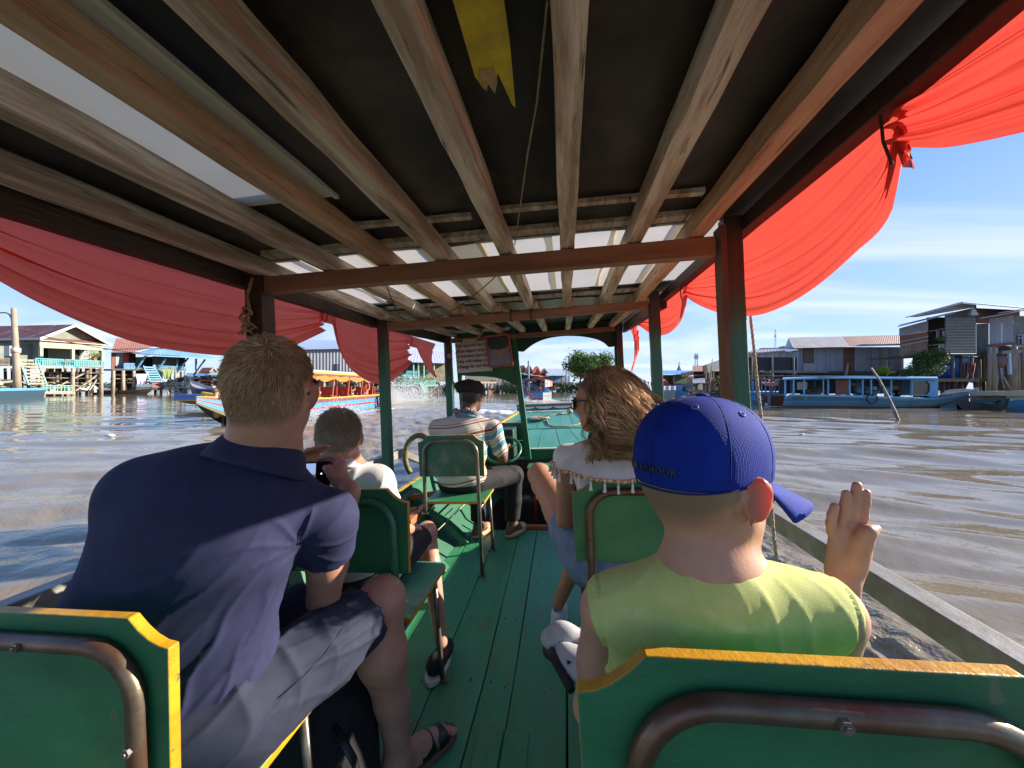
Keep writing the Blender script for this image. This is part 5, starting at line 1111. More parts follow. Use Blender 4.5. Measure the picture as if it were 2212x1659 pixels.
F = Fac(0, 60, 1300, 68, RC); T = Thing('waterside_shed', 'dark cluttered shed with trestles behind the orange-canopied boat', 'shed', F.p(500, 600), None, WORLD)
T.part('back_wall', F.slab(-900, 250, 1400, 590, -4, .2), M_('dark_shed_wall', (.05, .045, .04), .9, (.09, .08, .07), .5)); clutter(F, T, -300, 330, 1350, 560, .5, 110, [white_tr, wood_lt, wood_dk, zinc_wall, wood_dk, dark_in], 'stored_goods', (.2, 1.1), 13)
for x in range(-300, 1400, 130): T.part('stilt', F.post(x, 330, None, .3, .3), wood_lt if x % 260 else wood_dk, smooth=True)
# ===== green house on stilts behind the spray
def green_house():
 F = Fac(1300, 50, 2080, 56, RC); T = Thing('stilt_house', 'stilt house with mint green balconies, stairs and potted plants behind the spray', 'house', F.A, None, WORLD); P = T.part
 roof_part(T, 'roof_slope', (F.p(1400, 90, 1.8), F.p(2300, 120, 1.8), F.p(2200, -60, -4), F.p(1500, -80, -4)), M_('lilac_roof', (.42, .42, .52), .5), 40, .03)
 P('wall', F.slab(1380, 60, 1740, 300, -.5, .1), M_('dark_red_wall', (.10, .04, .04), .8)); P('wall', F.slab(1740, 100, 2200, 380, -.8, .1), M_('stained_block_wall', (.13, .12, .09), .9, (.24, .21, .15), 1.5))
 P('upper_floor', F.slab(1540, 285, 1740, 305, 1.2, 2.5), blue_l); railing(F, 1550, 1738, 228, 285, 232, 290, 14, 1.2, .09, turq, T, 'upper_railing')
 for x in (1652, 1722, 1803, 1950): P('column', F.bar(x, 100, x, 440, .16, 1.2), mint)
 railing(F, 1650, 1742, 362, 435, 362, 435, 10, 1.5, .09, mint, T, 'railing'); railing(F, 1812, 1972, 362, 432, 362, 432, 14, 1.5, .09, mint, T, 'railing'); railing(F, 1360, 1640, 370, 430, 366, 430, 20, 1.3, .07, M_('faded_green_rail', (.12, .26, .20), .7), T, 'railing')
 P('floor_slab', F.slab(1360, 432, 1975, 446, 1.6, 3), mint); stairs(F, T, (1485, 285), (1590, 375), (1545, 270), (1610, 350), 6, 1.2, mint, mint, .10); stairs(F, T, (1742, 390), (1800, 545), (1805, 385), (1870, 540), 7, 1.8, mint, mint, .12)
 stilts(F, T, (1405, 1652, 1760, 1900, 2000), 445, 1.0, wood_old, .22); stilts(F, T, (1440, 1500, 1560, 1620, 1700, 1850, 1950), 445, -1.5, wood_dk, .25)
 P('brace', F.bar(1660, 480, 1725, 540, .12, 1), zinc_lt); P('brace', F.bar(1985, 450, 1880, 545, .12, 1), zinc_lt); P('under_shade_sheet', F.slab(1360, 445, 2200, 600, -3, .1), M_('painted_timber_shadow', (.05, .05, .05), .9))  # last sheet is dark to paint the shade below the floor
 pl = Thing('potted_plants', 'row of leafy potted plants on the mint green balcony', 'plant', F.p(1700, 350, 1.2), None, WORLD); mb = MB();
 for i, x in enumerate((1440, 1500, 1660, 1700, 1745, 1830, 1880, 1930)): leaves(mb, F.p(x, 350, 1.3), (.5, .5, .45), 40, .13, seed=i)
 pl.part('foliage', mb, M_('balcony_leaf', (.16, .26, .05), .6, trans=.3)); pl.part('pot', F.slab(1400, 375, 1600, 395, 1.2, .3), roof_orange)
green_house()
# ===== passing boat with orange canopy
def orange_boat():
 c, s = math.cos(YAW), math.sin(YAW); W2 = lambda x, d, z=0.0: Vector((x * c - d * s, x * s + d * c, z))
 T = Thing('passing_tour_boat', 'passing tour boat with orange canopy and blue, red and maroon striped hull', 'boat', W2(-8.9, 17), None, WORLD); P = T.part
 mats = [M_('yellow_rub_rail', (.72, .42, .05), .5), maroon, M_('sky_blue_hull_paint', (.06, .28, .50), .45, (.05, .23, .44), 2), M_('red_hull_paint', (.50, .03, .045), .45), M_('olive_waterline', (.16, .13, .05), .7)]
 ax, sd, L = hull(T, W2(-9.15, 11.0), W2(-8.75, 24.2), 2.05, .76, mats, .22, .0, bands=[(0, 0), (.05, 1), (.22, 2), (.42, 3), (.53, 2), (.80, 4), (1, 4)], nseg=40, draft=.14, flare=.93, taper=.38, stern_w=.9)
 o = W2(-8.75, 24.2); A = lambda t, u, z: o + ax * t + sd * u + Vector((0, 0, z))
 # the side nearer to us is the +/- sd whose x is larger
 near = 1 if A(5, 1, 0).x > A(5, -1, 0).x else -1; hw = .98
 ob = P('canopy_roof', MB().grid(lambda u, v: A(1.2 + u * 9.2, (v * 2 - 1) * 1.12, 1.84 + .10 * math.cos((v - .5) * math.pi)), 12, 10), M_('pale_canopy_top', (.55, .62, .70), .5)); sdm = ob.modifiers.new('t', 'SOLIDIFY'); sdm.thickness = .05
 for s_ in (-1, 1):
  P('canopy_fascia', MB().bar(A(1.2, s_ * 1.13, 1.82), A(10.4, s_ * 1.13, 1.82), .04, .09), mats[0]); P('canopy_fascia', MB().bar(A(1.2, s_ * 1.11, 1.73), A(10.4, s_ * 1.11, 1.73), .03, .08), maroon)
  P('canopy_curtain', MB().grid(lambda u, v: A(1.2 + u * 9.2, s_ * (1.10 + .03 * math.sin(u * 60)), 1.70 - v * (.12 + .13 * abs(math.sin(u * math.pi * 6)))), 90, 3), orange_c)
  for k in range(7): P('canopy_post', MB().bar(A(1.4 + k * 1.48, s_ * hw, .7), A(1.4 + k * 1.48, s_ * 1.08, 1.75), .06, .05), M_('orange_brown_post', (.42, .12, .06), .5))
 for k in range(5):
  for s_ in (-.5, .5):
   sb = P('bench', MB().box(A(2.2 + k * 1.5, s_, .78), (.55, .4, .06), Matrix.Rotation(math.atan2(ax.y, ax.x) - math.pi / 2, 3, 'Z')), maroon); P('bench_back', MB().box(A(1.95 + k * 1.5, s_, 1.0), (.55, .06, .42), Matrix.Rotation(math.atan2(ax.y, ax.x) - math.pi / 2, 3, 'Z')), M_('red_bench_back', (.45, .04, .03), .5))
 tc = A(2.2, near * 1.06, .36); ring = [tc + ax * .22 * math.cos(a) + Vector((0, 0, .28 * math.sin(a))) + sd * near * .06 for a in [2 * math.pi * k / 18 for k in range(18)]]
 tp = P('tyre_fender', MB().tube(ring, .065, 8, closed=True), black_p, smooth=True)
 P('outboard_frame', MB().tube([A(0, 0, .6), A(-1.6, near * .2, .5), A(-2.1, near * .2, .1)], .04, 6).tube([A(0, near * .5, .6), A(-1.3, near * .5, .62)], .03, 5), wood_dk)
 P('bow_deck', MB().grid(lambda u, v: A(11.2 + u * 1.7, (v * 2 - 1) * (.85 * (1 - u) ** .7 + .02), .80 + .13 * u), 6, 4), blue_l); P('yellow_grab_rail', MB().bar(A(12.6, -.5, 1.02), A(9.0, -near * .2 , 1.02), .07, .07).bar(A(12.4, -.45, .9), A(12.5, -.45, 1.05), .1, .06), mats[0])
 return A, near
OA, ONEAR = orange_boat()
T = Thing('moored_boat', 'blue flat-prowed boat with brown underside just ahead of the striped boat', 'boat', ww(420, 872), None, WORLD)
F = Fac(376, 20, 437, 19.6); T.part('prow_board', F.slab(376, 852, 437, 864, 0, .9), M_('royal_blue_board', (.06, .16, .42), .5)); T.part('yellow_trim', F.bar(376, 865, 437, 864.5, .06, .02), M_('trim_yellow', (.6, .35, .05), .5)); T.part('underside', MB().add([F.p(382, 866), F.p(437, 865), F.p(437, 876), F.p(405, 872), F.p(382, 866, -1), F.p(437, 865, -1), F.p(437, 876, -1), F.p(405, 872, -1)], [(0, 3, 2, 1), (4, 5, 6, 7), (0, 1, 5, 4), (0, 4, 7, 3), (3, 7, 6, 2)]), M_('brown_boat_bottom', (.16, .08, .03), .6)); T.part('hull', F.slab(437, 853, 500, 880, -.2, 1.0), M_('brown_boat_bottom', (0, 0, 0)))
T.part('yellow_rail', F.bar(438, 850, 487, 858, .16, .15, mb=F.bar(440, 849, 440, 863, .16, .15, mb=F.bar(446, 862, 487, 864, .08, .15))), mats_y := M_('bright_yellow_rail', (.75, .50, .04), .5))
# spray of the passing boat
def spray(label, pts, n, seed, m):
 rr = random.Random(seed); mb = MB()
 for _ in range(n):
  c_, sp, h0 = rr.choice(pts); k = rr.random(); p = Vector(c_) + Vector((rr.gauss(0, sp), rr.gauss(0, sp), abs(rr.gauss(0, h0)) * (1 - k * .3))); q = rr.uniform(.005, .024)
  mb.add([p + Vector((q, 0, -q)), p + Vector((-q, q, -q)), p + Vector((-q, -q, -q)), p + Vector((0, 0, q * 1.4))], [(0, 1, 2), (0, 3, 1), (1, 3, 2), (2, 3, 0)])
 o = single('spray', label, 'spray', mb, m, Vector(pts[0][0]), None, WORLD); o['kind'] = 'stuff'; return o
foam_m = M_('white_spray', (.85, .85, .83), .6, trans=.4)
a = OA(5.5, ONEAR * 1.15, 0)
spray('white droplets thrown up along the striped hull', [((OA(9.5, ONEAR * 1.3, 0)), .5, .25), (OA(7.5, ONEAR * 1.35, 0), .6, .32), (OA(8.5, ONEAR * 1.7, 0), .5, .18)], 3800, 3, foam_m)
spray('plume of white spray behind the stern of the striped boat', [(OA(-2.2 - k * .9, ONEAR * (.2 + .1 * k), 0), .35 + .1 * k, .55 + .10 * k) for k in range(7)] + [(OA(-2.5, ONEAR * .3, .1), .25, .7)], 13000, 4, foam_m)
WAKES += [(*OA(10.5, ONEAR * 1.2, 0).xy, *OA(3.0, ONEAR * 1.9, 0).xy, .45, .62), (*OA(-1.8, 0, 0).xy, *OA(-9, 0, 0).xy, 1.0, .8), (*OA(3, ONEAR * 2.0, 0).xy, *OA(-4, ONEAR * 3.2, 0).xy, .5, .40)]
# ===== houses, boat and tree straight ahead
F = Fac(1080, 78, 1560, 82, RD); F0 = F
for i, (x0, x1, xa, ye, ya, m, lab) in enumerate(((1000, 1165, 1135, 660, 602, roof_rust, 'brown-red gabled house, leftmost of the far row straight ahead'), (1150, 1250, 1210, 680, 602, roof_grey, 'grey gabled house second in the far row straight ahead'), (1235, 1345, 1310, 695, 615, roof_grey, 'grey gabled house with red bargeboards, third in the far row'), (1335, 1445, 1400, 700, 645, M_('pale_beige_roof', (.45, .40, .36), .6), 'beige-roofed house between the third gable and the blue shed'))):
 T = Thing('far_house', lab, 'house', F.p(x0, 840), 'houses of the far row straight ahead', WORLD); sh = F.p(x0, ye, -1) - F.p(xa - 50, ye, 0)
 a, b, ap = F.p(xa - 45, ye, 0), F.p(xa + 45, ye, 0), F.p(xa, ya, 0)
 roof_part(T, 'roof_slope', (a + sh, a, ap, ap + sh), m, 14, .04); roof_part(T, 'roof_slope', (b, b + sh, ap + sh, ap), m, 14, .04); T.part('gable', MB().add([a, b, ap], [(0, 1, 2)]), M_('brown_gable', (.26, .13, .09), .7))
 T.part('bargeboard', F.bar(xa - 47, ye, xa, ya - 3, .3, .1), roof_orange if i == 2 else maroon); T.part('bargeboard', F.bar(xa, ya - 3, xa + 47, ye, .3, .1), roof_orange if i == 2 else maroon)
 T.part('wall', F.slab(x0, ye, x1, 850, -1, .3), (wood_old, zinc_wall, wood_dk, blue_w)[i]); T.part('awning', F.slab(x0, 690 + i * 12, x1 + 10, 705 + i * 12, 1.6, 1.5), (roof_blue, blue_l, roof_orange, M_('coral_awning', (.6, .2, .16), .6))[i])
 stilts(F, T, (x0 + 10, (x0 + x1) / 2, x1 - 8), 850, 0, wood_old, .4)
 clutter(F, T, x0, 740, x1, 900, 1.0, 18, [blue_l, zinc_lt, wood_dk, wood_lt], 'stored_goods', (.3, 1.2), 40 + i)
T = Thing('far_shed', 'long blue shed with grey roof between the far gables and the big tree', 'shed', F.p(1500, 840), None, WORLD)
roof_part(T, 'roof_slope', (F.p(1420, 712, 1.5), F.p(1740, 712, 1.5), F.p(1720, 642, -5), F.p(1440, 642, -5)), M_('pale_grey_roof', (.42, .43, .46), .5), 40, .04); T.part('fascia', F.bar(1420, 714, 1740, 716, .3, 1.6), M_('pale_blue_fascia', (.45, .62, .75), .5)); T.part('wall', F.slab(1430, 725, 1720, 805, 0, .2), blue_p); T.part('doorway', F.slab(1620, 735, 1655, 805, .05, .02), zinc_lt); T.part('floor', F.slab(1420, 805, 1740, 822, 1.5, 3), wood_dk); stilts(F, T, (1440, 1500, 1560, 1640, 1700), 820, .5, wood_old, .35); T.part('under_shade_sheet', F.slab(1400, 820, 1740, 900, -2, .1), dark_in); clutter(F, T, 1400, 830, 1720, 905, 1, 40, [wood_old, wood_dk, zinc_lt], 'driftwood', (.3, 1.0), 55)
for x, y0, lab in ((1205, 540, 'tall thin white pole above the far gabled houses'), (1676, 655, 'pale pole in front of the blue shed by the tree')): single('thin_pole', lab, 'pole', F.post(x, y0, None, .35, 2.5), zinc_lt, F.p(x, 840, 2.5), None, WORLD, True)
# low scrub and piling line left of the screen post
F = Fac(700, 60, 1080, 66, RD); T = Thing('pile_landing', 'pale timber pilings and landing seen under the driver sign board', 'landing', F.p(800, 900), None, WORLD)
T.part('deck', F.slab(500, 800, 1090, 820, .5, 2), wood_lt); stilts(F, T, list(range(520, 1090, 45)), 820, .4, wood_lt, .3); T.part('shadow_sheet', F.slab(420, 700, 1100, 915, -3, .1), M_('painted_bank_shade', (.10, .10, .09), .9)); clutter(F, T, 720, 780, 1080, 900, .6, 60, [wood_lt, zinc_lt, wood_dk], 'driftwood', (.2, .8), 77)  # dark sheet paints in the shade behind the pilings
mb = MB();
for i in range(12): leaves(mb, F.p(900 + i * 14, 905 - 12 * math.sin(i * .3), 1.5), (1.0, .7, .5 + .3 * (i % 3)), 130, .14, seed=200 + i)
o = single('bank_scrub', 'low olive scrub growing at the waterline behind the driver', 'scrub', mb, M_('olive_scrub', (.16, .19, .05), .7, trans=.2, island=.4), F.p(960, 920, 1.5), None, WORLD); o['kind'] = 'stuff'
canoe('small brown canoe moored by the pilings behind the driver', ww(*RD(835, 938)), ww(*RD(700, 950)), .9, .5, M_('brown_canoe', (.16, .08, .04), .6))
# the tree
def tree(label, c, s, seed=3, name='riverside_tree', n=9000, lf=leaf_d):
 T = Thing(name, label, 'tree', c, None, WORLD); rr = random.Random(seed); c = Vector(c); mb = MB(); lv = MB()
 tips = []
 def br(p, d, L, r, k):
  q = p + d * L; mid = p.lerp(q, .5) + Vector((rr.gauss(0, .06), rr.gauss(0, .06), 0)) * L; mb.tube([p, mid, q], [r, r * .8, r * .62], 6); tips.append((q, k))
  if k == 0: return
  for _ in range(3 if k > 1 else 3):
   nd = (d + Vector((rr.gauss(0, .62), rr.gauss(0, .62), rr.gauss(.05, .35)))).normalized(); br(q, nd, L * rr.uniform(.62, .85), r * .6, k - 1)
 for s0 in range(3): br(c + Vector((rr.uniform(-.8, .8), rr.uniform(-.5, .5), -.3)) * s, Vector((rr.gauss(0, .3), rr.gauss(0, .2), 1)).normalized(), 2.3 * s, .16 * s, 3)
 tl = [t for t in tips if t[1] <= 1]
 for _ in range(n):
  p, k = rr.choice(tl); o = Vector((rr.gauss(0, .62), rr.gauss(0, .62), rr.gauss(0, .45))) * s; p = p + o
  if p.z < .2: continue
  a = Vector((rr.gauss(0, 1), rr.gauss(0, 1), rr.gauss(0, .6))).normalized(); b = a.cross(Vector((rr.gauss(0, 1), rr.gauss(0, 1), rr.gauss(0, 1)))).normalized(); q = .17 * s * rr.uniform(.6, 1.4)
  lv.add([p - a * q, p + b * q * .55, p + a * q, p - b * q * .55], [(0, 1, 2, 3)])
 T.part('trunk', mb, wood_dk, smooth=True); T.part('crown', lv, lf); return T
b = ww(1262, 848); tree('big leafy green tree at the waterside straight ahead, left of the woman', b, 1.12, 5, n=14000, lf=M_('light_tree_leaf', (.075, .14, .022), .6, (.15, .20, .03), .35, lo=.5, hi=.65, trans=.3, island=.35))  # two leaf greens mixed at random
mb = MB()
for i in range(16): leaves(mb, wd(1215 + i * 8, 843 - 4 * (i % 3), 70), (1.6, 1.0, .9), 120, .2, seed=400 + i)
o = single('bank_scrub', 'dark low bushes along the water under the big tree', 'scrub', mb, leaf_d, wd(1270, 846, 70), None, WORLD); o['kind'] = 'stuff'
# boat ahead, seen from the stern
def boat_ahead():
 F = Fac(1130, 29.6, 1400, 29.8, RD); T = Thing('moored_boat', 'blue wooden boat with red roof frame and striped stern running ahead of us', 'boat', F.p(1270, 1050), None, WORLD); P = T.part; fwd = -F.n
 sw = M_('orange_stripe', (.60, .17, .09), .5)
 P('transom', F.slab(1140, 940, 1385, 1050, 0, .1), blue_p); P('transom_bottom', F.slab(1190, 1000, 1385, 1052, .03, .1), maroon); P('thwart_board', F.slab(1215, 915, 1390, 940, -.6, .1), blue_p); P('hull_side', F.slab(1140, 915, 1200, 945, -.5, 4), blue_p)
 for k, m in enumerate((blue_l, sw, blue_l, sw)): P('hull_stripe', MB().add([F.p(1385 + 4 * 0, 935 + k * 30), F.p(1385, 965 + k * 30), F.p(1490, 958 + k * 28, -4), F.p(1495, 930 + k * 28, -4)], [(0, 1, 2, 3)]), m)
 P('deck', MB().add([F.p(1140, 940), F.p(1385, 940), F.p(1495, 930, -4), F.p(1180, 932, -4)], [(0, 1, 2, 3)]), wood_dk)
 for x, y0, y1, o in ((1150, 780, 940, 0), (1222, 775, 915, -.5), (1405, 770, 935, 0), (1495, 800, 925, -4), (1190, 790, 930, -4), (1440, 790, 930, -2)): P('post', F.bar(x, y0, x, y1, .07, o), blue_p)
 P('roof', MB().add([F.p(1140, 772), F.p(1400, 762), F.p(1505, 790, -4), F.p(1190, 792, -4), F.p(1140, 780), F.p(1400, 770), F.p(1505, 797, -4), F.p(1190, 799, -4)], [(0, 1, 2, 3), (7, 6, 5, 4), (0, 4, 5, 1), (1, 5, 6, 2), (2, 6, 7, 3), (3, 7, 4, 0)]), maroon); P('roof_edge', F.bar(1140, 772, 1400, 764, .07, .05), M_('red_edge', (.5, .05, .04), .5))
 P('side_cloth', MB().grid(lambda u, v: F.p(1405 + 95 * u, 775 + 20 * u + (95 - 35 * u) * v, -.05 - 3.9 * u) + F.n * .08 * math.sin(u * 20), 16, 6), M_('red_white_cloth', (.75, .22, .16), .7, (.8, .7, .62), 2, lo=.5, hi=.55, trans=.3))
 P('outboard_arm', F.bar(1190, 920, 1275, 990, .09, .3), M_('coral_arm', (.6, .12, .09), .5)); P('outboard_arm', F.bar(1150, 998, 1345, 998, .04, .3), zinc_lt); P('outboard_motor', MB().box(F.p(1170, 900, .2), (.3, .3, .4)), maroon)
 P('rail', F.bar(1200, 930, 1200, 985, .06, .2), sw)
 return F
FA = boat_ahead()
spray('white water churning at the stern of the boat ahead', [(FA.p(1170, 1045, .6), .22, .18), (FA.p(1300, 1050, .8), .4, .08), (FA.p(1480, 1045, .2), .3, .08)], 1500, 9, foam_m)
# ===== right bank
def right_far():
 F = Fac(200, 55, 700, 57, RE); T = Thing('far_shed', 'dark green shed with bright blue flat roof right of the second green post', 'shed', F.p(400, 900), None, WORLD); P = T.part
 roof_part(T, 'roof_slope', (F.p(200, 515, 1), F.p(720, 515, 1), F.p(700, 452, -6), F.p(205, 452, -6)), roof_blue2, 50, .05); P('wall', F.slab(390, 520, 600, 665, 0, .2), M_('dark_green_wall', (.05, .12, .06), .8)); P('wall', F.slab(150, 525, 390, 665, -.8, .2), M_('olive_dark_wall', (.06, .07, .05), .9, (.15, .14, .05), 1)); P('post', F.bar(388, 520, 388, 660, .2, .4), wood_old); P('awning', F.bar(510, 530, 720, 490, .6, 1.2, h=.1), wood_dk); P('wall', F.slab(580, 545, 700, 660, -.4, .2), wood_dk); P('red_panel', F.slab(585, 548, 720, 568, .5, .05), maroon); P('base', F.slab(130, 660, 720, 760, -.3, .5), dark_in)
 F = Fac(690, 42, 1260, 44, RE); T = Thing('stilt_house', 'brown-roofed stilt house with dark front just left of the thick green post', 'house', F.p(900, 900), None, WORLD); P = T.part
 roof_part(T, 'roof_slope', (F.p(690, 468, .8), F.p(1500, 462, .8), F.p(1480, 375, -4), F.p(694, 372, -4)), roof_brown, 60, .03); P('wall', F.slab(720, 465, 1500, 640, -1, .1), M_('dark_open_front', (.045, .045, .05), .8)); P('lean_roof', F.bar(870, 445, 1240, 310, .9, 1.5, h=.08), zinc_lt); P('lean_roof', F.bar(870, 445, 930, 425, .9, 1.6, h=.08), wood_dk)
 P('white_shelf', F.slab(745, 515, 895, 545, 0, .1), zinc_lt); P('doorway', F.slab(1040, 480, 1120, 570, 0, .05), dark_in); P('green_door', F.slab(1125, 475, 1170, 590, .02, .05), M_('grey_green_door', (.2, .28, .25), .7)); P('balcony', F.slab(880, 645, 1500, 665, .8, 2), wood_lt)
 for x in (905, 960, 985, 1025, 1190, 1235): P('post', F.bar(x + 8, 430, x, 800, .16, .7), wood_old if x != 960 else zinc_lt)
 P('brown_sheet', F.slab(985, 570, 1080, 650, .9, .1), M_('brown_tarp', (.16, .12, .08), .8)); P('brace', F.bar(1000, 660, 1120, 770, .12, .6), wood_old); P('brace', F.bar(1170, 670, 1050, 780, .12, .6), wood_old); stilts(F, T, (920, 1010, 1100, 1180, 1250, 1330), 665, .2, wood_old, .18); P('under_shade_sheet', F.slab(880, 665, 1500, 850, -2, .1), dark_in)
 mb = MB();
 for k in range(4): leaves(mb, F.p(1100 + 45 * k, 610 + 6 * k, 1), (.7, .5, .5), 60, .12, seed=500 + k)
 single('verandah_plants', 'green plants on the balcony just left of the thick post', 'plant', mb, leaf_d, F.p(1150, 640, 1), None, WORLD)
 clutter(F, T, 900, 680, 1400, 860, .3, 50, [wood_old, wood_lt, zinc_lt, wood_dk], 'driftwood', (.1, .6), 60)
 single('bare_pole', 'crooked bare pole rising beside the brown-roofed stilt house', 'pole', MB().tube([F.p(1018, 265, 1.5), F.p(1000, 420, 1.5), F.p(975, 640, 1.5), F.p(950, 800, 1.5)], [.04, .06, .07, .08], 6), wood_old, F.p(950, 800, 1.5), None, WORLD, True)
 F = Fac(650, 39, 900, 39.6, RE); T = Thing('small_hut', 'small pale hut with grey tin roof floating among the moored boats', 'hut', F.p(780, 800), None, WORLD)
 roof_part(T, 'roof_slope', (F.p(700, 662, .8), F.p(905, 650, .8), F.p(895, 578, -1.5), F.p(680, 580, -1.5)), roof_grey, 20, .02); T.part('side_wall', MB().add([F.p(690, 590), F.p(690, 760), F.p(665, 740, -1.5), F.p(640, 650, -1.5)], [(0, 1, 2, 3)]), wood_old); T.part('wall', F.slab(690, 650, 860, 775, .2, .1), zinc_lt); T.part('plank', F.slab(690, 655, 730, 760, .25, .05), wood_lt); T.part('plank', F.slab(780, 660, 850, 760, .27, .05), white_tr); T.part('post', F.bar(770, 655, 770, 780, .06, .35), wood_dk); T.part('float', F.slab(660, 775, 880, 830, .4, 1.5), wood_dk)
 T = Thing('moored_boat', 'boat under a grey tarpaulin cover with blunt stern', 'boat', ww(1440, 860), None, WORLD); F = Fac(100, 38, 430, 37, RE)
 g = M_('grey_green_tarp', (.30, .31, .26), .6, (.22, .23, .19), 1.5); T.part('hull', MB().add([F.p(60, 780), F.p(425, 770), F.p(410, 880), F.p(340, 905), F.p(60, 905)] + [F.p(60, 780, -1.5), F.p(425, 770, -1.5), F.p(410, 880, -1.5), F.p(340, 905, -1.5), F.p(60, 905, -1.5)], [(0, 4, 3, 2, 1), (5, 6, 7, 8, 9), (0, 1, 6, 5), (1, 2, 7, 6), (2, 3, 8, 7), (3, 4, 9, 8)]), g)
 T.part('tarp_cover', MB().grid(lambda u, v: F.p(60 + 360 * u, 705 + 72 * v + 4 * math.sin(u * 25), -.1 - 1.2 * (1 - v) + .06 * math.sin(u * 30)), 30, 5), M_('pale_cover', (.40, .40, .35), .6));
 T = Thing('moored_boat', 'blue boat moored right behind the tarpaulin-covered one', 'boat', ww(1475, 858), None, WORLD); F = Fac(400, 38.5, 700, 38, RE); T.part('hull', MB().add([F.p(330, 790), F.p(660, 795), F.p(610, 860), F.p(400, 890)] + [F.p(330, 790, -1.5), F.p(660, 795, -1.5), F.p(610, 860, -1.5), F.p(400, 890, -1.5)], [(0, 3, 2, 1), (4, 5, 6, 7), (0, 1, 5, 4), (1, 2, 6, 5), (2, 3, 7, 6)]), blue_p)
 T.part('cabin', F.slab(430, 690, 525, 795, -.3, 1.2), blue_l); T.part('cabin', F.slab(515, 700, 690, 790, -1.2, 1.0), blue_p); T.part('arch_window', F.slab(540, 725, 650, 780, -1.18, .02), glass_d); T.part('long_roof', F.slab(130, 675, 520, 690, -1.0, 1.5), maroon)
 clutter(F, T, 540, 750, 680, 800, .1, 14, [wood_lt, zinc_lt, wood_dk], 'boat_gear', (.1, .4), 61)
 F = Fac(100, 44, 300, 44, RE); single('red_canopy', 'small bright red rounded cover beside the tarpaulin boat', 'cover', MB().ball(F.p(150, 668), (1.0, .6, .62), 12, 8), M_('bright_red_cover', (.7, .05, .06), .5), F.p(185, 665), None, WORLD, True)
 F = Fac(600, 35.5, 1270, 34.5, RE); T = Thing('raft', 'low raft piled with poles and ropes in front of the brown-roofed house', 'raft', ww(1530, 862), None, WORLD); T.part('deck', F.slab(640, 850, 1500, 875, .3, 2), wood_old); T.part('float', F.slab(640, 872, 1500, 905, .2, 2), wood_dk); clutter(F, T, 650, 800, 1260, 850, .2, 50, [wood_old, wood_lt, roof_orange, wood_dk], 'gear_pile', (.08, .5), 62)
 for k in range(5): T.part('bamboo_pole', F.bar(620 + 60 * k, 850 - 5 * k, 900 + 80 * k, 800 + 6 * k, .07, .5 - .1 * k), wood_lt)
right_far()
for (px, y0, y1, d, lab, w) in ((1504, 763, 790, 160, 'distant lattice phone mast above the brown roof', .8), (1675, 712, 780, 70, 'faint tall thin mast right of the hanging rope', .16)):
 T = Thing('radio_mast', lab, 'mast', wd(px, 832, d), None, WORLD); a, b = wd(px, y0, d), wd(px, 830, d); mb = MB()
 for s_ in (-1, 1): mb.bar(a + Vector((s_ * w * .4, 0, 0)), b + Vector((s_ * w, 0, 0)), w * .3, w * .3)
 for k in range(12): t = k / 12; p = a.lerp(b, t); mb.bar(p - Vector((w * .7, 0, 0)), p + Vector((w * .7, 0, -w)), w * .15, w * .15)
 T.part('lattice', mb, M_('pale_mast', (.5, .5, .5), .6)); T.part('antenna', MB().box(a.lerp(b, .12), (w * 1.8, w, w * 2)), white_tr)
single('pagoda_spire', 'thin grey temple spire on the horizon above the blue roof', 'spire', MB().tube([wd(1467, 781, 300), wd(1467, 790, 300), wd(1467, 797, 300), wd(1467, 830, 300)], [.15, .5, 1.6, 4], 8), M_('hazy_grey', (.22, .25, .3), .8), wd(1467, 830, 300), None, WORLD)
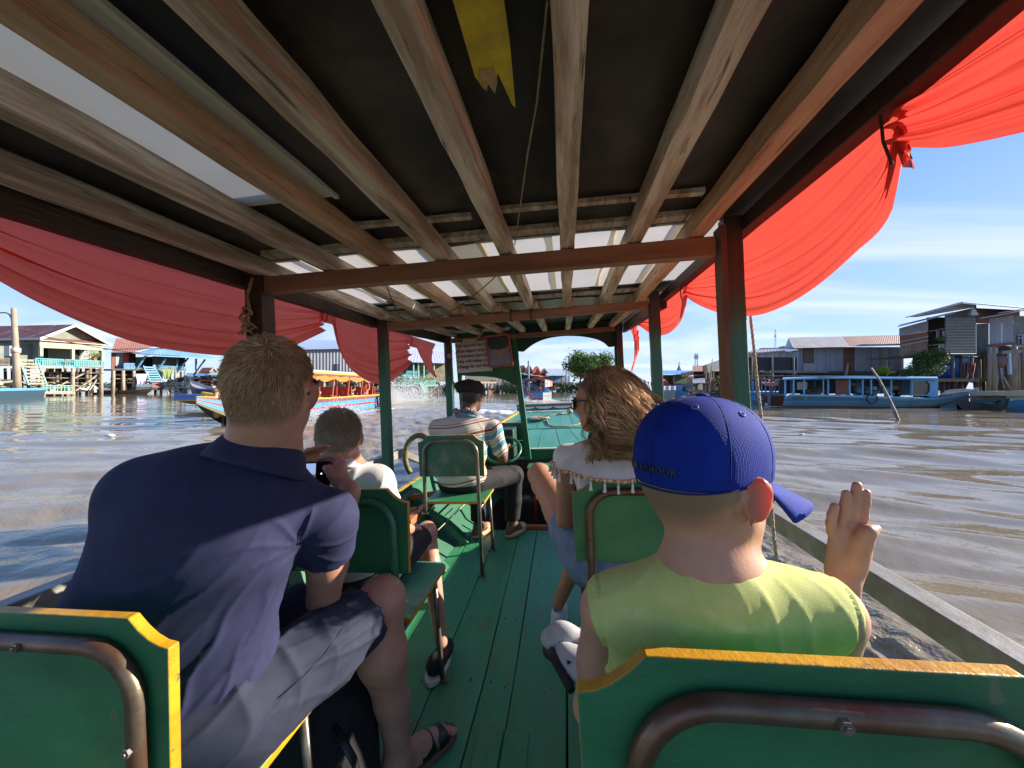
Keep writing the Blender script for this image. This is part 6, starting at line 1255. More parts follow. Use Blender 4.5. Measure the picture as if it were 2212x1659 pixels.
# warehouse row
def warehouse_right():
 F = Fac(360, 31, 1280, 33, RG); T = Thing('warehouse', 'long low tin warehouse with half grey, half rusty roof on the right bank', 'warehouse', F.p(800, 800), None, WORLD); P = T.part
 roof_part(T, 'roof_slope', (F.p(440, 530, .6), F.p(876, 518, .6), F.p(812, 440, -4), F.p(402, 448, -4)), M_('grey_tin_roof', (.34, .33, .31), .6, (.26, .22, .19), .9, (3, 1, 1), col3=(.30, .17, .10), scale3=1.2, lo3=.58, hi3=.7), 60, .03); roof_part(T, 'roof_slope', (F.p(876, 518, .6), F.p(1275, 508, .6), F.p(1275, 428, -4), F.p(812, 440, -4)), M_('rusty_tin_roof', (.20, .09, .055), .7, (.28, .13, .08), .9, (3, 1, 1)), 60, .03)
 P('end_gable', MB().add([F.p(438, 532), F.p(402, 450, -4), F.p(368, 540, -8), F.p(368, 700, -8), F.p(438, 700)], [(0, 1, 2, 3, 4)]), zinc_wall)
 x = 466
 for x0, x1, m in ((440, 515, zinc_wall), (515, 596, M_('rusty_shutter', (.15, .07, .05), .8)), (596, 690, zinc_wall), (690, 825, zinc_wall), (825, 868, rust_wall), (868, 908, rust_wall), (908, 1040, zinc_wall), (1040, 1170, zinc_wall), (1170, 1285, zinc_wall)):
  P('wall_backing', F.slab(x0 - 2, 521, x1 + 2, 713, -.1, .05), wood_dk); P('wall_sheet', corr(MB(), F.p(x0 + 1, 712, rnd.uniform(0, .04)), F.p(x1 - 1, 712, rnd.uniform(0, .04)), F.p(x1 - 1, 520, .02), F.p(x0 + 1, 524, .02), 14, .02), m)
 P('lower_wall', F.slab(515, 645, 597, 712, .06, .05), zinc_lt)
 for k in range(9): P('louvre_slat', F.bar(520, 545 + k * 11, 592, 545 + k * 11, .05, .08, h=.03), wood_old)
 P('floor_beam', F.bar(380, 716, 1290, 716, .18, .3), wood_dk); stilts(F, T, (500, 600, 690, 780, 860, 950, 1050, 1150, 1240), 716, .1, wood_dk, .2); P('under_shade_sheet', F.slab(370, 720, 1290, 860, -3, .1), dark_in)
 P('drain_pole', F.bar(1110, 525, 1110, 700, .12, .3), wood_old); P('drain_pole', F.bar(858, 650, 842, 740, .12, .5), wood_lt)
 F = Fac(100, 28, 470, 29, RG); T = Thing('waterside_shed', 'low shed with dark netting front and rusty tin edge right of the thick post', 'shed', F.p(300, 800), None, WORLD); P = T.part
 P('roof_edge', F.slab(60, 572, 380, 600, .2, 2, 545, 600), M_('rusty_zinc_edge', (.34, .33, .34), .6, (.20, .11, .08), 1.5)); roof_part(T, 'roof_slope', (F.p(60, 578, .3), F.p(480, 545, .3), F.p(420, 520, -5), F.p(120, 545, -5)), roof_grey, 30, .03)
 P('netting_panel', F.slab(-60, 603, 268, 705, .3, .05), M_('black_netting', (.02, .022, .025), .8)); P('netting_panel', F.slab(284, 600, 466, 700, .3, .05), M_('black_netting', (0, 0, 0))); P('back_wall', F.slab(-60, 560, 480, 720, -1, .1), zinc_wall)
 for x in (275, 440, 120): P('post', F.post(x, 600, None, .14, .4), wood_old, smooth=True)
 for y in (712, 742, 768): P('railing_pole', F.bar(100, y, 700, y + rnd.uniform(-4, 4), .08, .5), wood_old)
 P('under_shade_sheet', F.slab(-60, 700, 480, 860, -2, .1), dark_in); clutter(F, T, 100, 720, 480, 780, .0, 26, [wood_old, wood_dk, zinc_wall], 'stored_goods', (.1, .6), 70)
 F = Fac(250, 70, 400, 70, RG); single('far_roof', 'dark pitched roof peeking over the low shed', 'roof', MB().add([F.p(250, 560), F.p(400, 560), F.p(372, 512), F.p(330, 520)], [(0, 1, 2, 3)]).box(F.p(320, 570, -1), (6, 1, 2)), roof_rust, F.p(300, 560), None, WORLD)
warehouse_right()
def tall_house():
 F = Fac(140, 27.5, 1190, 29.0, RF); T = Thing('stilt_house', 'tall patchwork stilt house with dark louvred panel, rusty sheets and overhanging tin roof', 'house', F.p(600, 1000), None, WORLD); P = T.part
 P('rusty_wall', F.slab(140, 430, 470, 520, 0, .08, 340, 465), M_('grey_weathered_sheet', (.24, .25, .29), .7, (.18, .18, .2), 2)); P('rusty_wall', F.slab(145, 520, 468, 590, .01, .08, 468, 535), rust_wall); P('rusty_wall', F.slab(150, 590, 465, 632, .0, .08, 535, 578), rust_wall); P('rusty_wall', F.slab(150, 632, 465, 768, .01, .08, 578, 735), M_('brown_red_sheet', (.19, .09, .065), .8, (.26, .15, .10), 2, col3=(.3, .22, .16), scale3=3))
 for y0, y1 in ((590, 528), (632, 572)): P('white_batten', F.bar(150, y0, 465, y1, .07, .05), zinc_lt)
 for x in (200, 328): P('panel_seam', F.bar(x, 620, x, 755, .03, .04), zinc_lt)
 P('panel_seam', F.bar(150, 690, 460, 680, .03, .045), zinc_lt)
 # louvred dark panel: every board its own piece
 lm = M_('dark_louvre_board', (.085, .08, .078), .7, (.13, .12, .11), 3)
 for k in range(24): y = 292 + k * 18.2; P('louvre_board', F.slab(676, y + (0 if k else 0), 1040, y + 16.5, .10 + .03 * (k % 2), .05, y - 60 * max(0, 1 - k / 4) * .0, y + 16.5), lm)
 P('upper_wall', F.slab(676, 262, 1045, 300, -.02, .05, 180, 296), lm)
 P('grey_sheet', corr(MB(), F.p(1042, 745), F.p(1190, 745), F.p(1190, 372), F.p(1042, 378), 16, .02), M_('dark_zinc', (.14, .16, .18), .6, (.10, .11, .12), 2)); P('rust_gable', F.slab(1045, 190, 1560, 370, -.1, .06, 215, 372), M_('dark_rust_gable', (.13, .055, .045), .8, (.18, .08, .06), 1.5))
 P('balcony_back', F.slab(472, 300, 680, 740, -1.6, .1), dark_in); P('balcony_rail', F.bar(478, 470, 670, 432, .05, .1), wood_old); P('balcony_rail', F.bar(470, 636, 640, 616, .05, .1), wood_old); P('balcony_floor', F.slab(470, 735, 1190, 755, .1, 2.5), wood_dk); P('left_floor', F.slab(100, 768, 350, 782, .3, 2), wood_dk)
 # roofs
 und = M_('pale_roof_underside', (.36, .38, .38), .6)
 roof_part(T, 'roof_slope', (F.p(215, 298, 1.0), F.p(855, 122, 1.0), F.p(900, 130, -5), F.p(330, 300, -5)), M_('blue_grey_tin', (.22, .26, .42), .5), 40, .02); roof_part(T, 'roof_slope', (F.p(855, 122, 1.0), F.p(1620, 192, 1.0), F.p(1620, 180, -5), F.p(900, 122, -5)), roof_grey, 60, .02)
 P('roof_edge', F.bar(215, 300, 855, 124, .05, 1.02, h=.16), M_('blue_fascia', (.20, .25, .45), .5)); P('roof_edge', F.bar(855, 124, 1610, 192, .04, 1.02, h=.08), zinc_lt)
 P('gable_sheet', MB().add([F.p(330, 300, .2), F.p(1045, 180, .2), F.p(1045, 150, .2), F.p(880, 135, .2), F.p(420, 262, .2)], [(0, 1, 2, 3, 4)]), und); P('lean_roof', MB().add([F.p(105, 408, 1.2), F.p(770, 248, 1.2), F.p(770, 236, -.1), F.p(140, 385, -.1), F.p(105, 416, 1.2), F.p(770, 256, 1.2)], [(0, 1, 2, 3), (0, 4, 5, 1)]), M_('blue_grey_tin', (0, 0, 0)))
 P('vent_hood', MB().box(F.p(1000, 238, .5), (.5, .3, .5), taper=.4), white_tr)
 stilts(F, T, (760, 870, 985, 1080, 1170), 750, 0, wood_old, .16); P('lower_floor', F.slab(585, 1030, 1175, 1065, .3, 2.5), wood_old); P('side_room', F.slab(1080, 755, 1175, 1035, -.2, .1), M_('brown_board_room', (.07, .045, .03), .8)); P('under_shade_back', F.slab(300, 770, 1190, 1170, -3, .1), dark_in)  # dark back sheet stands for shade under the tall house
 stilts(F, T, (640, 700, 760, 850, 905, 1010, 1130), 1065, 0, wood_dk, .2); P('painted_daylight', F.slab(770, 800, 835, 830, -2.9, .02), M_('painted_gap_light', (.75, .70, .5), .7)); P('frame_bar', F.bar(870, 760, 1080, 760, .07, .1), wood_lt)  # pale slab painted as daylight seen through a gap
 for x, lab in ((600, 'dark blue plastic water barrel under the tall house, left one'), (765, 'larger light blue water barrel under the tall house')):
  r = .62 if x < 700 else .78; b = F.p(x, 1025 if x < 700 else 1022, -.8); h = 1.0 if x < 700 else 1.75
  single('water_barrel', lab, 'barrel', MB().tube([b, b + UP * h * .33, b + UP * h * .36, b + UP * h * .66, b + UP * h * .69, b + UP * h * .92, b + UP * h], [r, r, r * 1.04, r, r * 1.04, r, r * .6], 16), M_('blue_barrel' + str(x), (.03, .07, .42) if x < 700 else (.05, .20, .50), .4), b, 'blue barrels under the tall house', WORLD, True)
 for i, (x, lab, m) in enumerate(((925, 'dark red dress drying under the tall house', maroon), (1010, 'red shirt hanging under the tall house, right of the dress', M_('red_shirt', (.35, .03, .05), .8)))):
  single('hung_clothes', lab, 'clothes', MB().grid(lambda u, v: F.p(x - 38 + 76 * u * (1 - .3 * v), 845 + (110 if i else 190) * v, .15 + .08 * math.sin(u * 12)), 12, 8), m, F.p(x, 845, .15), 'clothes under the tall house', WORLD, True)
 for i, (x, lab, m) in enumerate(((580, 'grey shirt on the balcony line of the tall house', zinc_lt), (615, 'dark shirt on the balcony line of the tall house', black_p), (655, 'pale shirt on the balcony line beside the dark one', white_tr))):
  single('hung_clothes', lab, 'clothes', MB().grid(lambda u, v: F.p(x - 16 + 32 * u, 460 + 80 * v, .05 + .05 * math.sin(u * 9)), 8, 6), m, F.p(x, 460), 'shirts on the balcony line', WORLD, True)
 mb = MB(); leaves(mb, F.p(625, 550, .1), (.35, .3, .22), 90, .07, seed=600); single('balcony_plant', 'bright green potted plant on the balcony of the tall house', 'plant', mb, M_('fresh_leaf', (.12, .22, .03), .6, trans=.3), F.p(625, 590), None, WORLD)
 single('hung_cloth', 'ragged pale cloth hanging below the balcony plant', 'cloth', MB().grid(lambda u, v: F.p(590 + 85 * u, 620 + 95 * v * (.7 + .3 * math.sin(u * 9)), .12 + .04 * math.sin(u * 14)), 14, 6), zinc_lt, F.p(620, 620), None, WORLD, True)
 # shrub between the blue boat and the house
 T2 = Thing('waterside_shrub', 'dense dark green shrub between the blue boat and the tall house', 'shrub', F.p(450, 980, .8), None, WORLD); mb = MB()
 for k, (x, y, r) in enumerate(((560, 740, .8), (500, 790, .9), (440, 820, .8), (600, 800, .7), (380, 900, .9), (460, 930, 1.0), (540, 900, .8), (300, 950, .7), (420, 760, .5), (230, 960, .5))): leaves(mb, F.p(x, y, .9), (r, r * .7, r * .62), 420, .075, seed=700 + k)
 T2.part('foliage', mb, M_('shrub_leaf', (.045, .095, .025), .6, (.09, .14, .03), 1.5, trans=.25, island=.4)); T2.part('stem', F.bar(440, 1010, 480, 800, .07, .8, mb=F.bar(500, 1010, 560, 760, .05, .8)), wood_dk)
 F3 = Fac(1040, 26, 1200, 26, RG); T3 = Thing('potted_palm', 'bright yellow-green spiky plant above the blue boat roof', 'plant', F3.p(1140, 735), None, WORLD); mb = MB(); rr = random.Random(8)
 for k in range(90):
  a = rr.uniform(0, 6.28); e = rr.uniform(.1, 1.5); L = rr.uniform(.45, .75); o = F3.p(1140, 728); d = Vector((math.cos(a) * math.cos(e), math.sin(a) * math.cos(e), math.sin(e))); w_ = d.cross(UP).normalized() * .025; q = o + d * L * .6; e_ = o + d * L - UP * .12 * math.cos(e); mb.add([o - w_, o + w_, q + w_, e_, q - w_], [(0, 1, 2, 3, 4)])
 T3.part('leaf_blades', mb, leaf_y)
 # far right neighbour
 F = Fac(1190, 25.5, 1640, 25.5, RF); T = Thing('stilt_house', 'grey tin-walled stilt house at the right picture edge on thick crooked posts', 'house', F.p(1400, 1150), None, WORLD); P = T.part
 P('wall_sheet', corr(MB(), F.p(1196, 622), F.p(1345, 615), F.p(1345, 300), F.p(1196, 318), 10, .015), zinc_wall); P('wall_sheet', corr(MB(), F.p(1347, 615), F.p(1482, 603), F.p(1482, 275), F.p(1347, 298), 9, .015), zinc_wall); P('wall', F.slab(1484, 285, 1800, 640, -.3, .1), M_('grey_patched_wall', (.20, .21, .21), .8, (.14, .14, .14), 1.5))
 w_ = P('window', F.slab(1535, 510, 1720, 620, -.25, .05), glass_d); T.part('window_frame', F.bar(1535, 550, 1720, 540, .05, -.2, mb=F.bar(1590, 510, 1590, 620, .05, -.2, mb=F.bar(1535, 512, 1720, 508, .05, -.2))), M_('grey_blue_frame', (.35, .42, .48), .6), sub=w_)
 roof_part(T, 'roof_slope', (F.p(1092, 312, .9), F.p(1800, 180, .9), F.p(1800, 170, -4), F.p(1180, 300, -4)), roof_grey, 30, .02); P('roof_edge', F.bar(1092, 312, 1640, 214, .05, .95, h=.10), zinc_lt); P('roof_edge', F.bar(1310, 250, 1640, 196, .05, 1.0, h=.10), zinc_lt)
 P('beam', F.bar(1196, 640, 1480, 612, .2, .1), M_('rusty_beam', (.16, .07, .05), .8)); P('beam', F.bar(1330, 720, 1800, 690, .22, .3), wood_old); P('beam', F.bar(1440, 652, 1800, 640, .12, .3), wood_lt); P('scrap_sheet', F.slab(1210, 660, 1300, 730, .4, .03), zinc_lt)
 for x0, x1, w_ in ((1225, 1240, .36), (1480, 1460, .40), (1520, 1530, .26), (1590, 1600, .3), (1195, 1185, .2)): P('stilt', MB().tube([F.p(x0, 650, .3), F.p((x0 + x1) / 2 + 8, 850, .3), F.p(x1, 1180, .3) - UP * .5], [w_ * .45, w_ * .5, w_ * .55], 8), wood_old, smooth=True)
 P('blue_pipe', F.bar(1430, 725, 1440, 980, .13, .35), M_('pale_blue_pipe', (.38, .55, .62), .5)); P('brace', F.bar(1340, 1000, 1440, 1160, .15, .3), wood_old); P('under_shade_back', F.slab(1196, 640, 1800, 1180, -2.5, .1), dark_in)
 single('hung_cloth', 'grey-lilac bundle hanging between the crooked posts at the right edge', 'cloth', MB().ball(F.p(1340, 820, .1), (.42, .25, .42), 12, 8), M_('mauve_cloth', (.16, .11, .12), .9), F.p(1340, 820), None, WORLD, True)
 single('hung_cloth', 'long pale grey cloth draped under the right-edge house', 'cloth', MB().grid(lambda u, v: F.p(1255 + 110 * u + 20 * v, 900 + 260 * v * (.7 + .3 * math.cos(u * 7)), .3 + .08 * math.sin(u * 12)), 16, 8), M_('grey_cloth', (.22, .24, .24), .9), F.p(1300, 900), None, WORLD, True)
 clutter(F, T, 1500, 960, 1640, 1150, .1, 20, [zinc_lt, wood_old, white_tr], 'stored_goods', (.1, .5), 71)
tall_house()
# long blue boat
def blue_boat():
 F = Fac(360, 21.6, 1560, 22.0, RG); T = Thing('moored_boat', 'long weathered blue cabin boat moored on the right bank', 'boat', F.p(900, 985), None, WORLD); P = T.part; n = F.n
 q = lambda x, y, o=0.0: F.p(x, y, o)
 up = [(372, 900), (430, 885), (860, 890), (1340, 915), (1560, 908), (1690, 895), (1790, 880)]; lo = [(352, 988), (600, 994), (1000, 999), (1300, 1000), (1500, 990), (1660, 950), (1790, 884)]
 nS = 40; X0 = [p[0] for p in up]; Y0 = [p[1] for p in up]; X1 = [p[0] for p in lo]; Y1 = [p[1] for p in lo]; mb = MB(); rows = 5
 for k in range(rows):
  def f(u, v, k=k):
   t = (k + v) / rows; xa = np.interp(u, np.linspace(0, 1, 7), X0); ya = np.interp(u, np.linspace(0, 1, 7), Y0); xb_ = np.interp(u, np.linspace(0, 1, 7), X1); yb_ = np.interp(u, np.linspace(0, 1, 7), Y1)
   return q(xa + (xb_ - xa) * t, ya + (yb_ - ya) * t, .35 * math.sin(min(1, u * 1.0) * math.pi) * (1 - .5 * t) + (.03 if k % 2 else 0))
  m2 = MB(); m2.grid(f, nS, 1); P('hull_strake', m2, [blue_l, blue_w, M_('faded_blue_strake', (.07, .20, .38), .6, (.10, .22, .26), 1.5), blue_w, M_('rusty_keel', (.10, .055, .04), .7)][k])
 f = lambda u, v: q(np.interp(u, np.linspace(0, 1, 7), X0), np.interp(u, np.linspace(0, 1, 7), Y0) + .5, .35 * math.sin(u * math.pi) * (1 - v) - 1.7 * v * math.sin(min(1, u * 1.3 + .15) * math.pi) ** .4 * (u < .98))
 m2 = MB(); m2.grid(f, nS, 3); P('deck', m2, wood_old); m2 = MB(); m2.grid(lambda u, v: f(u, 1) + Vector((0, 0, -.8 * v)), nS, 1); P('far_side', m2, blue_w)
 P('roof', MB().add([q(355, 765, .4), q(640, 752, .4), q(1548, 760, .4), q(1548, 748, -1.7), q(640, 745, -1.7), q(360, 755, -1.7)] + [q(355, 775, .4), q(640, 764, .4), q(1548, 772, .4), q(1548, 760, -1.7), q(640, 757, -1.7), q(360, 766, -1.7)], [(0, 1, 2, 3, 4, 5), (11, 10, 9, 8, 7, 6), (0, 6, 7, 1), (1, 7, 8, 2), (2, 8, 9, 3), (5, 11, 6, 0)]), blue_l)
 P('roof_edge', F.bar(640, 757, 1550, 765, .08, .42, h=.09), blue_l)
 for x in (375, 440, 520, 668, 705, 870, 970, 1035, 1190, 1345): P('cabin_post', F.bar(x, 768, x, 895, .065 if x not in (668, 975) else .045, .25), blue_l)
 for x in (420, 600, 760, 930, 1100, 1280, 1420): P('far_post', F.bar(x, 768, x, 880, .08, -1.6), blue_p); P('cabin_shade_sheet', F.slab(x - 92, 772, x + 92, 880, -1.62, .04), M_('painted_cabin_shade', (.02, .05, .08), .7, (.06, .08, .09), 1.5))  # dark blue sheets added so the open cabin looks shaded
 P('sill', F.bar(420, 890, 1350, 912, .10, .3, h=.22), blue_l); P('bow_panel', F.slab(1490, 765, 1552, 905, .25, .08), blue_l)
 # octagonal window panel
 a, b = (1352, 778), (1490, 892); oc = [(a[0] + 0, a[1]), (b[0] - 25, a[1]), (b[0], a[1] + 28), (b[0], b[1] - 28), (b[0] - 25, b[1]), (a[0], b[1])]
 P('window_pane', MB().add([q(x, y, .24) for x, y in oc], [tuple(reversed(range(6)))]), M_('brown_tinted_pane', (.05, .035, .03), .15));
 for (p0, p1) in zip(oc, oc[1:] + oc[:1]): P('window_trim', F.bar(*p0, *p1, .05, .28), blue_l)
 P('window_corner', MB().add([q(b[0] - 25, a[1], .26), q(b[0] + 5, a[1], .26), q(b[0] + 5, a[1] + 30, .26)], [(0, 2, 1)]), blue_l); P('window_corner', MB().add([q(b[0] - 25, b[1], .26), q(b[0] + 5, b[1], .26), q(b[0] + 5, b[1] - 30, .26)], [(0, 1, 2)]), blue_l)
 P('rusty_panel', F.slab(765, 775, 862, 888, .0, .05), M_('dark_orange_panel', (.15, .05, .035), .6, (.2, .08, .05), 2)); P('inner_panel', F.slab(1270, 775, 1342, 892, -.4, .05), M_('deep_blue_panel', (.03, .09, .18), .6)); P('inner_panel', F.slab(880, 795, 960, 880, -1.5, .05), blue_w); P('white_cloth', F.slab(470, 790, 545, 850, -.8, .03), white_tr)
 clutter(F, T, 540, 850, 670, 885, -.2, 18, [wood_dk, wood_old], 'net_pile', (.1, .5), 81); clutter(F, T, 880, 830, 1250, 890, -.6, 24, [zinc_lt, wood_lt, wood_dk, blue_l], 'cabin_goods', (.1, .45), 82)
 for x, y, r, w_ in ((1045, 920, .30, .035), (1380, 945, .27, .02)):
  c = q(x, y, .48); t = F.t; P('tyre_fender', MB().tube([c + t * r * math.cos(a) * 1.05 + UP * r * .85 * math.sin(a) for a in [2 * math.pi * k / 22 for k in range(22)]], w_, 7, closed=True), black_p if x < 1200 else blue_w, smooth=True)
 P('roof_poles', F.bar(500, 745, 1000, 742, .05, -.3, mb=F.bar(640, 748, 1100, 740, .04, -.6)), wood_old)
 P('stern_frame', MB().tube([q(520, 905, .35), q(530, 925, .5), q(545, 905, .5)], .015, 5), wood_lt)
 # open blue boats left of it
 F = Fac(120, 25, 480, 24.5, RG); T = Thing('moored_boat', 'open blue boat with orange awning, stern towards the thick green post', 'boat', F.p(250, 985), None, WORLD); P = T.part
 P('hull_side', F.slab(100, 870, 380, 965, .2, 2), blue_p); P('hull_bottom', F.slab(100, 930, 370, 990, .23, 2), blue_w); P('gunwale', F.bar(95, 870, 385, 885, .1, .25), blue_l)
 roof_part(T, 'awning', (F.p(190, 800, .8), F.p(355, 800, .8), F.p(355, 790, -1), F.p(195, 792, -1)), roof_orange, 8, .05); P('awning_flap', MB().grid(lambda u, v: F.p(190 + 165 * u, 795 + (10 + 18 * math.sin(u * 3.1)) * v, .8), 12, 2), M_('coral_awning', (.6, .2, .16), .6))
 for x in (130, 150, 195, 225, 258, 300, 330, 358): P('post', F.bar(x, 780, x, 872, .07, .1), blue_l if x % 2 else blue_p)
 P('rudder', F.slab(215, 900, 365, 990, .5, .1), M_('red_brown_rudder', (.22, .06, .05), .7, (.12, .05, .04), 3)); P('float_post', F.bar(252, 885, 250, 985, .12, .6), zinc_lt); P('float_ball', MB().ball(F.p(232, 965, .6), .12, 8, 6), white_tr, smooth=True); P('rail', F.bar(215, 890, 380, 892, .05, .6), wood_lt)
blue_boat()
def right_boats():
 F = Fac(860, 22.5, 1640, 20.0, RF); T = Thing('moored_boat', 'flat-decked blue boat with pale plank edge at the right picture edge', 'boat', F.p(1200, 1400), None, WORLD); P = T.part
 pale = M_('pale_yellow_plank', (.46, .41, .26), .7, (.34, .30, .20), 3)
 P('deck_edge', F.slab(980, 1178, 1395, 1232, .6, 2.0), pale); P('deck_edge', F.slab(1395, 1172, 1640, 1240, .62, 2), pale); P('deck_edge', F.slab(1395, 1235, 1640, 1282, .5, 2), pale)
 P('under_deck', F.slab(965, 1232, 1395, 1280, .3, 2), wood_old)
 P('bow', MB().add([F.p(965, 1285, .2), F.p(1385, 1265, .5), F.p(1410, 1270, .5), F.p(1400, 1400, .45), F.p(1345, 1415, .4)] + [F.p(965, 1285, -1.5), F.p(1385, 1265, -1.5), F.p(1410, 1270, -1.5), F.p(1400, 1400, -1.5), F.p(1345, 1415, -1.5)], [(0, 4, 3, 2, 1), (0, 5, 9, 4), (4, 9, 8, 3), (0, 1, 6, 5)]), blue_w)
 P('stem', F.bar(1410, 1265, 1400, 1405, .12, .55), wood_dk)
 T = Thing('moored_boat', 'teal bow with red keel and brown stem, cut by the right picture edge', 'boat', F.p(1600, 1500), None, WORLD); F = Fac(1400, 19.5, 1700, 18.5, RF)
 T.part('bow_side', MB().add([F.p(1430, 1285, .2), F.p(1800, 1270, .4), F.p(1800, 1600, .3), F.p(1400, 1385, .3)], [(3, 2, 1, 0)]), M_('teal_bow', (.04, .16, .26), .5, (.05, .13, .18), 2)); T.part('stem_board', F.bar(1395, 1385, 1700, 1590, .22, .4, h=.1), M_('brown_stem', (.12, .08, .05), .7)); T.part('keel', MB().add([F.p(1440, 1440, .25), F.p(1700, 1600, .35), F.p(1700, 1760, .2), F.p(1425, 1510, .1)], [(3, 2, 1, 0)]), M_('red_keel', (.35, .05, .08), .5)); T.part('inner', F.slab(1420, 1290, 1800, 1400, -1.5, .1), dark_in)
 canoe('dark low canoe lying between the long blue boat and the right-edge boats', F.p(870, 1440, 1.5) * Vector((1, 1, 0)) if False else ww(*RF(800, 1400)), ww(*RF(1330, 1400)), 1.0, .35, M_('dark_canoe', (.03, .035, .03), .7))
 F = Fac(860, 20, 1500, 18.8, RF)
 single('mooring_line', 'pale thin ropes running from the dark canoe to the teal bow', 'rope', MB().tube([F.p(875, 1468), F.p(1100, 1462), F.p(1390, 1410)], .022, 5).tube([F.p(1250, 1440), F.p(1390, 1425)], .018, 5).tube([F.p(1230, 1515), F.p(1370, 1420)], .02, 5), rope_m, F.p(1100, 1460), None, WORLD, True)
 single('mooring_line', 'reddish tangled rope in front of the teal bow', 'rope', MB().tube([F.p(930, 1475), F.p(980, 1490), F.p(960, 1505), F.p(1010, 1500)], .02, 5).tube([F.p(1270, 1470), F.p(1420, 1490)], .018, 5).tube([F.p(1290, 1500), F.p(1430, 1460)], .018, 5), M_('pink_rope', (.5, .16, .14), .8), F.p(960, 1490), None, WORLD, True)
 # planks pile on the stern
 F = Fac(600, 22, 1100, 22, RF); T = Thing('plank_pile', 'pile of loose boards and white sacking behind the blue cabin boat', 'planks', F.p(800, 1200), None, WORLD)
 for k in range(9): T.part('board', F.bar(610 + 12 * k, 1235 - 7 * k, 940 + 16 * k, 1195 - 5 * k, .18, -.2 - .12 * k, h=.03), [wood_old, wood_lt, blue_l][k % 3])
 T.part('sack', MB().add([F.p(915, 1150, -.6), F.p(1005, 1155, -.6), F.p(1000, 1085, -1.0), F.p(955, 1072, -1.0)], [(0, 1, 2, 3)]), M_('white_sacking', (.5, .52, .55), .8)); T.part('base', F.slab(610, 1235, 1000, 1262, -.1, 1.5), wood_dk)
right_boats()
F = Fac(1030, 16.8, 1300, 13.5, RG)
single('leaning_pole', 'grey wooden pole leaning out of the water before the long blue boat', 'pole', MB().tube([F.p(1040, 685), F.p(1100, 775), F.p(1165, 900), F.p(1215, 1010), F.p(1255, 1110), F.p(1285, 1178), F.p(1300, 1230)], [.036, .042, .046, .054, .048, .042, .042], 9), M_('split_pole_wood', (.20, .155, .11), .8, (.10, .08, .06), 4, (1, 1, .3), lo=.45, hi=.55), F.p(1285, 1180), None, WORLD, True)
for (px, py, s_, lab) in ((RG(500, 1198)[0], RG(500, 1198)[1], .07, 'white scrap floating near the leaning pole'), (433, 718 + 0, 0, ''), (*RA(1285, 1535), .13, 'white scrap floating on the left water')):
 if s_: single('floating_scrap', lab, 'litter', MB().ball(ww(px, py) + UP * .02, (s_, s_ * .6, s_ * .35), 8, 5), white_paint, ww(px, py), None, WORLD, True)
# low far shore all round the horizon, so the river ends in trees and roofs
mb = MB(); rr = random.Random(31)
for i in range(150):
 px = rr.uniform(-900, 2900); d = rr.uniform(210, 330); c = wd(px, 832, d); c.z = 1.5; leaves(mb, c, (9, 5, rr.uniform(2, 4.5)), 60, 1.4, seed=900 + i)
o = single('far_treeline', 'distant dark green treeline along the horizon', 'trees', mb, M_('hazy_leaf', (.09, .12, .08), .8, (.07, .10, .07), .1), (0, 200, 0), None, WORLD); o['kind'] = 'stuff'
# ---------------------------------------------------------------- people
def skin_mat(name, col, hair):
 M = mat(name, col, .48, tuple(c * .82 for c in col), 26, bump=.12, bscale=160, sss=.12, col3=(col[0] * 1.0, col[1] * .86, col[2] * .80), scale3=7, lo3=.5, hi3=.8)
 nt = M.node_tree; N = nt.nodes; L = nt.links; P = N['Principled BSDF']; src = P.inputs['Base Color'].links[0].from_socket
 a = N.new('ShaderNodeAttribute'); a.attribute_name = 'hairy'; mx = N.new('ShaderNodeMix'); mx.data_type = 'RGBA'; L.new(a.outputs['Fac'], mx.inputs[0]); L.new(src, mx.inputs[6]); mx.inputs[7].default_value = (*hair, 1); L.new(mx.outputs[2], P.inputs['Base Color'])
 e = N.new('ShaderNodeAttribute'); e.attribute_name = 'thin'; m = N.new('ShaderNodeMath'); m.operation = 'MULTIPLY'; m.inputs[1].default_value = .45; L.new(e.outputs['Fac'], m.inputs[0])
 tr = N.new('ShaderNodeBsdfTranslucent'); tr.inputs[0].default_value = (.95, .10, .045, 1); ms = N.new('ShaderNodeMixShader'); L.new(m.outputs[0], ms.inputs[0]); L.new(P.outputs[0], ms.inputs[1]); L.new(tr.outputs[0], ms.inputs[2]); L.new(ms.outputs[0], N['Material Output'].inputs[0])
 return M
def cloth(name, col, col2=None, **k):
 k.setdefault('bump', .25); k.setdefault('bscale', 900); return mat(name, col, .85, col2 or tuple(c * .82 for c in col), 30, **k)
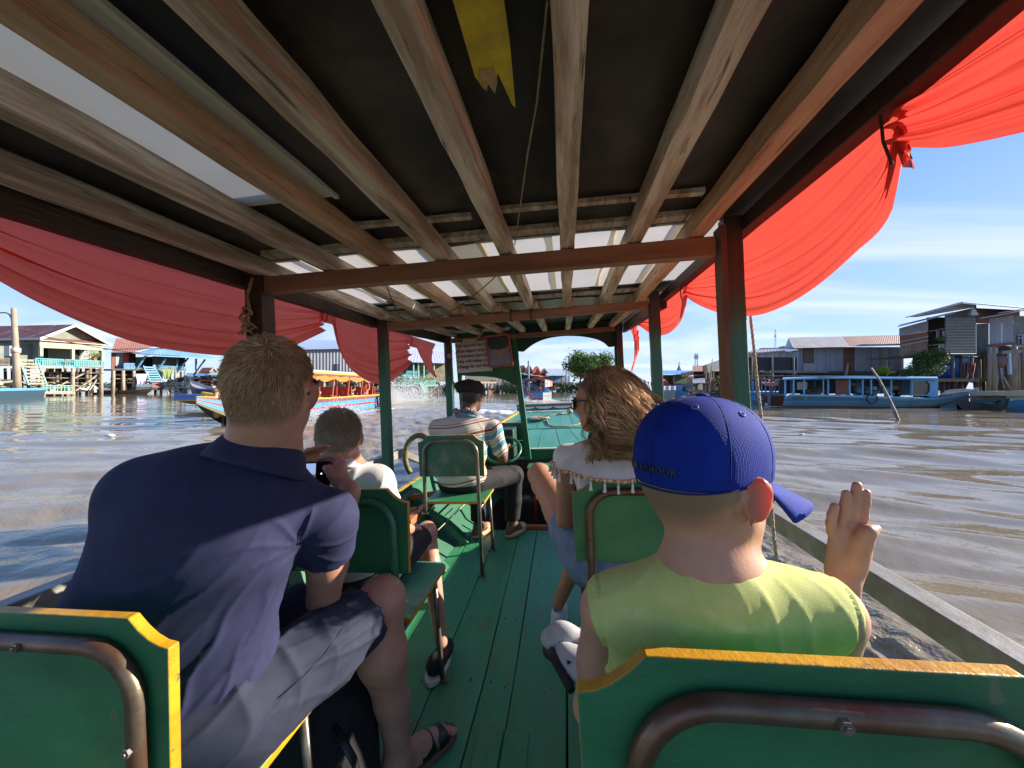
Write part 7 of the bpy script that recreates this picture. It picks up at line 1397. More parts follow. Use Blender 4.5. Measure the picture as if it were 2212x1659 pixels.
class Head:
 def __init__(s, c, yaw, pitch=0, roll=0, sc=1.0):
  s.c = Vector(c); s.R = Euler((rad(pitch), rad(roll), rad(yaw)), 'XYZ').to_matrix() if False else (Matrix.Rotation(rad(yaw), 3, 'Z') @ Matrix.Rotation(rad(pitch), 3, 'X') @ Matrix.Rotation(rad(roll), 3, 'Y')); s.s = sc; s.fade = .022
 def p(s, x, y, z): return s.c + s.R @ (Vector((x, y, z)) * s.s)
 def loc(s, V): return (np.asarray(V) - np.array(s.c)) @ np.array(s.R) / s.s
 def build(s, S, neck=None, nr=.056, earout=25, ears=(1, 1), child=False):
  k = s.s; E = lambda c, r, kk=.02, op='u', R=None: S.ell(s.p(*c), [q * k for q in r], kk * k, op, R=(s.R @ R if R is not None else s.R))
  E((0, -.014, .036), (.077, .097, .083)); E((0, -.042, -.002), (.066, .058, .058), .03); E((0, .034, -.018), (.060, .062, .080), .03)
  for q in (-1, 1): S.cone(s.p(q * .046, .0, -.048), s.p(q * .016, .066, -.088), .024 * k, .018 * k, .03 * k); E((q * .032, .075, -.018), (.022, .018, .016), .015)
  S.cone(s.p(0, .09, .012), s.p(0, .108, -.026), .007 * k, .012 * k, .012 * k); E((0, .086, -.056), (.024, .013, .007), .008); E((0, .088, -.067), (.020, .012, .006), .008); E((0, .078, .022), (.045, .018, .012), .02)
  for q in (-1, 1): E((q * .031, .084, .004), (.014, .010, .009), .004)
  if neck is not None: S.cone(s.p(0, -.032, -.05), neck, nr * .97 * k, nr * 1.12, .03)
  for q in (-1, 1):
   R = Matrix.Rotation(rad(q * -earout), 3, 'Z') @ Matrix.Rotation(rad(-8), 3, 'X')
   if not ears[0 if q < 0 else 1]: continue
   E((q * .082, -.010, -.010), (.0065, .019, .032), .007, 'u', R)
   for a, b in (((-.018, .014), (-.021, -.006)), ((-.021, -.006), (-.010, -.03)), ((-.018, .014), (-.004, .025)), ((-.004, .025), (.008, .012))):
    f = lambda t: s.p(*(Vector((q * .087, -.010, -.010)) + R @ Vector((q * .001, t[0] * 1.0, t[1])))); S.cone(f(a), f(b), .0042 * k, .0042 * k, .004 * k)
 def finish(s, V, hairline=True, side=0.0):
  """vertex masks: hair-coloured scalp and thin ears"""
  l = s.loc(V); x, y, z = l.T; r = np.sqrt((x / .09) ** 2 + ((y + .014) / .11) ** 2 + ((z - .03) / .10) ** 2)
  line = np.where(y > .02, .045 - .2 * np.maximum(0, .06 - y) - 0 * x, np.clip(-.015 - (.02 - y) * .55, -.068, 0)); h = np.clip((z - line) / s.fade, 0, 1) * (r < 1.35) * (y < .093) * (np.abs(x) < .081)
  near_ear = ((np.abs(x) > .066) & (np.abs(y + .010) < .026) & (np.abs(z + .010) < .038)); h = h * ~near_ear
  thin = ((np.abs(x) > .0805) & (np.abs(y + .012) < .045) & (np.abs(z + .010) < .05)).astype(float)
  return h, thin
def short_hair(T, hd, body_V, body_N, hmask, n, L, r, m, sub=None, crown=(0.01, -.075, .085), seed=1, lift=.25, name='hair', zlen=True):
 g = np.random.default_rng(seed); l = hd.loc(body_V); ok = np.where(hmask > .55)[0]; pick = g.choice(ok, n); sp = []; cr = np.array(crown)
 for i in pick:
  p = body_V[i]; nn = body_N[i]; lp = l[i]; d = lp - cr; d /= max(np.linalg.norm(d), 1e-6); d[2] -= .25 if lp[2] < .05 else -.02
  sw = np.cross(d, np.array([0, 0, 1.])) * .5; d = d + sw; d = np.array(hd.R) @ d; t = d - nn * (d @ nn); t /= max(np.linalg.norm(t), 1e-6); t += g.normal(0, .14, 3)
  ll = L * g.uniform(.6, 1.15) * (1.0 if not zlen else np.clip((lp[2] + .085) / .13, .22, 1)) * hd.s
  q = [p - nn * .001 + (t * u + nn * lift * (u - .55 * u * u)) * ll for u in (0, .33, .66, 1)]; sp.append((np.array(q), r * g.uniform(.7, 1.3)))
 return strands(sp, name, m, T, sub)
def finger(S, pts, r0, r1, k=.006):
 n = len(pts) - 1; S.chain([(p, r0 + (r1 - r0) * i / n) for i, p in enumerate(pts)], k)
def hand_grid(S, w, fwd, palm, side, sc, curl=(.4, .4, .45, .5), thumb=.5, kk=.008):
 """generic hand: w wrist, fwd towards the fingers, palm normal; side +1 thumb on +x of (fwd x palm)"""
 w, f, n = Vector(w), Vector(fwd).normalized(), Vector(palm).normalized(); x = f.cross(n).normalized() * side
 for i, o in enumerate((-.030, -.011, .010, .030)): S.cone(w + f * .012 * sc, w + (f * .085 - x * o * 1.05) * sc, .019 * sc, .0125 * sc, .012 * sc, flat=.75, fdir=n)
 for i, (o, ln) in enumerate(((-.031, .060), (-.010, .074), (.011, .080), (.031, .070))):
  p = w + (f * (.082 + .004 * (1 - abs(o) * 20)) + x * o) * sc; d = f.copy(); pts = [p]; c = curl[3 - i]
  for sgl in (.45, .30, .25): ang = c * 1.1; d = (d * math.cos(ang) + n * math.sin(ang)); d.normalize(); pts.append(pts[-1] + d * ln * sgl * sc)
  finger(S, pts, .0092 * sc, .0072 * sc)
 b = w + (f * .022 + x * .026) * sc; d = (f * .6 + x * .8 + n * .35).normalized(); p1 = b + d * .034 * sc; d2 = (f * .9 + x * (.5 - thumb) + n * .5 * thumb).normalized(); p2 = p1 + d2 * .030 * sc; p3 = p2 + (d2 + n * thumb * .5).normalized() * .024 * sc
 S.chain([(b, .016 * sc), (p1, .0125 * sc), (p2, .0105 * sc), (p3, .0085 * sc)], .010 * sc)
def foot(S, ank, toe, r=.034, w=.042, up=Vector((0, 0, 1)), h=.0):
 a, t = Vector(ank), Vector(toe); d = (t - a); d -= up * d.dot(up); L = d.length; d.normalize(); heel = a - d * .045; heel.z = t.z
 S.cone(a, heel + up * .012, r, .028, .03); S.cone(a, a + d * L * .55 - up * (a.z - t.z) * .62, r, .028, .03); S.cone(a + d * L * .4 - up * (a.z - t.z) * .72, t - d * .03, .032, .024, .03, flat=.8, fdir=tuple(up)); S.cone(heel + up * .008, t - d * .04, .024, .022, .03)
def fold(V, N, amp, specs, seed=0.0):
 """displace along normals with cloth folds; specs = (centre, direction, across-frequency, along-frequency, weight, reach)"""
 D = np.zeros(len(V))
 for i, (c, ax, fa, fl, w, reach) in enumerate(specs):
  c = np.array(c); ax = np.array(ax, float); ax /= np.linalg.norm(ax); q = V - c; al = q @ ax; ref = np.cross(ax, [0.3, .9, .1]); ref /= np.linalg.norm(ref); b2 = np.cross(ax, ref); u, v = q @ ref, q @ b2
  ph = fa * (u * .6 + v) + 2.2 * np.sin(al * fl + i + seed) + 1.2 * np.sin(u * fa * .37 + seed); r = 1 - np.abs(np.sin(ph * .5)); D += w * (r ** 3 - .2) * np.exp(-(np.linalg.norm(q, axis=1) / reach) ** 2)
 return V + N * (amp * D)[:, None]
def radial(V, N, c, n_axis, k, amp, reach, seed=0.0):
 """folds fanning out from a pinch point"""
 c = np.array(c); a = np.array(n_axis, float); a /= np.linalg.norm(a); q = V - c; x = np.cross(a, [0, 0, 1.]); x /= np.linalg.norm(x); y = np.cross(a, x); th = np.arctan2(q @ y, q @ x); r = np.linalg.norm(q, axis=1)
 f = (1 - np.abs(np.sin(th * k * .5 + 1.5 * np.sin(r * 14 + seed) + seed))) ** 3 - .2; return V + N * (amp * f * np.exp(-(r / reach) ** 2) * np.clip(r / .03, 0, 1))[:, None]
def smin_obj(T, name, S, m, smooth=2, sub=None, post=None):
 V, F = S.mesh(smooth)
 if post is not None: V = post(V, F)
 return T.raw(name, V, F, m, True, sub), V, F
def collar(T, c, nrm, rx, ry, h, flare, m, a0=0, a1=360, name='collar', th=.003, fold_down=True, fwd=(0, 1, 0)):
 z = Vector(nrm).normalized(); y = Vector(fwd); y = (y - z * y.dot(z)).normalized(); x = y.cross(z); c = Vector(c); mb = MB()
 def f(u, v):
  a = rad(a0 + (a1 - a0) * u); d = x * math.sin(a) * rx + y * math.cos(a) * ry; w = abs(v - .5) * 2
  if fold_down: k = (v * 2 - 1); rr = 1 + (.0 if k < 0 else flare * k); zz = h * (1 - abs(k) ** 1.2) - (0 if k < 0 else h * .5 * k) ; return c + d * (rr + .06 * (k > 0)) + z * zz
  return c + d * (1 + flare * v) + z * h * (1 - v)
 mb.grid(f, 48, 10); ob = T.part(name, mb, m, smooth=True); s = ob.modifiers.new('t', 'SOLIDIFY'); s.thickness = th; s.offset = 0; return ob
def sunglasses(T, hd, lensm=None, w=.0):
 fm = black_p; gl = T.part('sunglasses', MB(), fm) if False else None; mb = MB();
 for q in (-1, 1):
  mb.tube([hd.p(q * .066, .088, .016), hd.p(q * .079, .04, .012), hd.p(q * .084, -.005, .008), hd.p(q * .080, -.03, -.004)], [.0034 * hd.s] * 4, 6, flat=1.0)
  ring = [hd.p(q * (.034 + .029 * math.cos(a)), .094 + .006 * (1 - abs(math.cos(a))) - .012 * (math.cos(a) > .5), .004 + .022 * math.sin(a)) for a in [2 * math.pi * k / 18 for k in range(18)]]; mb.tube(ring, .0028 * hd.s, 6, closed=True)
 mb.tube([hd.p(-.008, .105, .010), hd.p(.008, .105, .010)], .003 * hd.s, 6)
 g = T.part('sunglasses', mb, fm, smooth=True)
 for q in (-1, 1):
  pl = [hd.p(q * (.034 + .028 * math.cos(a)), .096 - .008 * (math.cos(a) > .5), .004 + .021 * math.sin(a)) for a in [2 * math.pi * k / 18 for k in range(18)]]; T.part('lens', MB().add(pl, [tuple(range(18))]), mat('dark_lens', (.008, .010, .010), .06), sub=g)
 return g
V3 = lambda *a: Vector(a)
def merge(*vf):
 VV = []; FF = []; o = 0
 for V, F in vf: VV.append(V); FF.append(F + o); o += len(V)
 return np.concatenate(VV), np.concatenate(FF)
def snap(V, N, px, py, off=.002):
 d = np.array((BOAT_I.to_3x3() @ px_ray(px, py)).normalized()); q = V - np.array([CAMX, 0, 1.2]); t = q @ d; r = np.linalg.norm(q - t[:, None] * d, axis=1); ok = np.where(r < r.min() + .006)[0]; i = ok[np.argmin(t[ok])]; return Vector(V[i] + N[i] * off)
def fine(fn, lo, hi, h=.0024):
 S = SDF(lo, hi, h); fn(S); return S.mesh(1)
# ===== man in the navy polo
def person_man():
 T = Thing('person', 'man in navy polo shirt and grey shorts hunched over, photographing with a phone', 'person', (-.42, .75, 0), None)
 hd = Head(bp(590, 844, .765), 16, 6, 3, 1.02); nb = V3(-.335, .765, 1.075)
 Rs, Ls, El, Wr = V3(-.232, .84, .905), V3(-.560, .70, 1.005), V3(-.325, .940, .655), V3(-.290, 1.03, .915)
 Lel, Lwr = V3(-.63, .93, .72), V3(-.50, 1.10, .93)
 Hr, Hl, Kr, Kl, Ar, Al = V3(-.37, .72, .535), V3(-.60, .72, .535), Vector(bp(824, 1302, 1.06)), V3(-.52, 1.20, .51), V3(-.212, 1.105, .085), V3(-.50, 1.20, .085)
 S = SDF((-.80, .40, -.01), (-.03, 1.42, 1.36), .0062)
 hd.build(S, nb, .067, 30)
 S.chain([(nb, .07), (V3(-.42, .76, .93), .12), (V3(-.50, .74, .62), .13)], .03); S.cone(nb - V3(0, 0, .03), Rs, .034, .044, .03).cone(nb - V3(0, 0, .03), Ls, .034, .044, .03)
 S.chain([(Rs, .054), (Rs.lerp(El, .5), .047), (El, .038)], .01); S.chain([(El, .040), (El.lerp(Wr, .3), .042), (Wr, .027)], .012); S.chain([(Ls, .054), (Lel, .040), (Lwr, .027)], .012)
 S.chain([(Hr, .09), (Kr, .060)], .02).chain([(Hl, .09), (Kl, .060)], .02); S.ell(Kr + V3(.002, .012, .012), (.056, .056, .058), .03)
 for K, A, s in ((Kr, Ar, 1), (Kl, Al, -1)):
  S.chain([(K, .060), (K.lerp(A, .30) - V3(0, .024, 0), .066), (K.lerp(A, .62), .047), (A, .035)], .03)
 foot(S, Ar, V3(-.115, 1.275, .034), .032); foot(S, Al, V3(-.46, 1.36, .034), .032)
 for i in range(5): d = (V3(-.115, 1.275, 0) - V3(-.205, 1.135, 0)).normalized(); x = V3(d.y, -d.x, 0); b = V3(-.118, 1.270, .030) + x * (.030 - i * .0165) + d * (.004 - .004 * i - .004 * (i == 4)); S.cone(b, b + d * .022 - V3(0, 0, .004), .0105 - .001 * i, .009 - .001 * i, .004)
 # right hand: index arched over the phone, thumb on its near side
 Y = 1.035; q = lambda x, y, dy=0: bp(329 + .2728 * x, 630.8 + .2728 * y, Y + dy)
 def hf(S):
  S.cone(Wr - (Wr - El) * .12, Wr, .029, .0275, .01)
  S.cone(Wr, q(1475, 1440, .0), .026, .026, .015, flat=.7, fdir=(.3, 1, 0)).cone(q(1475, 1440), q(1490, 1370, .01), .024, .018, .012)
  finger(S, [q(1500, 1350, .01), q(1470, 1300, .01), q(1400, 1294, .01), q(1335, 1312, .008)], .0115, .0088); finger(S, [q(1515, 1390, .025), q(1495, 1345, .04), q(1440, 1345, .045), q(1390, 1350, .04)], .0115, .009)
  finger(S, [q(1510, 1430, .03), q(1490, 1400, .045), q(1440, 1400, .05), q(1400, 1400, .045)], .011, .0085); finger(S, [q(1500, 1470, .03), q(1480, 1445, .045), q(1440, 1440, .05), q(1410, 1440, .045)], .010, .008)
  S.chain([(q(1460, 1500, -.005), .016), (q(1420, 1440, -.016), .0125), (q(1395, 1400, -.016), .011), (q(1372, 1392, -.012), .009)], .008)
 hand_grid(S, Lwr, (.25, .1, .9), (.8, -.2, -.1), 1, .95, (.5, .6, .6, .6))
 V, F = merge(S.mesh(2), fine(hf, Wr - V3(.12, .1, .06), Wr + V3(.09, .12, .16))); h, th = hd.finish(V); N = vnormals(V, F)
 sk = skin_mat('fair_skin', (.52, .27, .185), (.20, .125, .065)); b = T.raw('body', V, F, sk); set_attr(b, 'hairy', h); set_attr(b, 'thin', th * .8)
 hm = mat('sandy_hair', (.36, .205, .10), .5, (.60, .42, .25), 9, spec=.4, island=.65); short_hair(T, hd, V, N, h, 13000, .020, .0006, hm, crown=(.02, -.07, .10), seed=2, lift=.13)
 sunglasses(T, hd)
 # polo
 S = SDF((-.84, .40, .50), (-.10, 1.05, 1.17), .0055)
 S.ell((-.520, .730, .60), (.212, .155, .16), .03).ell((-.530, .725, .74), (.222, .158, .18), .04).ell((-.465, .735, .89), (.212, .155, .18), .05).ell((-.430, .750, .985), (.175, .130, .105), .06)
 S.cone(nb - V3(0, .01, .052), Rs + V3(-.01, -.01, .0), .056, .062, .05).cone(nb - V3(0, .01, .03), Ls, .062, .068, .05)
 S.cone(Rs, Rs.lerp(El, .62), .068, .064, .03).cone(Ls, Ls.lerp(Lel, .6), .070, .064, .03)
 S.cone(El + (El - Rs) * .2, Rs.lerp(El, .585), .09, .084, .006, 's'); S.cone(hd.c, nb + V3(0, .006, .036), .08, .056, .004, 's')
 V, F = S.mesh(1); N = vnormals(V, F); arm = tuple(snap(V, N, 648, 1185, 0))
 V = radial(V, N, arm, (.35, -.9, .1), 9, .0060, .13, 1.0); V = fold(V, N, .0070, [((-.36, .60, .72), (.95, .2, .30), 90, 9, 1.0, .20), ((-.40, .60, .62), (.9, .1, .42), 110, 11, 1.1, .15), ((-.50, .6, .84), (1, .2, .1), 60, 7, .45, .16), ((-.25, .84, .88), (.5, .2, .8), 90, 12, .2, .06)], 2.0)
 nv = cloth('navy_pique_cotton', (.013, .016, .058), (.019, .022, .074)); polo = T.raw('polo_shirt', V, F, nv)
 T.part('sleeve_seam', MB().tube([snap(V, N, *q, .0006) for q in ((693, 1040), (684, 1075), (672, 1110), (660, 1145), (650, 1180))], .0009, 5), mat('navy_seam', (.006, .006, .02), .9), smooth=True)
 collar(T, nb + V3(-.002, -.008, -.012), (.25, .40, 1), .078, .072, .040, .36, nv, -150, 150, fwd=(-.3, -1, .4))
 # sleeve seam
 # shorts
 S = SDF((-.78, .46, .38), (-.10, 1.26, .70), .0055)
 S.ell((-.49, .715, .555), (.200, .160, .110), .03); S.chain([(Hr, .106), (Hr.lerp(Kr, .5), .092), (Hr.lerp(Kr, .92), .080)], .03).chain([(Hl, .106), (Hl.lerp(Kl, .9), .080)], .03)
 d = (Kr - Hr).normalized(); S.plane(Hr.lerp(Kr, .865), d + V3(0, 0, .12)); S.plane((0, 0, .652), (0, -.3, 1))
 V, F = S.mesh(1); N = vnormals(V, F)
 V = fold(V, N, .0088, [((-.33, .82, .60), (.3, .9, .2), 80, 10, 1.1, .24), ((-.27, .98, .55), (.35, .9, -.3), 100, 8, 1.0, .22), ((-.36, .74, .62), (.9, .3, .3), 80, 13, 1.2, .14)], 5); SV, SN = V, vnormals(V, F)
 gs = cloth('slate_grey_shorts_cloth', (.016, .021, .046), (.023, .029, .058)); T.raw('shorts', V, F, gs)
 T.part('side_seam', MB().tube([snap(SV, SN, *q, .0004) for q in ((610, 1500), (650, 1460), (700, 1410), (750, 1350), (800, 1300))], .0012, 5), cloth('shorts_thread', (.03, .035, .06)), smooth=True)
 mb = MB(); pk = V3(-.30, .80, .655)
 # sandal
 sd = T.part('sandal', MB().prism([(x, y) for x, y in [(-.245, 1.085), (-.185, 1.075), (-.155, 1.13), (-.085, 1.235), (-.078, 1.275), (-.095, 1.305), (-.125, 1.312), (-.155, 1.295), (-.215, 1.20), (-.245, 1.13)]], .022, (0, 0, .0), ((1, 0, 0), (0, 1, 0), (0, 0, 1))), mat('brown_cork_sole', (.16, .09, .05), .8), bevel=.004)
 for (c, wd_) in ((V3(-.168, 1.185, .03), .036), (V3(-.135, 1.235, .024), .026)):
  d = V3(.54, .84, 0); x = V3(d.y, -d.x, 0)
  T.part('strap', MB().grid(lambda u, v: c + d * wd_ * (v - .5) * 1.5 + x * .043 * math.cos(math.pi * u) + V3(0, 0, .004 + .044 * math.sin(math.pi * u) * (1.1 if wd_ > .03 else .85)), 16, 4), black_p, smooth=True, sub=sd)
  T.part('buckle', MB().bar(c + x * .030 + V3(0, 0, .035) - d * .01, c + x * .030 + V3(0, 0, .035) + d * .012, .010, .003, up=tuple(x)), screw, sub=sd)
 return T
person_man()
def phone():
 a, b = bp(716, 995, 1.035), bp(629, 998, 1.01); X = (Vector(a) - Vector(b)).normalized(); Z = V3(-.02, .15, 1).normalized(); Y = Z.cross(X).normalized(); X = Y.cross(Z).normalized(); w, h = .147, .072; c = Vector(a) - X * w / 2 - Z * h / 2
 if Y.y > 0: Y = -Y
 R = Matrix((X, Y, Z)).transposed(); T = Thing('phone', 'black smartphone held sideways by the man in navy', 'phone', c, None); T.part('case', MB().box(c, (w, .009, h), R), black_p, bevel=.0035)
 o = c + Y * .0049; q = lambda u, v: o + X * (u - .5) * w + Z * (v - .5) * h
 scr = lambda nm, col, e: mat(nm, col, .1)
 T.part('screen', MB().add([q(.06, .06), q(.94, .06), q(.94, .94), q(.06, .94)], [(0, 1, 2, 3)]), mat('screen_glass', (.01, .01, .012), .08))
 def em(nm, c_, s_=.5):
  M = mat(nm, c_, .3); P = M.node_tree.nodes['Principled BSDF']; P.inputs['Emission Color'].default_value = (*c_, 1); P.inputs['Emission Strength'].default_value = s_; return M
 o = c + Y * .0052; T.part('screen_image', MB().add([q(.08, .48), q(.72, .48), q(.72, .92), q(.08, .92)], [(0, 1, 2, 3)]), em('screen_sky', (.22, .30, .50), .45)); T.part('screen_image', MB().add([q(.08, .08), q(.72, .08), q(.72, .48), q(.08, .48)], [(0, 1, 2, 3)]), em('screen_water', (.10, .10, .12), .3)); T.part('screen_image', MB().add([q(.30, .40), q(.72, .42), q(.72, .56), q(.34, .52)], [(0, 1, 2, 3)]), em('screen_boat', (.25, .06, .05), .3))
 o = c + Y * .0055; T.part('shutter_icon', MB().add([q(.83 + .018 * math.cos(t), .5 + .04 * math.sin(t)) for t in [k * .628 for k in range(10)]], [tuple(range(10))]), em('icon_white', (.7, .7, .7), .5))
phone()
# backpack under the man's chair
def backpack():
 T = Thing('backpack', 'black and light grey backpack standing on the floor beside the man in navy', 'backpack', (-.36, 1.0, 0), None)
 S = SDF((-.62, .80, -.01), (-.16, 1.25, .45), .008); S.ell((-.40, 1.02, .20), (.14, .13, .20), .03, p=3.0).ell((-.33, 1.0, .14), (.09, .09, .12), .03, p=3.0); V, F = S.mesh(2); N = vnormals(V, F); V = fold(V, N, .006, [((-.36, .96, .2), (.3, .2, 1), 60, 12, 1, .3)], 1); T.raw('bag', V, F, cloth('black_nylon', (.010, .010, .012)))
 gm = cloth('light_grey_nylon', (.42, .42, .43)); T.part('grey_panel', MB().grid(lambda u, v: V3(-.275 - .07 * u - .05 * v, .99 - .085 * u + .02 * math.sin(v * 3), .06 + .24 * v), 8, 8), gm, smooth=True); T.part('strap', MB().tube([V3(-.30, .93, .33), V3(-.24, .92, .25), V3(-.22, .93, .12), V3(-.28, .92, .03)], .012, 6, flat=.4), black_p, smooth=True)
backpack()
# ===== fair-haired boy in white
def person_boy_white():
 T = Thing('person', 'fair-haired boy in white shirt seated on the middle left chair, seen from behind', 'person', (-.47, 1.33, 0), None)
 hd = Head(bp(733, 946, 1.30), 30, -4, 0, .90); nb = V3(-.475, 1.30, .945); S = SDF((-.72, 1.12, -.01), (-.20, 1.92, 1.18), .0075); hd.build(S, nb, .044, 38)
 S.chain([(nb, .05), (V3(-.47, 1.33, .80), .10), (V3(-.46, 1.34, .56), .10)], .03)
 for s in (-1, 1):
  sh, el, wr = V3(-.47 + s * .125, 1.31, .88), V3(-.47 + s * .16, 1.38, .68), V3(-.45 + s * .10, 1.58, .60); S.cone(nb, sh, .04, .036, .03); S.chain([(sh, .034), (el, .028), (wr, .021)], .01); hand_grid(S, wr, (-s * .3, 1, -.1), (0, 0, -1), -s, .72)
  h_, k_, a_ = V3(-.46 + s * .075, 1.36, .52), V3(-.44 + s * .10, 1.74, .53), V3(-.34 + s * .10 if s > 0 else -.52, 1.60, .10); S.chain([(h_, .068), (k_, .045)], .02); S.chain([(k_, .043), (k_.lerp(a_, .35), .042), (a_, .028)], .02)
 V, F = S.mesh(2); N = vnormals(V, F); h, th = hd.finish(V); b = T.raw('body', V, F, skin_mat('fair_boy_skin', (.55, .29, .20), (.26, .20, .14))); set_attr(b, 'hairy', h); set_attr(b, 'thin', th)
 short_hair(T, hd, V, N, h, 9000, .030, .0008, mat('ash_blond_hair', (.36, .30, .21), .5, (.50, .44, .34), 8, island=.45), crown=(.02, -.05, .105), seed=4, lift=.35)
 S = SDF((-.74, 1.14, .50), (-.20, 1.62, .98), .0065); S.ell((-.465, 1.33, .62), (.135, .115, .13), .03).ell((-.47, 1.33, .80), (.138, .108, .13), .04)
 for s in (-1, 1): sh, el = V3(-.47 + s * .125, 1.31, .88), V3(-.47 + s * .16, 1.38, .68); S.cone(nb - V3(0, 0, .025), sh, .050, .048, .04).cone(sh, sh.lerp(el, .75), .048, .043, .03)
 S.cone(hd.c, nb + V3(0, .0, .02), .06, .046, .004, 's'); V, F = S.mesh(1); N = vnormals(V, F); V = fold(V, N, .006, [((-.45, 1.24, .80), (.8, 0, .5), 70, 9, 1, .2), ((-.35, 1.3, .86), (.3, .5, .9), 80, 9, 1, .1)], 3); wh = cloth('white_cotton_shirt', (.72, .72, .71), (.66, .66, .66)); T.raw('shirt', V, F, wh)
 collar(T, nb + V3(0, -.004, -.002), (0, .25, 1), .052, .050, .026, .30, wh, -160, 160, fwd=(0, -1, 0))
 T.part('shirt_tail', MB().grid(lambda u, v: V3(-.345 + .10 * u + .01 * v, 1.22 + .10 * v * (1 - u * .4), .485 - .02 * v * u + .055 * (1 - v) * (1 - u) + .006 * math.sin(u * 14 + v * 5)), 18, 8), wh, smooth=True)
 S = SDF((-.66, 1.2, .42), (-.26, 1.80, .66), .008); S.ell((-.46, 1.35, .53), (.13, .11, .075), .02)
 for s in (-1, 1): S.chain([(V3(-.46 + s * .075, 1.36, .52), .078), (V3(-.44 + s * .095, 1.66, .53), .062)], .02)
 S.plane((0, 1.66, 0), (0, 1, 0)); V, F = S.mesh(1); T.raw('shorts', V, F, cloth('black_shorts', (.02, .02, .025)))
 # striped black sneaker
 A = V3(-.24, 1.60, 0); S = SDF((-.36, 1.44, -.01), (-.14, 1.76, .14), .005); S.ell((-.25, 1.55, .045), (.038, .055, .042), .02).ell((-.245, 1.64, .035), (.040, .085, .030), .02); S.plane((0, 0, .004), (0, 0, -1)); V, F = S.mesh(1); sh = T.raw('sneaker', V, F, cloth('black_knit', (.02, .02, .024)))
 T.part('sole', MB().prism([(-.25 + .043 * math.cos(t) * (1 - .1 * math.sin(t)), 1.60 + .132 * math.sin(t)) for t in [k * .3927 for k in range(16)]], .024, (0, 0, .002), ((1, 0, 0), (0, 1, 0), (0, 0, 1))), white_paint, sub=sh, bevel=.004)
 for k in range(3): T.part('stripe', MB().tube([V3(-.2125, 1.585 + k * .018, .030), V3(-.2165, 1.580 + k * .018, .050), V3(-.232, 1.573 + k * .018, .072)], .0035, 5), mat('red_stripe', (.6, .06, .06), .6), sub=sh)
person_boy_white()
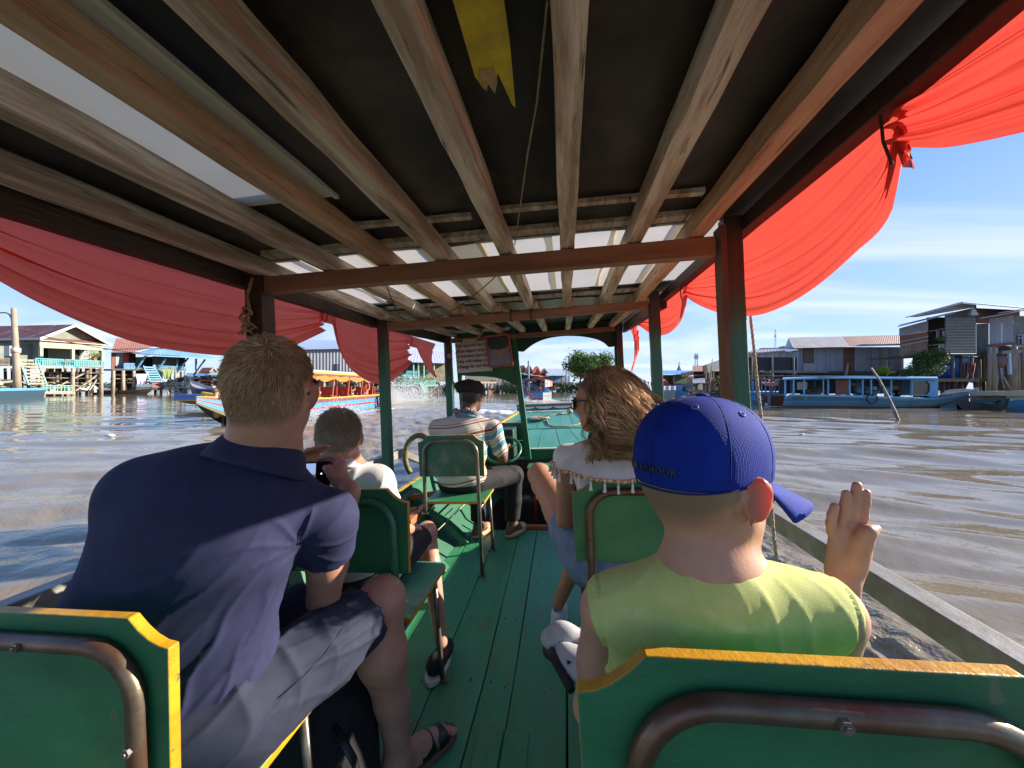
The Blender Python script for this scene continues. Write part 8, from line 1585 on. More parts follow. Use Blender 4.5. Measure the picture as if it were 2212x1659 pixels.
# ===== driver
def person_driver():
 T = Thing('person', 'boat driver in striped polo, black cap and checked scarf at the wheel', 'person', (-.42, 2.7, 0), None)
 hd = Head(bp(1020, 858, 2.80), -12, -4, 3, 1.0); nb = V3(-.385, 2.74, 1.005); S = SDF((-.80, 2.45, -.01), (.12, 3.5, 1.34), .0095); hd.build(S, nb, .058, 22)
 Rs, Ls, Re, Rw, Le, Lw = V3(-.19, 2.74, .90), V3(-.60, 2.70, .92), V3(-.150, 2.84, .665), V3(-.17, 3.12, .70), V3(-.64, 2.85, .68), V3(-.44, 3.1, .70)
 S.chain([(nb, .06), (V3(-.40, 2.74, .85), .13), (V3(-.43, 2.70, .56), .13)], .03); S.chain([(Rs, .046), (Re, .040), (Rw, .028)], .01).chain([(Ls, .046), (Le, .040), (Lw, .028)], .01); hand_grid(S, Rw, (-.1, 1, .15), (0, .2, -1), 1, 1.0, (.7,) * 4); hand_grid(S, Lw, (.2, 1, .15), (0, .2, -1), -1, 1.0, (.7,) * 4)
 Hr, Kr, Ar, Hl, Kl, Al = V3(-.33, 2.72, .52), V3(-.09, 3.02, .50), V3(-.125, 3.04, .09), V3(-.52, 2.72, .52), V3(-.42, 3.14, .52), V3(-.40, 3.02, .09)
 for H, K, A, t in ((Hr, Kr, Ar, V3(-.05, 3.15, .035)), (Hl, Kl, Al, V3(-.345, 3.14, .035))): S.chain([(H, .08), (K, .055)], .02).chain([(K, .052), (A, .034)], .02); foot(S, A, t, .034)
 V, F = S.mesh(2); h, th = hd.finish(V); b = T.raw('body', V, F, skin_mat('brown_skin', (.16, .072, .045), (.02, .015, .012))); set_attr(b, 'hairy', h); set_attr(b, 'thin', th * .5)
 # striped polo
 S = SDF((-.80, 2.45, .46), (.0, 3.1, 1.06), .008); S.ell((-.43, 2.69, .58), (.185, .14, .13), .03).ell((-.42, 2.69, .74), (.185, .14, .16), .04).ell((-.405, 2.71, .87), (.185, .125, .12), .05); S.cone(nb - V3(0, 0, .03), Rs, .058, .062, .05).cone(nb - V3(0, 0, .03), Ls, .058, .062, .05).cone(Rs, Rs.lerp(Re, .68), .062, .060, .03).cone(Ls, Ls.lerp(Le, .68), .062, .060, .03)
 S.cone(hd.c, nb + V3(0, .0, .025), .08, .058, .004, 's'); S.plane((0, 0, .52), (0, -.2, -1)); V, F = S.mesh(1); N = vnormals(V, F); V = fold(V, N, .008, [((-.35, 2.6, .62), (.9, 0, .4), 60, 8, 1, .2), ((-.2, 2.66, .82), (.4, 0, 1), 60, 8, 1, .12)], 1)
 M = bpy.data.materials.new('striped_polo_knit'); M.use_nodes = True; n = M.node_tree.nodes; l = M.node_tree.links; tc = n.new('ShaderNodeAttribute'); tc.attribute_name = 'band'; cr = n.new('ShaderNodeValToRGB'); cr.color_ramp.interpolation = 'CONSTANT'; W, MR, TL, OL = (.62, .56, .48), (.17, .06, .055), (.10, .30, .40), (.26, .20, .13)
 st = [(0, W), (.05, MR), (.06, W), (.10, MR), (.115, W), (.20, OL), (.21, W), (.24, MR), (.26, W), (.30, OL), (.32, W), (.38, TL), (.46, W), (.49, TL), (.505, W), (.54, OL), (.55, W), (.58, TL), (.66, W), (.675, OL), (.69, W), (.705, MR), (.74, W), (.755, OL), (.765, (.55, .50, .47)), (.85, MR), (.865, (.55, .50, .47)), (.89, MR), (.895, (.50, .46, .44))]
 cr.color_ramp.elements[0].color = (*st[0][1], 1); cr.color_ramp.elements.remove(cr.color_ramp.elements[1])
 for p_, c_ in st[1:]: cr.color_ramp.elements.new(p_).color = (*c_, 1)
 l.new(tc.outputs['Fac'], cr.inputs[0]); l.new(cr.outputs[0], n['Principled BSDF'].inputs['Base Color']); n['Principled BSDF'].inputs['Roughness'].default_value = .85
 o = T.raw('striped_polo', V, F, M); ax = np.clip((V[:, 0] - (-.19)) / .08, 0, 1) * (V[:, 2] < .97); set_attr(o, 'band', (V[:, 2] - .50) / .52 - .05 * ((V[:, 0] + .42) / .2) ** 2 * 0 + .03 * np.sin(V[:, 0] * 9) - .12 * ax + .04 * np.clip((V[:, 0] + .42) * -2, -1, 1))
 collar(T, nb + V3(0, -.006, -.005), (0, .3, 1), .068, .062, .040, .32, cloth('teal_collar', (.08, .28, .42)), -160, 160, fwd=(0, -1, 0))
 sc = [];
 for i in range(40): a = 2 * math.pi * i / 40; sc.append(nb + V3(.085 * math.sin(a), -.072 * math.cos(a) + .006, .022 + .012 * math.sin(3 * a) + .018 * math.cos(a) - .028 * max(0, math.sin(a))))
 T.part('checked_scarf', MB().tube(sc, [.021 + .004 * math.sin(i * 1.7) for i in range(40)], 10, closed=True), mat('checked_scarf_cotton', (.035, .03, .05), .85, (.34, .28, .32), 90, lo=.47, hi=.53, bump=.6, bscale=90), smooth=True)
 T.part('scarf_end', MB().grid(lambda u, v: nb + V3(.075 + .02 * v + .02 * u, -.055 + .05 * u, .015 - .075 * v + .006 * math.sin(u * 16)), 8, 8), MATS['checked_scarf_cotton'], smooth=True)
 # cap
 S = SDF(np.array(hd.c) - .2, np.array(hd.c) + .2, .007); S.ell(hd.p(0, -.02, .060), (.106, .122, .062), .01, R=hd.R).ell(hd.p(-.02, -.045, .082), (.105, .090, .045), .03, R=hd.R); S.cone(hd.p(0, .0, .128), hd.p(.004, .0, .136), .006, .006, .004); S.plane(hd.p(0, 0, .018), hd.R @ V3(0, -.15, -1)); S.ell(hd.p(0, -.012, .02), (.080, .098, .07), .0, 's', R=hd.R); V, F = S.mesh(1); N = vnormals(V, F); V = fold(V, N, .008, [(tuple(hd.p(0, 0, .06)), (.3, .2, 1), 60, 30, 1, .2)], 1); cp = T.raw('cap', V, F, cloth('black_felt', (.012, .012, .014)))
 T.part('cap_brim', MB().grid(lambda u, v: hd.p((u * 2 - 1) * (.082 - .018 * v), .058 + .075 * v * math.cos((u * 2 - 1) * 1.2) + .03 * math.cos((u * 2 - 1) * 1.3), .040 - .020 * v - .022 * (u * 2 - 1) ** 2), 14, 6), cloth('grey_brim', (.045, .045, .05)), smooth=True, sub=cp)
 # trousers
 S = SDF((-.70, 2.50, .10), (.05, 3.26, .66), .009); S.ell((-.43, 2.70, .53), (.175, .135, .09), .03)
 for H, K, A in ((Hr, Kr, Ar), (Hl, Kl, Al)): S.chain([(H, .095), (K, .075)], .03).chain([(K, .070), (K.lerp(A, .5), .066), (A + V3(0, 0, .055), .062)], .02)
 S.plane((0, 0, .135), (0, 0, -1)); S.plane((0, 0, .60), (0, -.25, 1)); V, F = S.mesh(1); N = vnormals(V, F); V = fold(V, N, .011, [((-.2, 2.8, .55), (.7, .6, .1), 45, 8, 1, .25), (tuple(Kr), (.4, .3, -1), 45, 8, 1, .2)], 1); T.raw('trousers', V, F, cloth('charcoal_trousers', (.009, .009, .010), (.014, .013, .013)))
 for (a, t, nm) in ((Ar, V3(-.05, 3.17, 0), 1), (Al, V3(-.345, 3.16, 0), 0)):
  d = (t - V3(a.x, a.y, 0)).normalized(); x = V3(d.y, -d.x, 0); c = V3(a.x, a.y, 0) + d * .045; cr_ = mat('tan_clog_rubber', (.52, .32, .15), .6)
  S = SDF(c - V3(.16, .16, 0), c + V3(.16, .16, .12), .005); hz = math.atan2(-d.x, d.y); R = Matrix.Rotation(hz, 3, 'Z'); S.ell(c + V3(0, 0, .022), (.050, .128, .030), .01, R=R).ell(c + d * .055 + V3(0, 0, .045), (.046, .065, .036), .015, R=R); S.plane((0, 0, .001), (0, 0, -1)); S.ell(V3(a.x, a.y, .085) - d * .0, (.040, .062, .05), .0, 's', R=R); S.ell(c + d * .01 + x * .04 + V3(0, 0, .06), (.02, .02, .014), .0, 's', R=R); V, F = S.mesh(1); T.raw('clog', V, F, cr_)
person_driver()
# ===== woman
def person_woman():
 T = Thing('person', 'curly-haired woman in white tasselled top, denim shorts and sunglasses, looking left', 'person', (.50, 1.45, 0), None)
 hd = Head(V3(.468, 1.38, 1.135), 58, -4, 0, .96); nb = V3(.50, 1.42, .985); S = SDF((.10, 1.22, -.01), (.88, 2.30, 1.30), .0078); hd.build(S, nb, .046, 20)
 Ls, Rs, Le, Lw, Re, Rw = V3(.335, 1.46, .925), V3(.66, 1.42, .925), V3(.318, 1.47, .685), V3(.30, 1.66, .62), V3(.70, 1.50, .68), V3(.60, 1.70, .64)
 S.chain([(nb, .05), (V3(.50, 1.44, .86), .095), (V3(.51, 1.44, .58), .10)], .03); S.chain([(Ls, .040), (Le, .032), (Lw, .022)], .01).chain([(Rs, .040), (Re, .032), (Rw, .022)], .01); S.cone(nb, Ls, .04, .04, .03).cone(nb, Rs, .04, .04, .03); hand_grid(S, Lw, (.1, 1, .1), (0, 0, -1), -1, .86); hand_grid(S, Rw, (-.3, 1, 0), (0, 0, -1), 1, .86)
 Hl, Kl, Al, Hr, Kr, Ar = V3(.41, 1.46, .54), V3(.200, 1.83, .775), V3(.222, 2.14, .52), V3(.60, 1.46, .54), V3(.44, 1.84, .55), V3(.262, 1.90, .115)
 S.chain([(Hl, .088), (Hl.lerp(Kl, .5), .074), (Kl, .053)], .02).chain([(Kl, .052), (Kl.lerp(Al, .3), .052), (Al, .03)], .02); S.chain([(Hr, .088), (Kr, .055)], .02).chain([(Kr, .050), (Kr.lerp(Ar, .3), .050), (Ar, .029)], .02); foot(S, Al, V3(.215, 2.27, .50), .028)
 V, F = S.mesh(2); h, th = hd.finish(V); b = T.raw('body', V, F, skin_mat('tanned_skin', (.46, .235, .145), (.09, .05, .028))); set_attr(b, 'hairy', h); set_attr(b, 'thin', th * .3); sunglasses(T, hd)
 # blouse
 wh = cloth('white_gauze_cotton', (.74, .72, .73), (.66, .64, .66)); S = SDF((.24, 1.22, .48), (.80, 1.72, 1.02), .007); S.ell((.51, 1.43, .58), (.178, .146, .10), .03).ell((.505, 1.43, .74), (.140, .115, .14), .04).ell((.50, 1.43, .87), (.145, .105, .10), .05); S.cone(nb - V3(0, 0, .05), Ls, .052, .052, .04).cone(nb - V3(0, 0, .05), Rs, .052, .052, .04); S.cone(hd.c, nb + V3(0, 0, .015), .07, .058, .004, 's'); S.plane((0, 0, .490), (0, .2, -1)); V, F = S.mesh(1); N = vnormals(V, F); V = fold(V, N, .007, [((.45, 1.32, .58), (1, 0, -.3), 70, 9, 1.2, .2), ((.5, 1.3, .8), (.6, 0, .6), 50, 9, .8, .2)], 3); T.raw('blouse', V, F, wh)
 def flo(u, v):
  a = 2 * math.pi * u; ca, sa = math.cos(a), math.sin(a); rx, ry = .105 + .115 * v ** .7, .082 + .095 * v ** .8; w = 1 + .035 * v * math.sin(a * 9 + 1) + .02 * v * math.sin(a * 17)
  z = .985 - .070 * v - .012 * abs(sa) * v ** 2 - .050 * (1 - abs(sa)) * v * .8; return V3(.497 + sa * rx * w, 1.43 + ca * ry * w, z + .012 * (1 - v) * 0)
 mb = MB(); mb.grid(flo, 120, 14); T.part('shoulder_flounce', mb, wh, smooth=True).modifiers.new('t', 'SOLIDIFY').thickness = .002
 tr = mat('red_white_embroidered_tape', (.55, .03, .05), .8, (.75, .62, .30), 130, lo=.46, hi=.54, col3=(.03, .02, .03), scale3=90, lo3=.56, hi3=.6); mb = MB(); mb.grid(lambda u, v: flo(u, .90 + .10 * v) + (flo(u, 1) - V3(.497, 1.43, .85)).normalized() * .0035, 160, 2); tp = T.part('embroidered_trim', mb, tr, smooth=True)
 mbd = MB(); mbt = MB()
 for i in range(64):
  u = i / 64; p = flo(u, .95) + (flo(u, 1) - V3(.497, 1.43, .85)).normalized() * .0055; t = (flo(u + .008, .95) - flo(u - .008, .95)).normalized(); up_ = (flo(u, .9) - flo(u, 1)).normalized(); mbd.add([p - t * .0065, p - up_ * .0065, p + t * .0065, p + up_ * .0065], [(0, 1, 2, 3)])
  if i % 2 == 0: q = flo(u, 1.0); dr = .03; mbt.tube([q, q - V3(0, 0, .010), q - V3(0, 0, .014), q - V3(.001, .001, .032)], [.0015, .0045, .0035, .0065], 6)
 T.part('trim_diamonds', mbd, mat('cream_thread', (.70, .62, .40), .8), kind='stuff', sub=tp); T.part('tassels', mbt, wh, kind='stuff')
 # denim shorts
 S = SDF((.16, 1.25, .42), (.80, 1.92, .78), .0075); S.ell((.505, 1.44, .535), (.175, .14, .095), .03).chain([(Hl, .100), (Hl.lerp(Kl, .42), .092)], .03).chain([(Hr, .100), (Hr.lerp(Kr, .5), .09)], .03); S.plane(Hl.lerp(Kl, .40), (Kl - Hl)); S.plane((0, 1.32, .570), (0, -.9, 1)); V, F = S.mesh(1); N = vnormals(V, F); V = fold(V, N, .009, [((.33, 1.55, .58), (.8, .3, .5), 70, 8, 1, .15), ((.45, 1.32, .52), (1, 0, -.1), 60, 8, .7, .2)], 2); dn = cloth('washed_denim', (.13, .20, .33), (.20, .28, .40), col3=(.30, .38, .48), scale3=12, lo3=.5, hi3=.8); T.raw('denim_shorts', V, F, dn)
 # white sneaker
 sm = cloth('white_sneaker_knit', (.62, .70, .68)); d = V3(.10, 1, 0).normalized(); c = V3(.262, 1.94, 0); R = Matrix.Rotation(-.1, 3, 'Z'); S = SDF(c - V3(.09, .16, .01), c + V3(.10, .18, .15), .0045); S.ell(c + V3(-.002, -.035, .055), (.036, .052, .050), .02, R=R).ell(c + V3(.006, .05, .042), (.038, .085, .034), .03, R=R); S.ell(V3(.262, 1.90, .115), (.028, .034, .05), .004, 's'); S.plane((0, 0, .012), (0, 0, -1)); V, F = S.mesh(1); sh = T.raw('sneaker', V, F, sm)
 T.part('sole', MB().prism([tuple((c + R @ V3(.042 * math.cos(t), .125 * math.sin(t) + .012, 0)).xy) for t in [k * .314 for k in range(20)]], .030, (0, 0, .002), ((1, 0, 0), (0, 1, 0), (0, 0, 1))), mat('chalk_sole', (.66, .65, .60), .7), sub=sh, bevel=.006)
 # long wavy hair, in locks
 g = np.random.default_rng(8); sp = []; R_ = np.array(hd.R); c0 = np.array(hd.c); k = hd.s; n = 26; tt = np.linspace(0, 1, n)
 for i in range(430):
  th_ = g.uniform(-2.6, 2.6); el_ = g.uniform(.0, 1.5); root = np.array([math.sin(th_) * math.cos(el_) * .078, -math.cos(th_) * math.cos(el_) * .098 - .012, .036 + math.sin(el_) * .083])
  if root[1] > (.0 if root[0] < 0 else .03) and root[2] < .10: continue
  out = root - np.array([0, -.012, .03]); out /= np.linalg.norm(out); L = g.uniform(.26, .40); pts = []; p = root * 1.0; sdx = 1 if root[0] > 0 else -1; d = out * .5 + np.array([sdx * .45, -.35, .05]); sl = g.normal(0, .10, 2); a0 = g.uniform(0, 6.28); fr = g.uniform(2.6, 4.6); am = g.uniform(.010, .022)
  for j in range(n):
   pts.append(p.copy()); d = d * .78 + np.array([out[0] * .07 + sl[0] * .3, -.045 + sl[1] * .3, -.30]); p = p + d / np.linalg.norm(d) * L / n; rr = math.sqrt((p[0] / .090) ** 2 + ((p[1] + .014) / .108) ** 2 + ((p[2] - .03) / .10) ** 2)
   if rr < 1: p[:2] = (p[:2] + np.array([0, .014])) / max(rr, .3) - np.array([0, .014])
   if p[2] < .10 and p[0] < .04: p[1] = min(p[1], -.002)
  G = np.array(pts); w = am * tt ** .7; G[:, 0] += w * np.cos(a0 + tt * 6.28 * fr); G[:, 1] += w * np.sin(a0 + tt * 6.28 * fr); G[:, 2] += .5 * w * np.sin(a0 * 2 + tt * 9)
  for q_ in range(14 if g.random() > .15 else 3):
   o = g.normal(0, 1, 3) * .0045; wd_ = (.5 + 1.3 * np.abs(tt - .45)) ; P = G + o * wd_[:, None] + .0022 * np.sin(tt[:, None] * g.uniform(12, 26) + g.uniform(0, 6.28, 3)) * tt[:, None]; P = P[:g.integers(n - 7, n + 1)] * k @ R_.T + c0; rt = P[:, 0] > .47; P[:, 0] += .075 * np.linspace(0, 1, len(P)) ** 1.3 * rt; low = P[:, 2] < .96; P[low, 1] = np.clip(P[low, 1], 1.305, 1.338 - .012 * g.random()); P = P[P[:, 2] > .885]
   if len(P) > 5: sp.append((P, g.uniform(.0006, .0013)))
 hm = mat('wavy_brown_blond_hair', (.28, .165, .08), .42, (.78, .54, .30), 7, spec=.5, island=.6, trans=.25, lo=.40, hi=.60); strands(sp, 'hair', hm, T)
person_woman()
# ===== boy with the blue cap
def person_boy_cap():
 T = Thing('person', 'boy in royal blue cap and lime sleeveless shirt, one hand raised, nearest on the right', 'person', (.53, .6, 0), None)
 hd = Head(bp(1528, 1042, .555), -56, -5, 0, .91); hd.c.z += .003; hd.fade = .04; nb = V3(.515, .530, .962); S = SDF((.20, .36, -.01), (.84, 1.22, 1.22), .0046)
 hd.build(S, nb, .0385, 30); Ls, Rs = V3(.388, .545, .885), V3(.664, .545, .890)
 Le, Lw, Re, Rw = V3(.362, .60, .70), V3(.40, .80, .62), V3(.712, .640, .715), bp(1590.8 + .33065 * 700, 932.5 + .33065 * 960, .62)
 S.chain([(nb + V3(0, .008, 0), .042), (V3(.52, .585, .80), .082), (V3(.52, .60, .56), .09)], .03); S.cone(nb + V3(0, 0, -.02), Ls, .034, .038, .04).cone(nb + V3(0, 0, -.02), Rs, .034, .038, .04)
 S.chain([(Ls, .036), (Ls.lerp(Le, .5), .033), (Le, .028), (Lw, .020)], .012).chain([(Rs, .041), (Rs.lerp(Re, .5), .035), (Re, .028), (Re.lerp(Rw, .35), .029), (Rw, .0205)], .012); hand_grid(S, Lw, (.3, 1, -.1), (0, 0, -1), -1, .72)
 q = lambda x, y, dy=0: bp(1590.8 + .33065 * x, 932.5 + .33065 * y, .62 + dy)
 def hf(S):
  S.cone(Rw.lerp(Re, .15), Rw, .0215, .0205, .01)
  for x0, x1, r in ((640, 650, .0085), (690, 692, .0105), (745, 740, .0115), (800, 788, .0115)): S.cone(q(690 + (x0 - 690) * .45, 890), q(x1, 655), .0165, r, .012, flat=.7, fdir=(0, 1, 0))
  S.cone(q(770, 850, -.008), q(810, 740, -.008), .016, .013, .012)
  for pts, r in (([(624, 655), (617, 600), (624, 545), (640, 487)], (.0070, .0058)), ([(690, 640), (695, 560), (708, 480), (716, 405)], (.0074, .0060)), ([(745, 640), (757, 545), (775, 440), (786, 352)], (.0076, .0062)), ([(812, 640), (822, 550), (836, 465), (843, 400)], (.0074, .0062))): finger(S, [q(x, y, -.003 * i) for i, (x, y) in enumerate(pts)], *r, k=.003)
  S.chain([(q(770, 800, -.01), .015), (q(822, 715, -.018), .0108), (q(858, 655, -.022), .0082), (q(908, 634, -.018), .0064)], .008)
 Hr, Kr, Ar, Hl, Kl, Al = V3(.60, .60, .52), V3(.66, .93, .53), V3(.45, .985, .53), V3(.44, .60, .52), V3(.44, .90, .55), V3(.385, .90, .575)
 S.chain([(Hl, .065), (V3(.46, .86, .52), .045), (V3(.385, .92, .545), .03)], .02).chain([(Hr, .065), (Kr, .046), (V3(.50, 1.0, .52), .034), (V3(.36, .975, .56), .026)], .02)
 V, F = merge(S.mesh(2), fine(hf, Rw - V3(.07, .06, .05), Rw + V3(.08, .07, .20), .0018)); N = vnormals(V, F); h, th = hd.finish(V);  sk = skin_mat('boy_skin', (.54, .30, .20), (.235, .16, .10)); b = T.raw('body', V, F, sk); set_attr(b, 'hairy', h); set_attr(b, 'thin', th * (hd.loc(V)[:, 0] > 0))
 # cap worn forwards, peak towards the right front
 S = SDF(np.array(hd.c) - .16, np.array(hd.c) + .17, .0040); k = hd.s
 S.ell(hd.p(0, -.014, .034), (.0815 * k, .1035 * k, .0925 * k), .01, R=hd.R, p=2.35); S.plane(hd.p(0, -.10, -.002), hd.R @ V3(0, .06, -1)); V, F = S.mesh(3)
 l = hd.loc(V); az = np.arctan2(l[:, 0], l[:, 1] + .014); N = vnormals(V, F); sm = np.cos(az * 3 + .5) ; seam = np.exp(-((np.abs(np.sin(az * 3)) * np.hypot(l[:, 0], l[:, 1] + .014)) / .0022) ** 2); V = V - N * (.0016 * seam * (l[:, 2] > -.02))[:, None]
 cb = mat('royal_blue_mesh_cloth', (.003, .022, .24), .8, (.004, .030, .29), 30, bump=.9)
 nt = cb.node_tree; bn = [n for n in nt.nodes if n.type == 'BUMP'][0]; tc = [n for n in nt.nodes if n.type == 'TEX_COORD'][0]; mp = nt.nodes.new('ShaderNodeMapping'); mp.inputs['Scale'].default_value = (520, 520, 520); vo = nt.nodes.new('ShaderNodeTexVoronoi'); vo.inputs['Randomness'].default_value = .12; nt.links.new(tc.outputs['Object'], mp.inputs[0]); nt.links.new(mp.outputs[0], vo.inputs['Vector']); vo.inputs['Scale'].default_value = 1; nt.links.new(vo.outputs['Distance'], bn.inputs['Height']); bn.inputs['Distance'].default_value = .0007; nt.nodes['Principled BSDF'].inputs['Specular IOR Level'].default_value = .2; bn.inputs['Strength'].default_value = 1
 cap = T.raw('cap', V, F, cb); T.part('button', MB().ball(hd.p(0, -.014, .1275), (.009, .009, .004), 12, 8), cb, smooth=True, sub=cap)
 def surf(az_, el_, o=0.0):
  d = V3(math.sin(az_) * math.cos(el_), math.cos(az_) * math.cos(el_), math.sin(el_)); r = [.0815, .1035, .0925]; n_ = (abs(d.x / r[0]) ** 2.35 + abs(d.y / r[1]) ** 2.35 + abs(d.z / r[2]) ** 2.35) ** (1 / 2.35); return hd.p(*(V3(0, -.014, .034) + d * (1 / n_ + o)))
 for a in (-150, -90, 150, 90):
  c = surf(rad(a), rad(48), .0005); n_ = (c - hd.p(0, -.014, .034)).normalized(); x = n_.cross(V3(0, 0, 1)).normalized(); y = n_.cross(x); T.part('eyelet', MB().tube([c + x * .0035 * math.cos(t) + y * .0035 * math.sin(t) for t in [j * .6283 for j in range(10)]], .0011, 6, closed=True), mat('pale_eyelet_thread', (.10, .16, .5), .7), smooth=True, sub=cap)
 for a in (-120, -60, 180, 60, 120, 0): T.part('seam', MB().tube([surf(rad(a), rad(e), -.0004) for e in range(-12, 88, 5)], .0007, 5), mat('navy_thread', (.006, .012, .12), .8), smooth=True, sub=cap)
 T.part('hem_band', MB().tube([surf(rad(a), math.atan2(-.036 + .06 * (.1035 * math.cos(rad(a)) + .086), .092), -.0006) for a in range(0, 360, 8)], .0012, 5, closed=True), MATS['navy_thread'], smooth=True, sub=cap)
 pk = MB(); pk.grid(lambda u, v: hd.p(math.sin((u * 2 - 1) * 1.05) * (.079 - .010 * v), -.014 + math.cos((u * 2 - 1) * 1.05) * .1035 + .165 * v * math.cos((u * 2 - 1) * 1.25) ** .6, .008 - .055 * v ** 1.1 - .012 * (u * 2 - 1) ** 2), 20, 8); ob = T.part('peak', pk, cb, smooth=True, sub=cap); s_ = ob.modifiers.new('t', 'SOLIDIFY'); s_.thickness = .004
 vs, fs = text_mesh('UNDER ARMOUR', .0135, .0006, 'LEFT', .0004, 1.02); mb = MB(); R0 = .10; xm = max(v.x for v in vs)
 mb.add([surf(rad(-202) + (xm - v.x) / R0, rad(-9) + v.y / .10, .0012 + v.z) for v in vs], [tuple(reversed(f)) for f in fs]); T.part('lettering', mb, mat('raised_navy_lettering', (.003, .006, .05), .4), sub=cap)
 # lime vest
 S = SDF((.32, .40, .50), (.73, .78, .99), .0042); S.ell((.52, .575, .60), (.140, .112, .14), .03).ell((.521, .560, .77), (.156, .110, .15), .04); S.cone(nb - V3(0, .0, .035), Ls + V3(.012, 0, .004), .052, .047, .04).cone(nb - V3(0, .0, .035), Rs + V3(-.012, 0, .004), .052, .047, .04)
 S.cone(hd.c, nb + V3(0, .010, .056), .06, .055, .007, 's');
 for q_, A in ((-1, Ls), (1, Rs)): S.ell(A + V3(q_ * .052, .0, -.045), (.040, .075, .125), .006, 's', R=Matrix.Rotation(rad(q_ * 10), 3, 'Y'))
 V, F = S.mesh(1); N = vnormals(V, F); dn = np.linalg.norm(V - np.array(nb + V3(0, .010, .056)), axis=1) - .055; ed = np.abs(dn); da = np.full(len(V), 9.)
 for q_, A in ((-1, Ls), (1, Rs)): l_ = (V - np.array(A + V3(q_ * .058, .0, -.045))) / np.array([.040, .075, .125]); da = np.minimum(da, np.abs(np.linalg.norm(l_, axis=1) - 1) * .045)
 V = V + N * (.0022 * (np.minimum(ed, da) < .013) - .0012 * (np.abs(np.minimum(ed, da) - .0145) < .0012))[:, None]; V = fold(V, N, .0034, [((.46, .46, .86), (.8, 0, -.6), 110, 12, .9, .14), ((.62, .47, .84), (-.35, 0, 1), 150, 10, 1.0, .11)], 4)
 lm = cloth('lime_slub_cotton', (.56, .60, .20), (.49, .55, .16), col3=(.60, .64, .24), scale3=40, lo3=.5, hi3=.7); T.raw('sleeveless_shirt', V, F, lm)
 S = SDF((.34, .48, .42), (.76, .98, .66), .0075); S.ell((.52, .61, .53), (.125, .11, .075), .02).chain([(Hl, .075), (V3(.45, .84, .53), .055)], .02).chain([(Hr, .075), (Hr.lerp(Kr, .85), .058)], .02); V, F = S.mesh(1); T.raw('shorts', V, F, cloth('dark_grey_shorts', (.05, .05, .06)))
 # sneakers, feet drawn up sideways
 wm, bm = cloth('grey_white_leather', (.50, .50, .52)), cloth('black_mesh_shoe', (.018, .018, .022))
 def shoe(heel, toe, upv, ank):
  heel, toe, upv = Vector(heel), Vector(toe), Vector(upv); d = (toe - heel).normalized(); upv = (upv - d * upv.dot(d)).normalized(); x = d.cross(upv); R = Matrix((x, d, upv)).transposed(); L = (toe - heel).length; c = heel.lerp(toe, .5)
  lo = np.minimum(np.array(heel), np.array(toe)) - .07; hi = np.maximum(np.array(heel), np.array(toe)) + .08; S = SDF(lo, hi, .0038)
  S.ell(heel + d * .035 + upv * .034, (.030, .040, .034), .015, R=R).ell(heel.lerp(toe, .62) + upv * .024, (.035, L * .42, .026), .025, R=R); S.cone(heel + d * .04 + upv * .03, Vector(ank), .028, .026, .02); V, F = S.mesh(1); s = T.raw('sneaker', V, F, wm)
  T.part('sole', MB().prism([tuple((.037 * math.cos(t) * (1 - .12 * (math.sin(t) < 0)), L * .56 * math.sin(t))) for t in [j * .3142 for j in range(20)]], -.018, c - upv * -.004, (tuple(x), tuple(d), tuple(upv))), mat('black_rubber_sole', (.01, .01, .01), .6), sub=s, bevel=.005)
  T.part('dark_panel', MB().grid(lambda u, v: heel.lerp(toe, .30 + .36 * u) + upv * (.034 + .022 * math.cos((v - .5) * 2.6) - .010 * u) + x * .034 * math.sin((v - .5) * 2.6), 8, 8), bm, smooth=True, sub=s)
  for k_ in range(4): p = heel.lerp(toe, .36 + .09 * k_) + upv * (.0585 - .0032 * k_); T.part('lace', MB().tube([p - x * .018, p + upv * .003, p + x * .018], .0022, 5), black_p, sub=s)
  T.part('swoosh_patch', MB().grid(lambda u, v: heel.lerp(toe, .2 + .4 * u) + upv * (.018 + .010 * u + .010 * (v - .5) * (1 - u)) - x * (.0325 + .002 * math.sin(u * 3)), 6, 2), black_p, sub=s)
  return s
 a1, a2 = bp(1262, 1388, .96), bp(1270, 1430, .90)
 shoe(bp(1250, 1412, .95), bp(1178, 1392, 1.0), (.15, -.1, 1), a1); shoe(bp(1236, 1482, .86), bp(1193, 1408, .95), (.9, -.2, .25), a2)
 T.part('sock', MB().tube([a1, Vector(a1) + V3(.03, -.005, .012)], [.026, .027], 10), cloth('lime_sock', (.18, .55, .10)), smooth=True)
person_boy_cap()
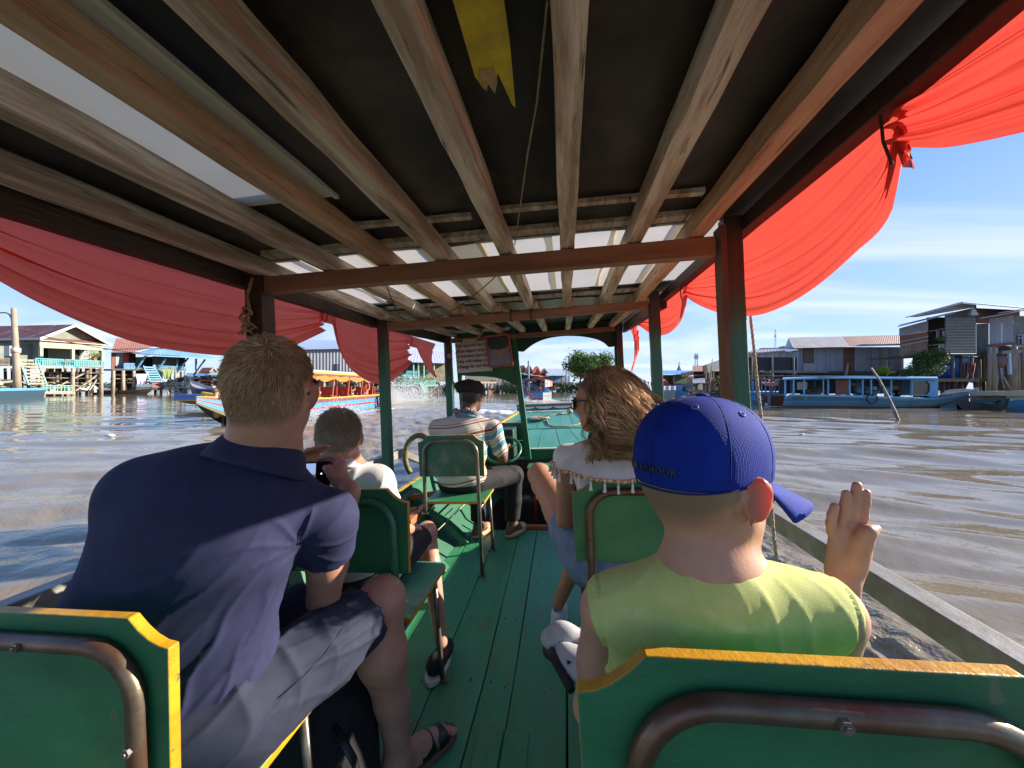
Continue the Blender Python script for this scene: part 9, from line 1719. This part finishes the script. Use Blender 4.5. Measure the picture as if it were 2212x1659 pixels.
# ===== small figures on the other boats
def mini(label, base, face, shirt, hair=(.03, .02, .015), sc=1.0, skin=(.3, .17, .11), sit=True, frame=WORLD):
 b = Vector(base); T = Thing('person', label, 'person', b, None, WORLD); f = Vector(face).normalized(); x = V3(f.y, -f.x, 0); P = lambda u, v, w: b + (x * u + f * v + V3(0, 0, w)) * sc; h0 = 0.0 if sit else .42
 S = SDF(np.array(b) - .55 * sc, np.array(b) + np.array([.55, .55, 1.9]) * sc, .028 * sc); S.chain([(P(0, 0, h0 + .05), .13 * sc), (P(0, 0, h0 + .45), .13 * sc)], .03).ell(P(0, .01, h0 + .75), (.085 * sc, .1 * sc, .115 * sc), .02).cone(P(0, 0, h0 + .5), P(0, 0, h0 + .68), .05 * sc, .05 * sc)
 for s in (-1, 1): S.chain([(P(s * .18, 0, h0 + .5), .055 * sc), (P(s * .22, .05, h0 + .26), .045 * sc), (P(s * .15, .28, h0 + .2), .035 * sc)], .02).chain([(P(s * .09, .02, h0 + .02), .08 * sc), (P(s * .10, .4 if sit else .02, h0 + .02 if sit else .0), .06 * sc), (P(s * .10, .42 if sit else 0, h0 - .4), .045 * sc)], .02)
 V, F = S.mesh(1); T.raw('body', V, F, mat('mini_skin_%.2f' % skin[0], skin, .6)); S = SDF(np.array(b) - .55 * sc, np.array(b) + np.array([.55, .55, 1.3]) * sc, .028 * sc); S.chain([(P(0, 0, h0 + .05), .15 * sc), (P(0, 0, h0 + .45), .155 * sc)], .03)
 for s in (-1, 1): S.chain([(P(s * .05, 0, h0 + .52), .07 * sc), (P(s * .18, 0, h0 + .5), .07 * sc), (P(s * .21, .03, h0 + .34), .06 * sc)], .03)
 V, F = S.mesh(1); T.raw('shirt', V, F, cloth('shirt_%.2f_%.2f_%.2f' % shirt, shirt)); T.part('hair', MB().ball(P(0, -.02, h0 + .79), (.10 * sc, .11 * sc, .09 * sc), 10, 7), mat('hair_%.2f' % hair[0], hair, .6), smooth=True)
A0 = OA(6.05, .35 * ONEAR, .80); fd = (OA(8, 0, 0) - OA(2, 0, 0))
mini('passenger in dark shirt sitting under the orange canopy', OA(4.1, .35 * ONEAR, .80), fd, (.10, .08, .07))
mini('passenger in orange-red top sitting farther back under the orange canopy', OA(2.6, .5 * ONEAR, .80), fd, (.55, .16, .10))
mini('passenger in pale shirt near the front of the orange-canopied boat', OA(8.2, .45 * ONEAR, .80), fd, (.55, .55, .55))
mini('brown-haired person in pale pink top beside the yellow rail', wd(466, 862, 12.2) - V3(0, 0, .52), -fd, (.70, .55, .58), (.14, .08, .045), 1.0, (.5, .3, .2))
for x, y, c, l in ((1330, 905, (.03, .03, .05), 'standing person in black on the boat ahead'), (1290, 905, (.35, .35, .36), 'person in grey beside the one in black on the boat ahead'), (1270, 890, (.14, .22, .4), 'person in blue behind the grey-clad one on the boat ahead')): mini(l, FA.p(x, y, -1.6), (0, 1, 0), c, sc=.8, sit=False) if x > 1300 else mini(l, FA.p(x, y, -2.0), (0, 1, 0), c, sc=.75)
water()
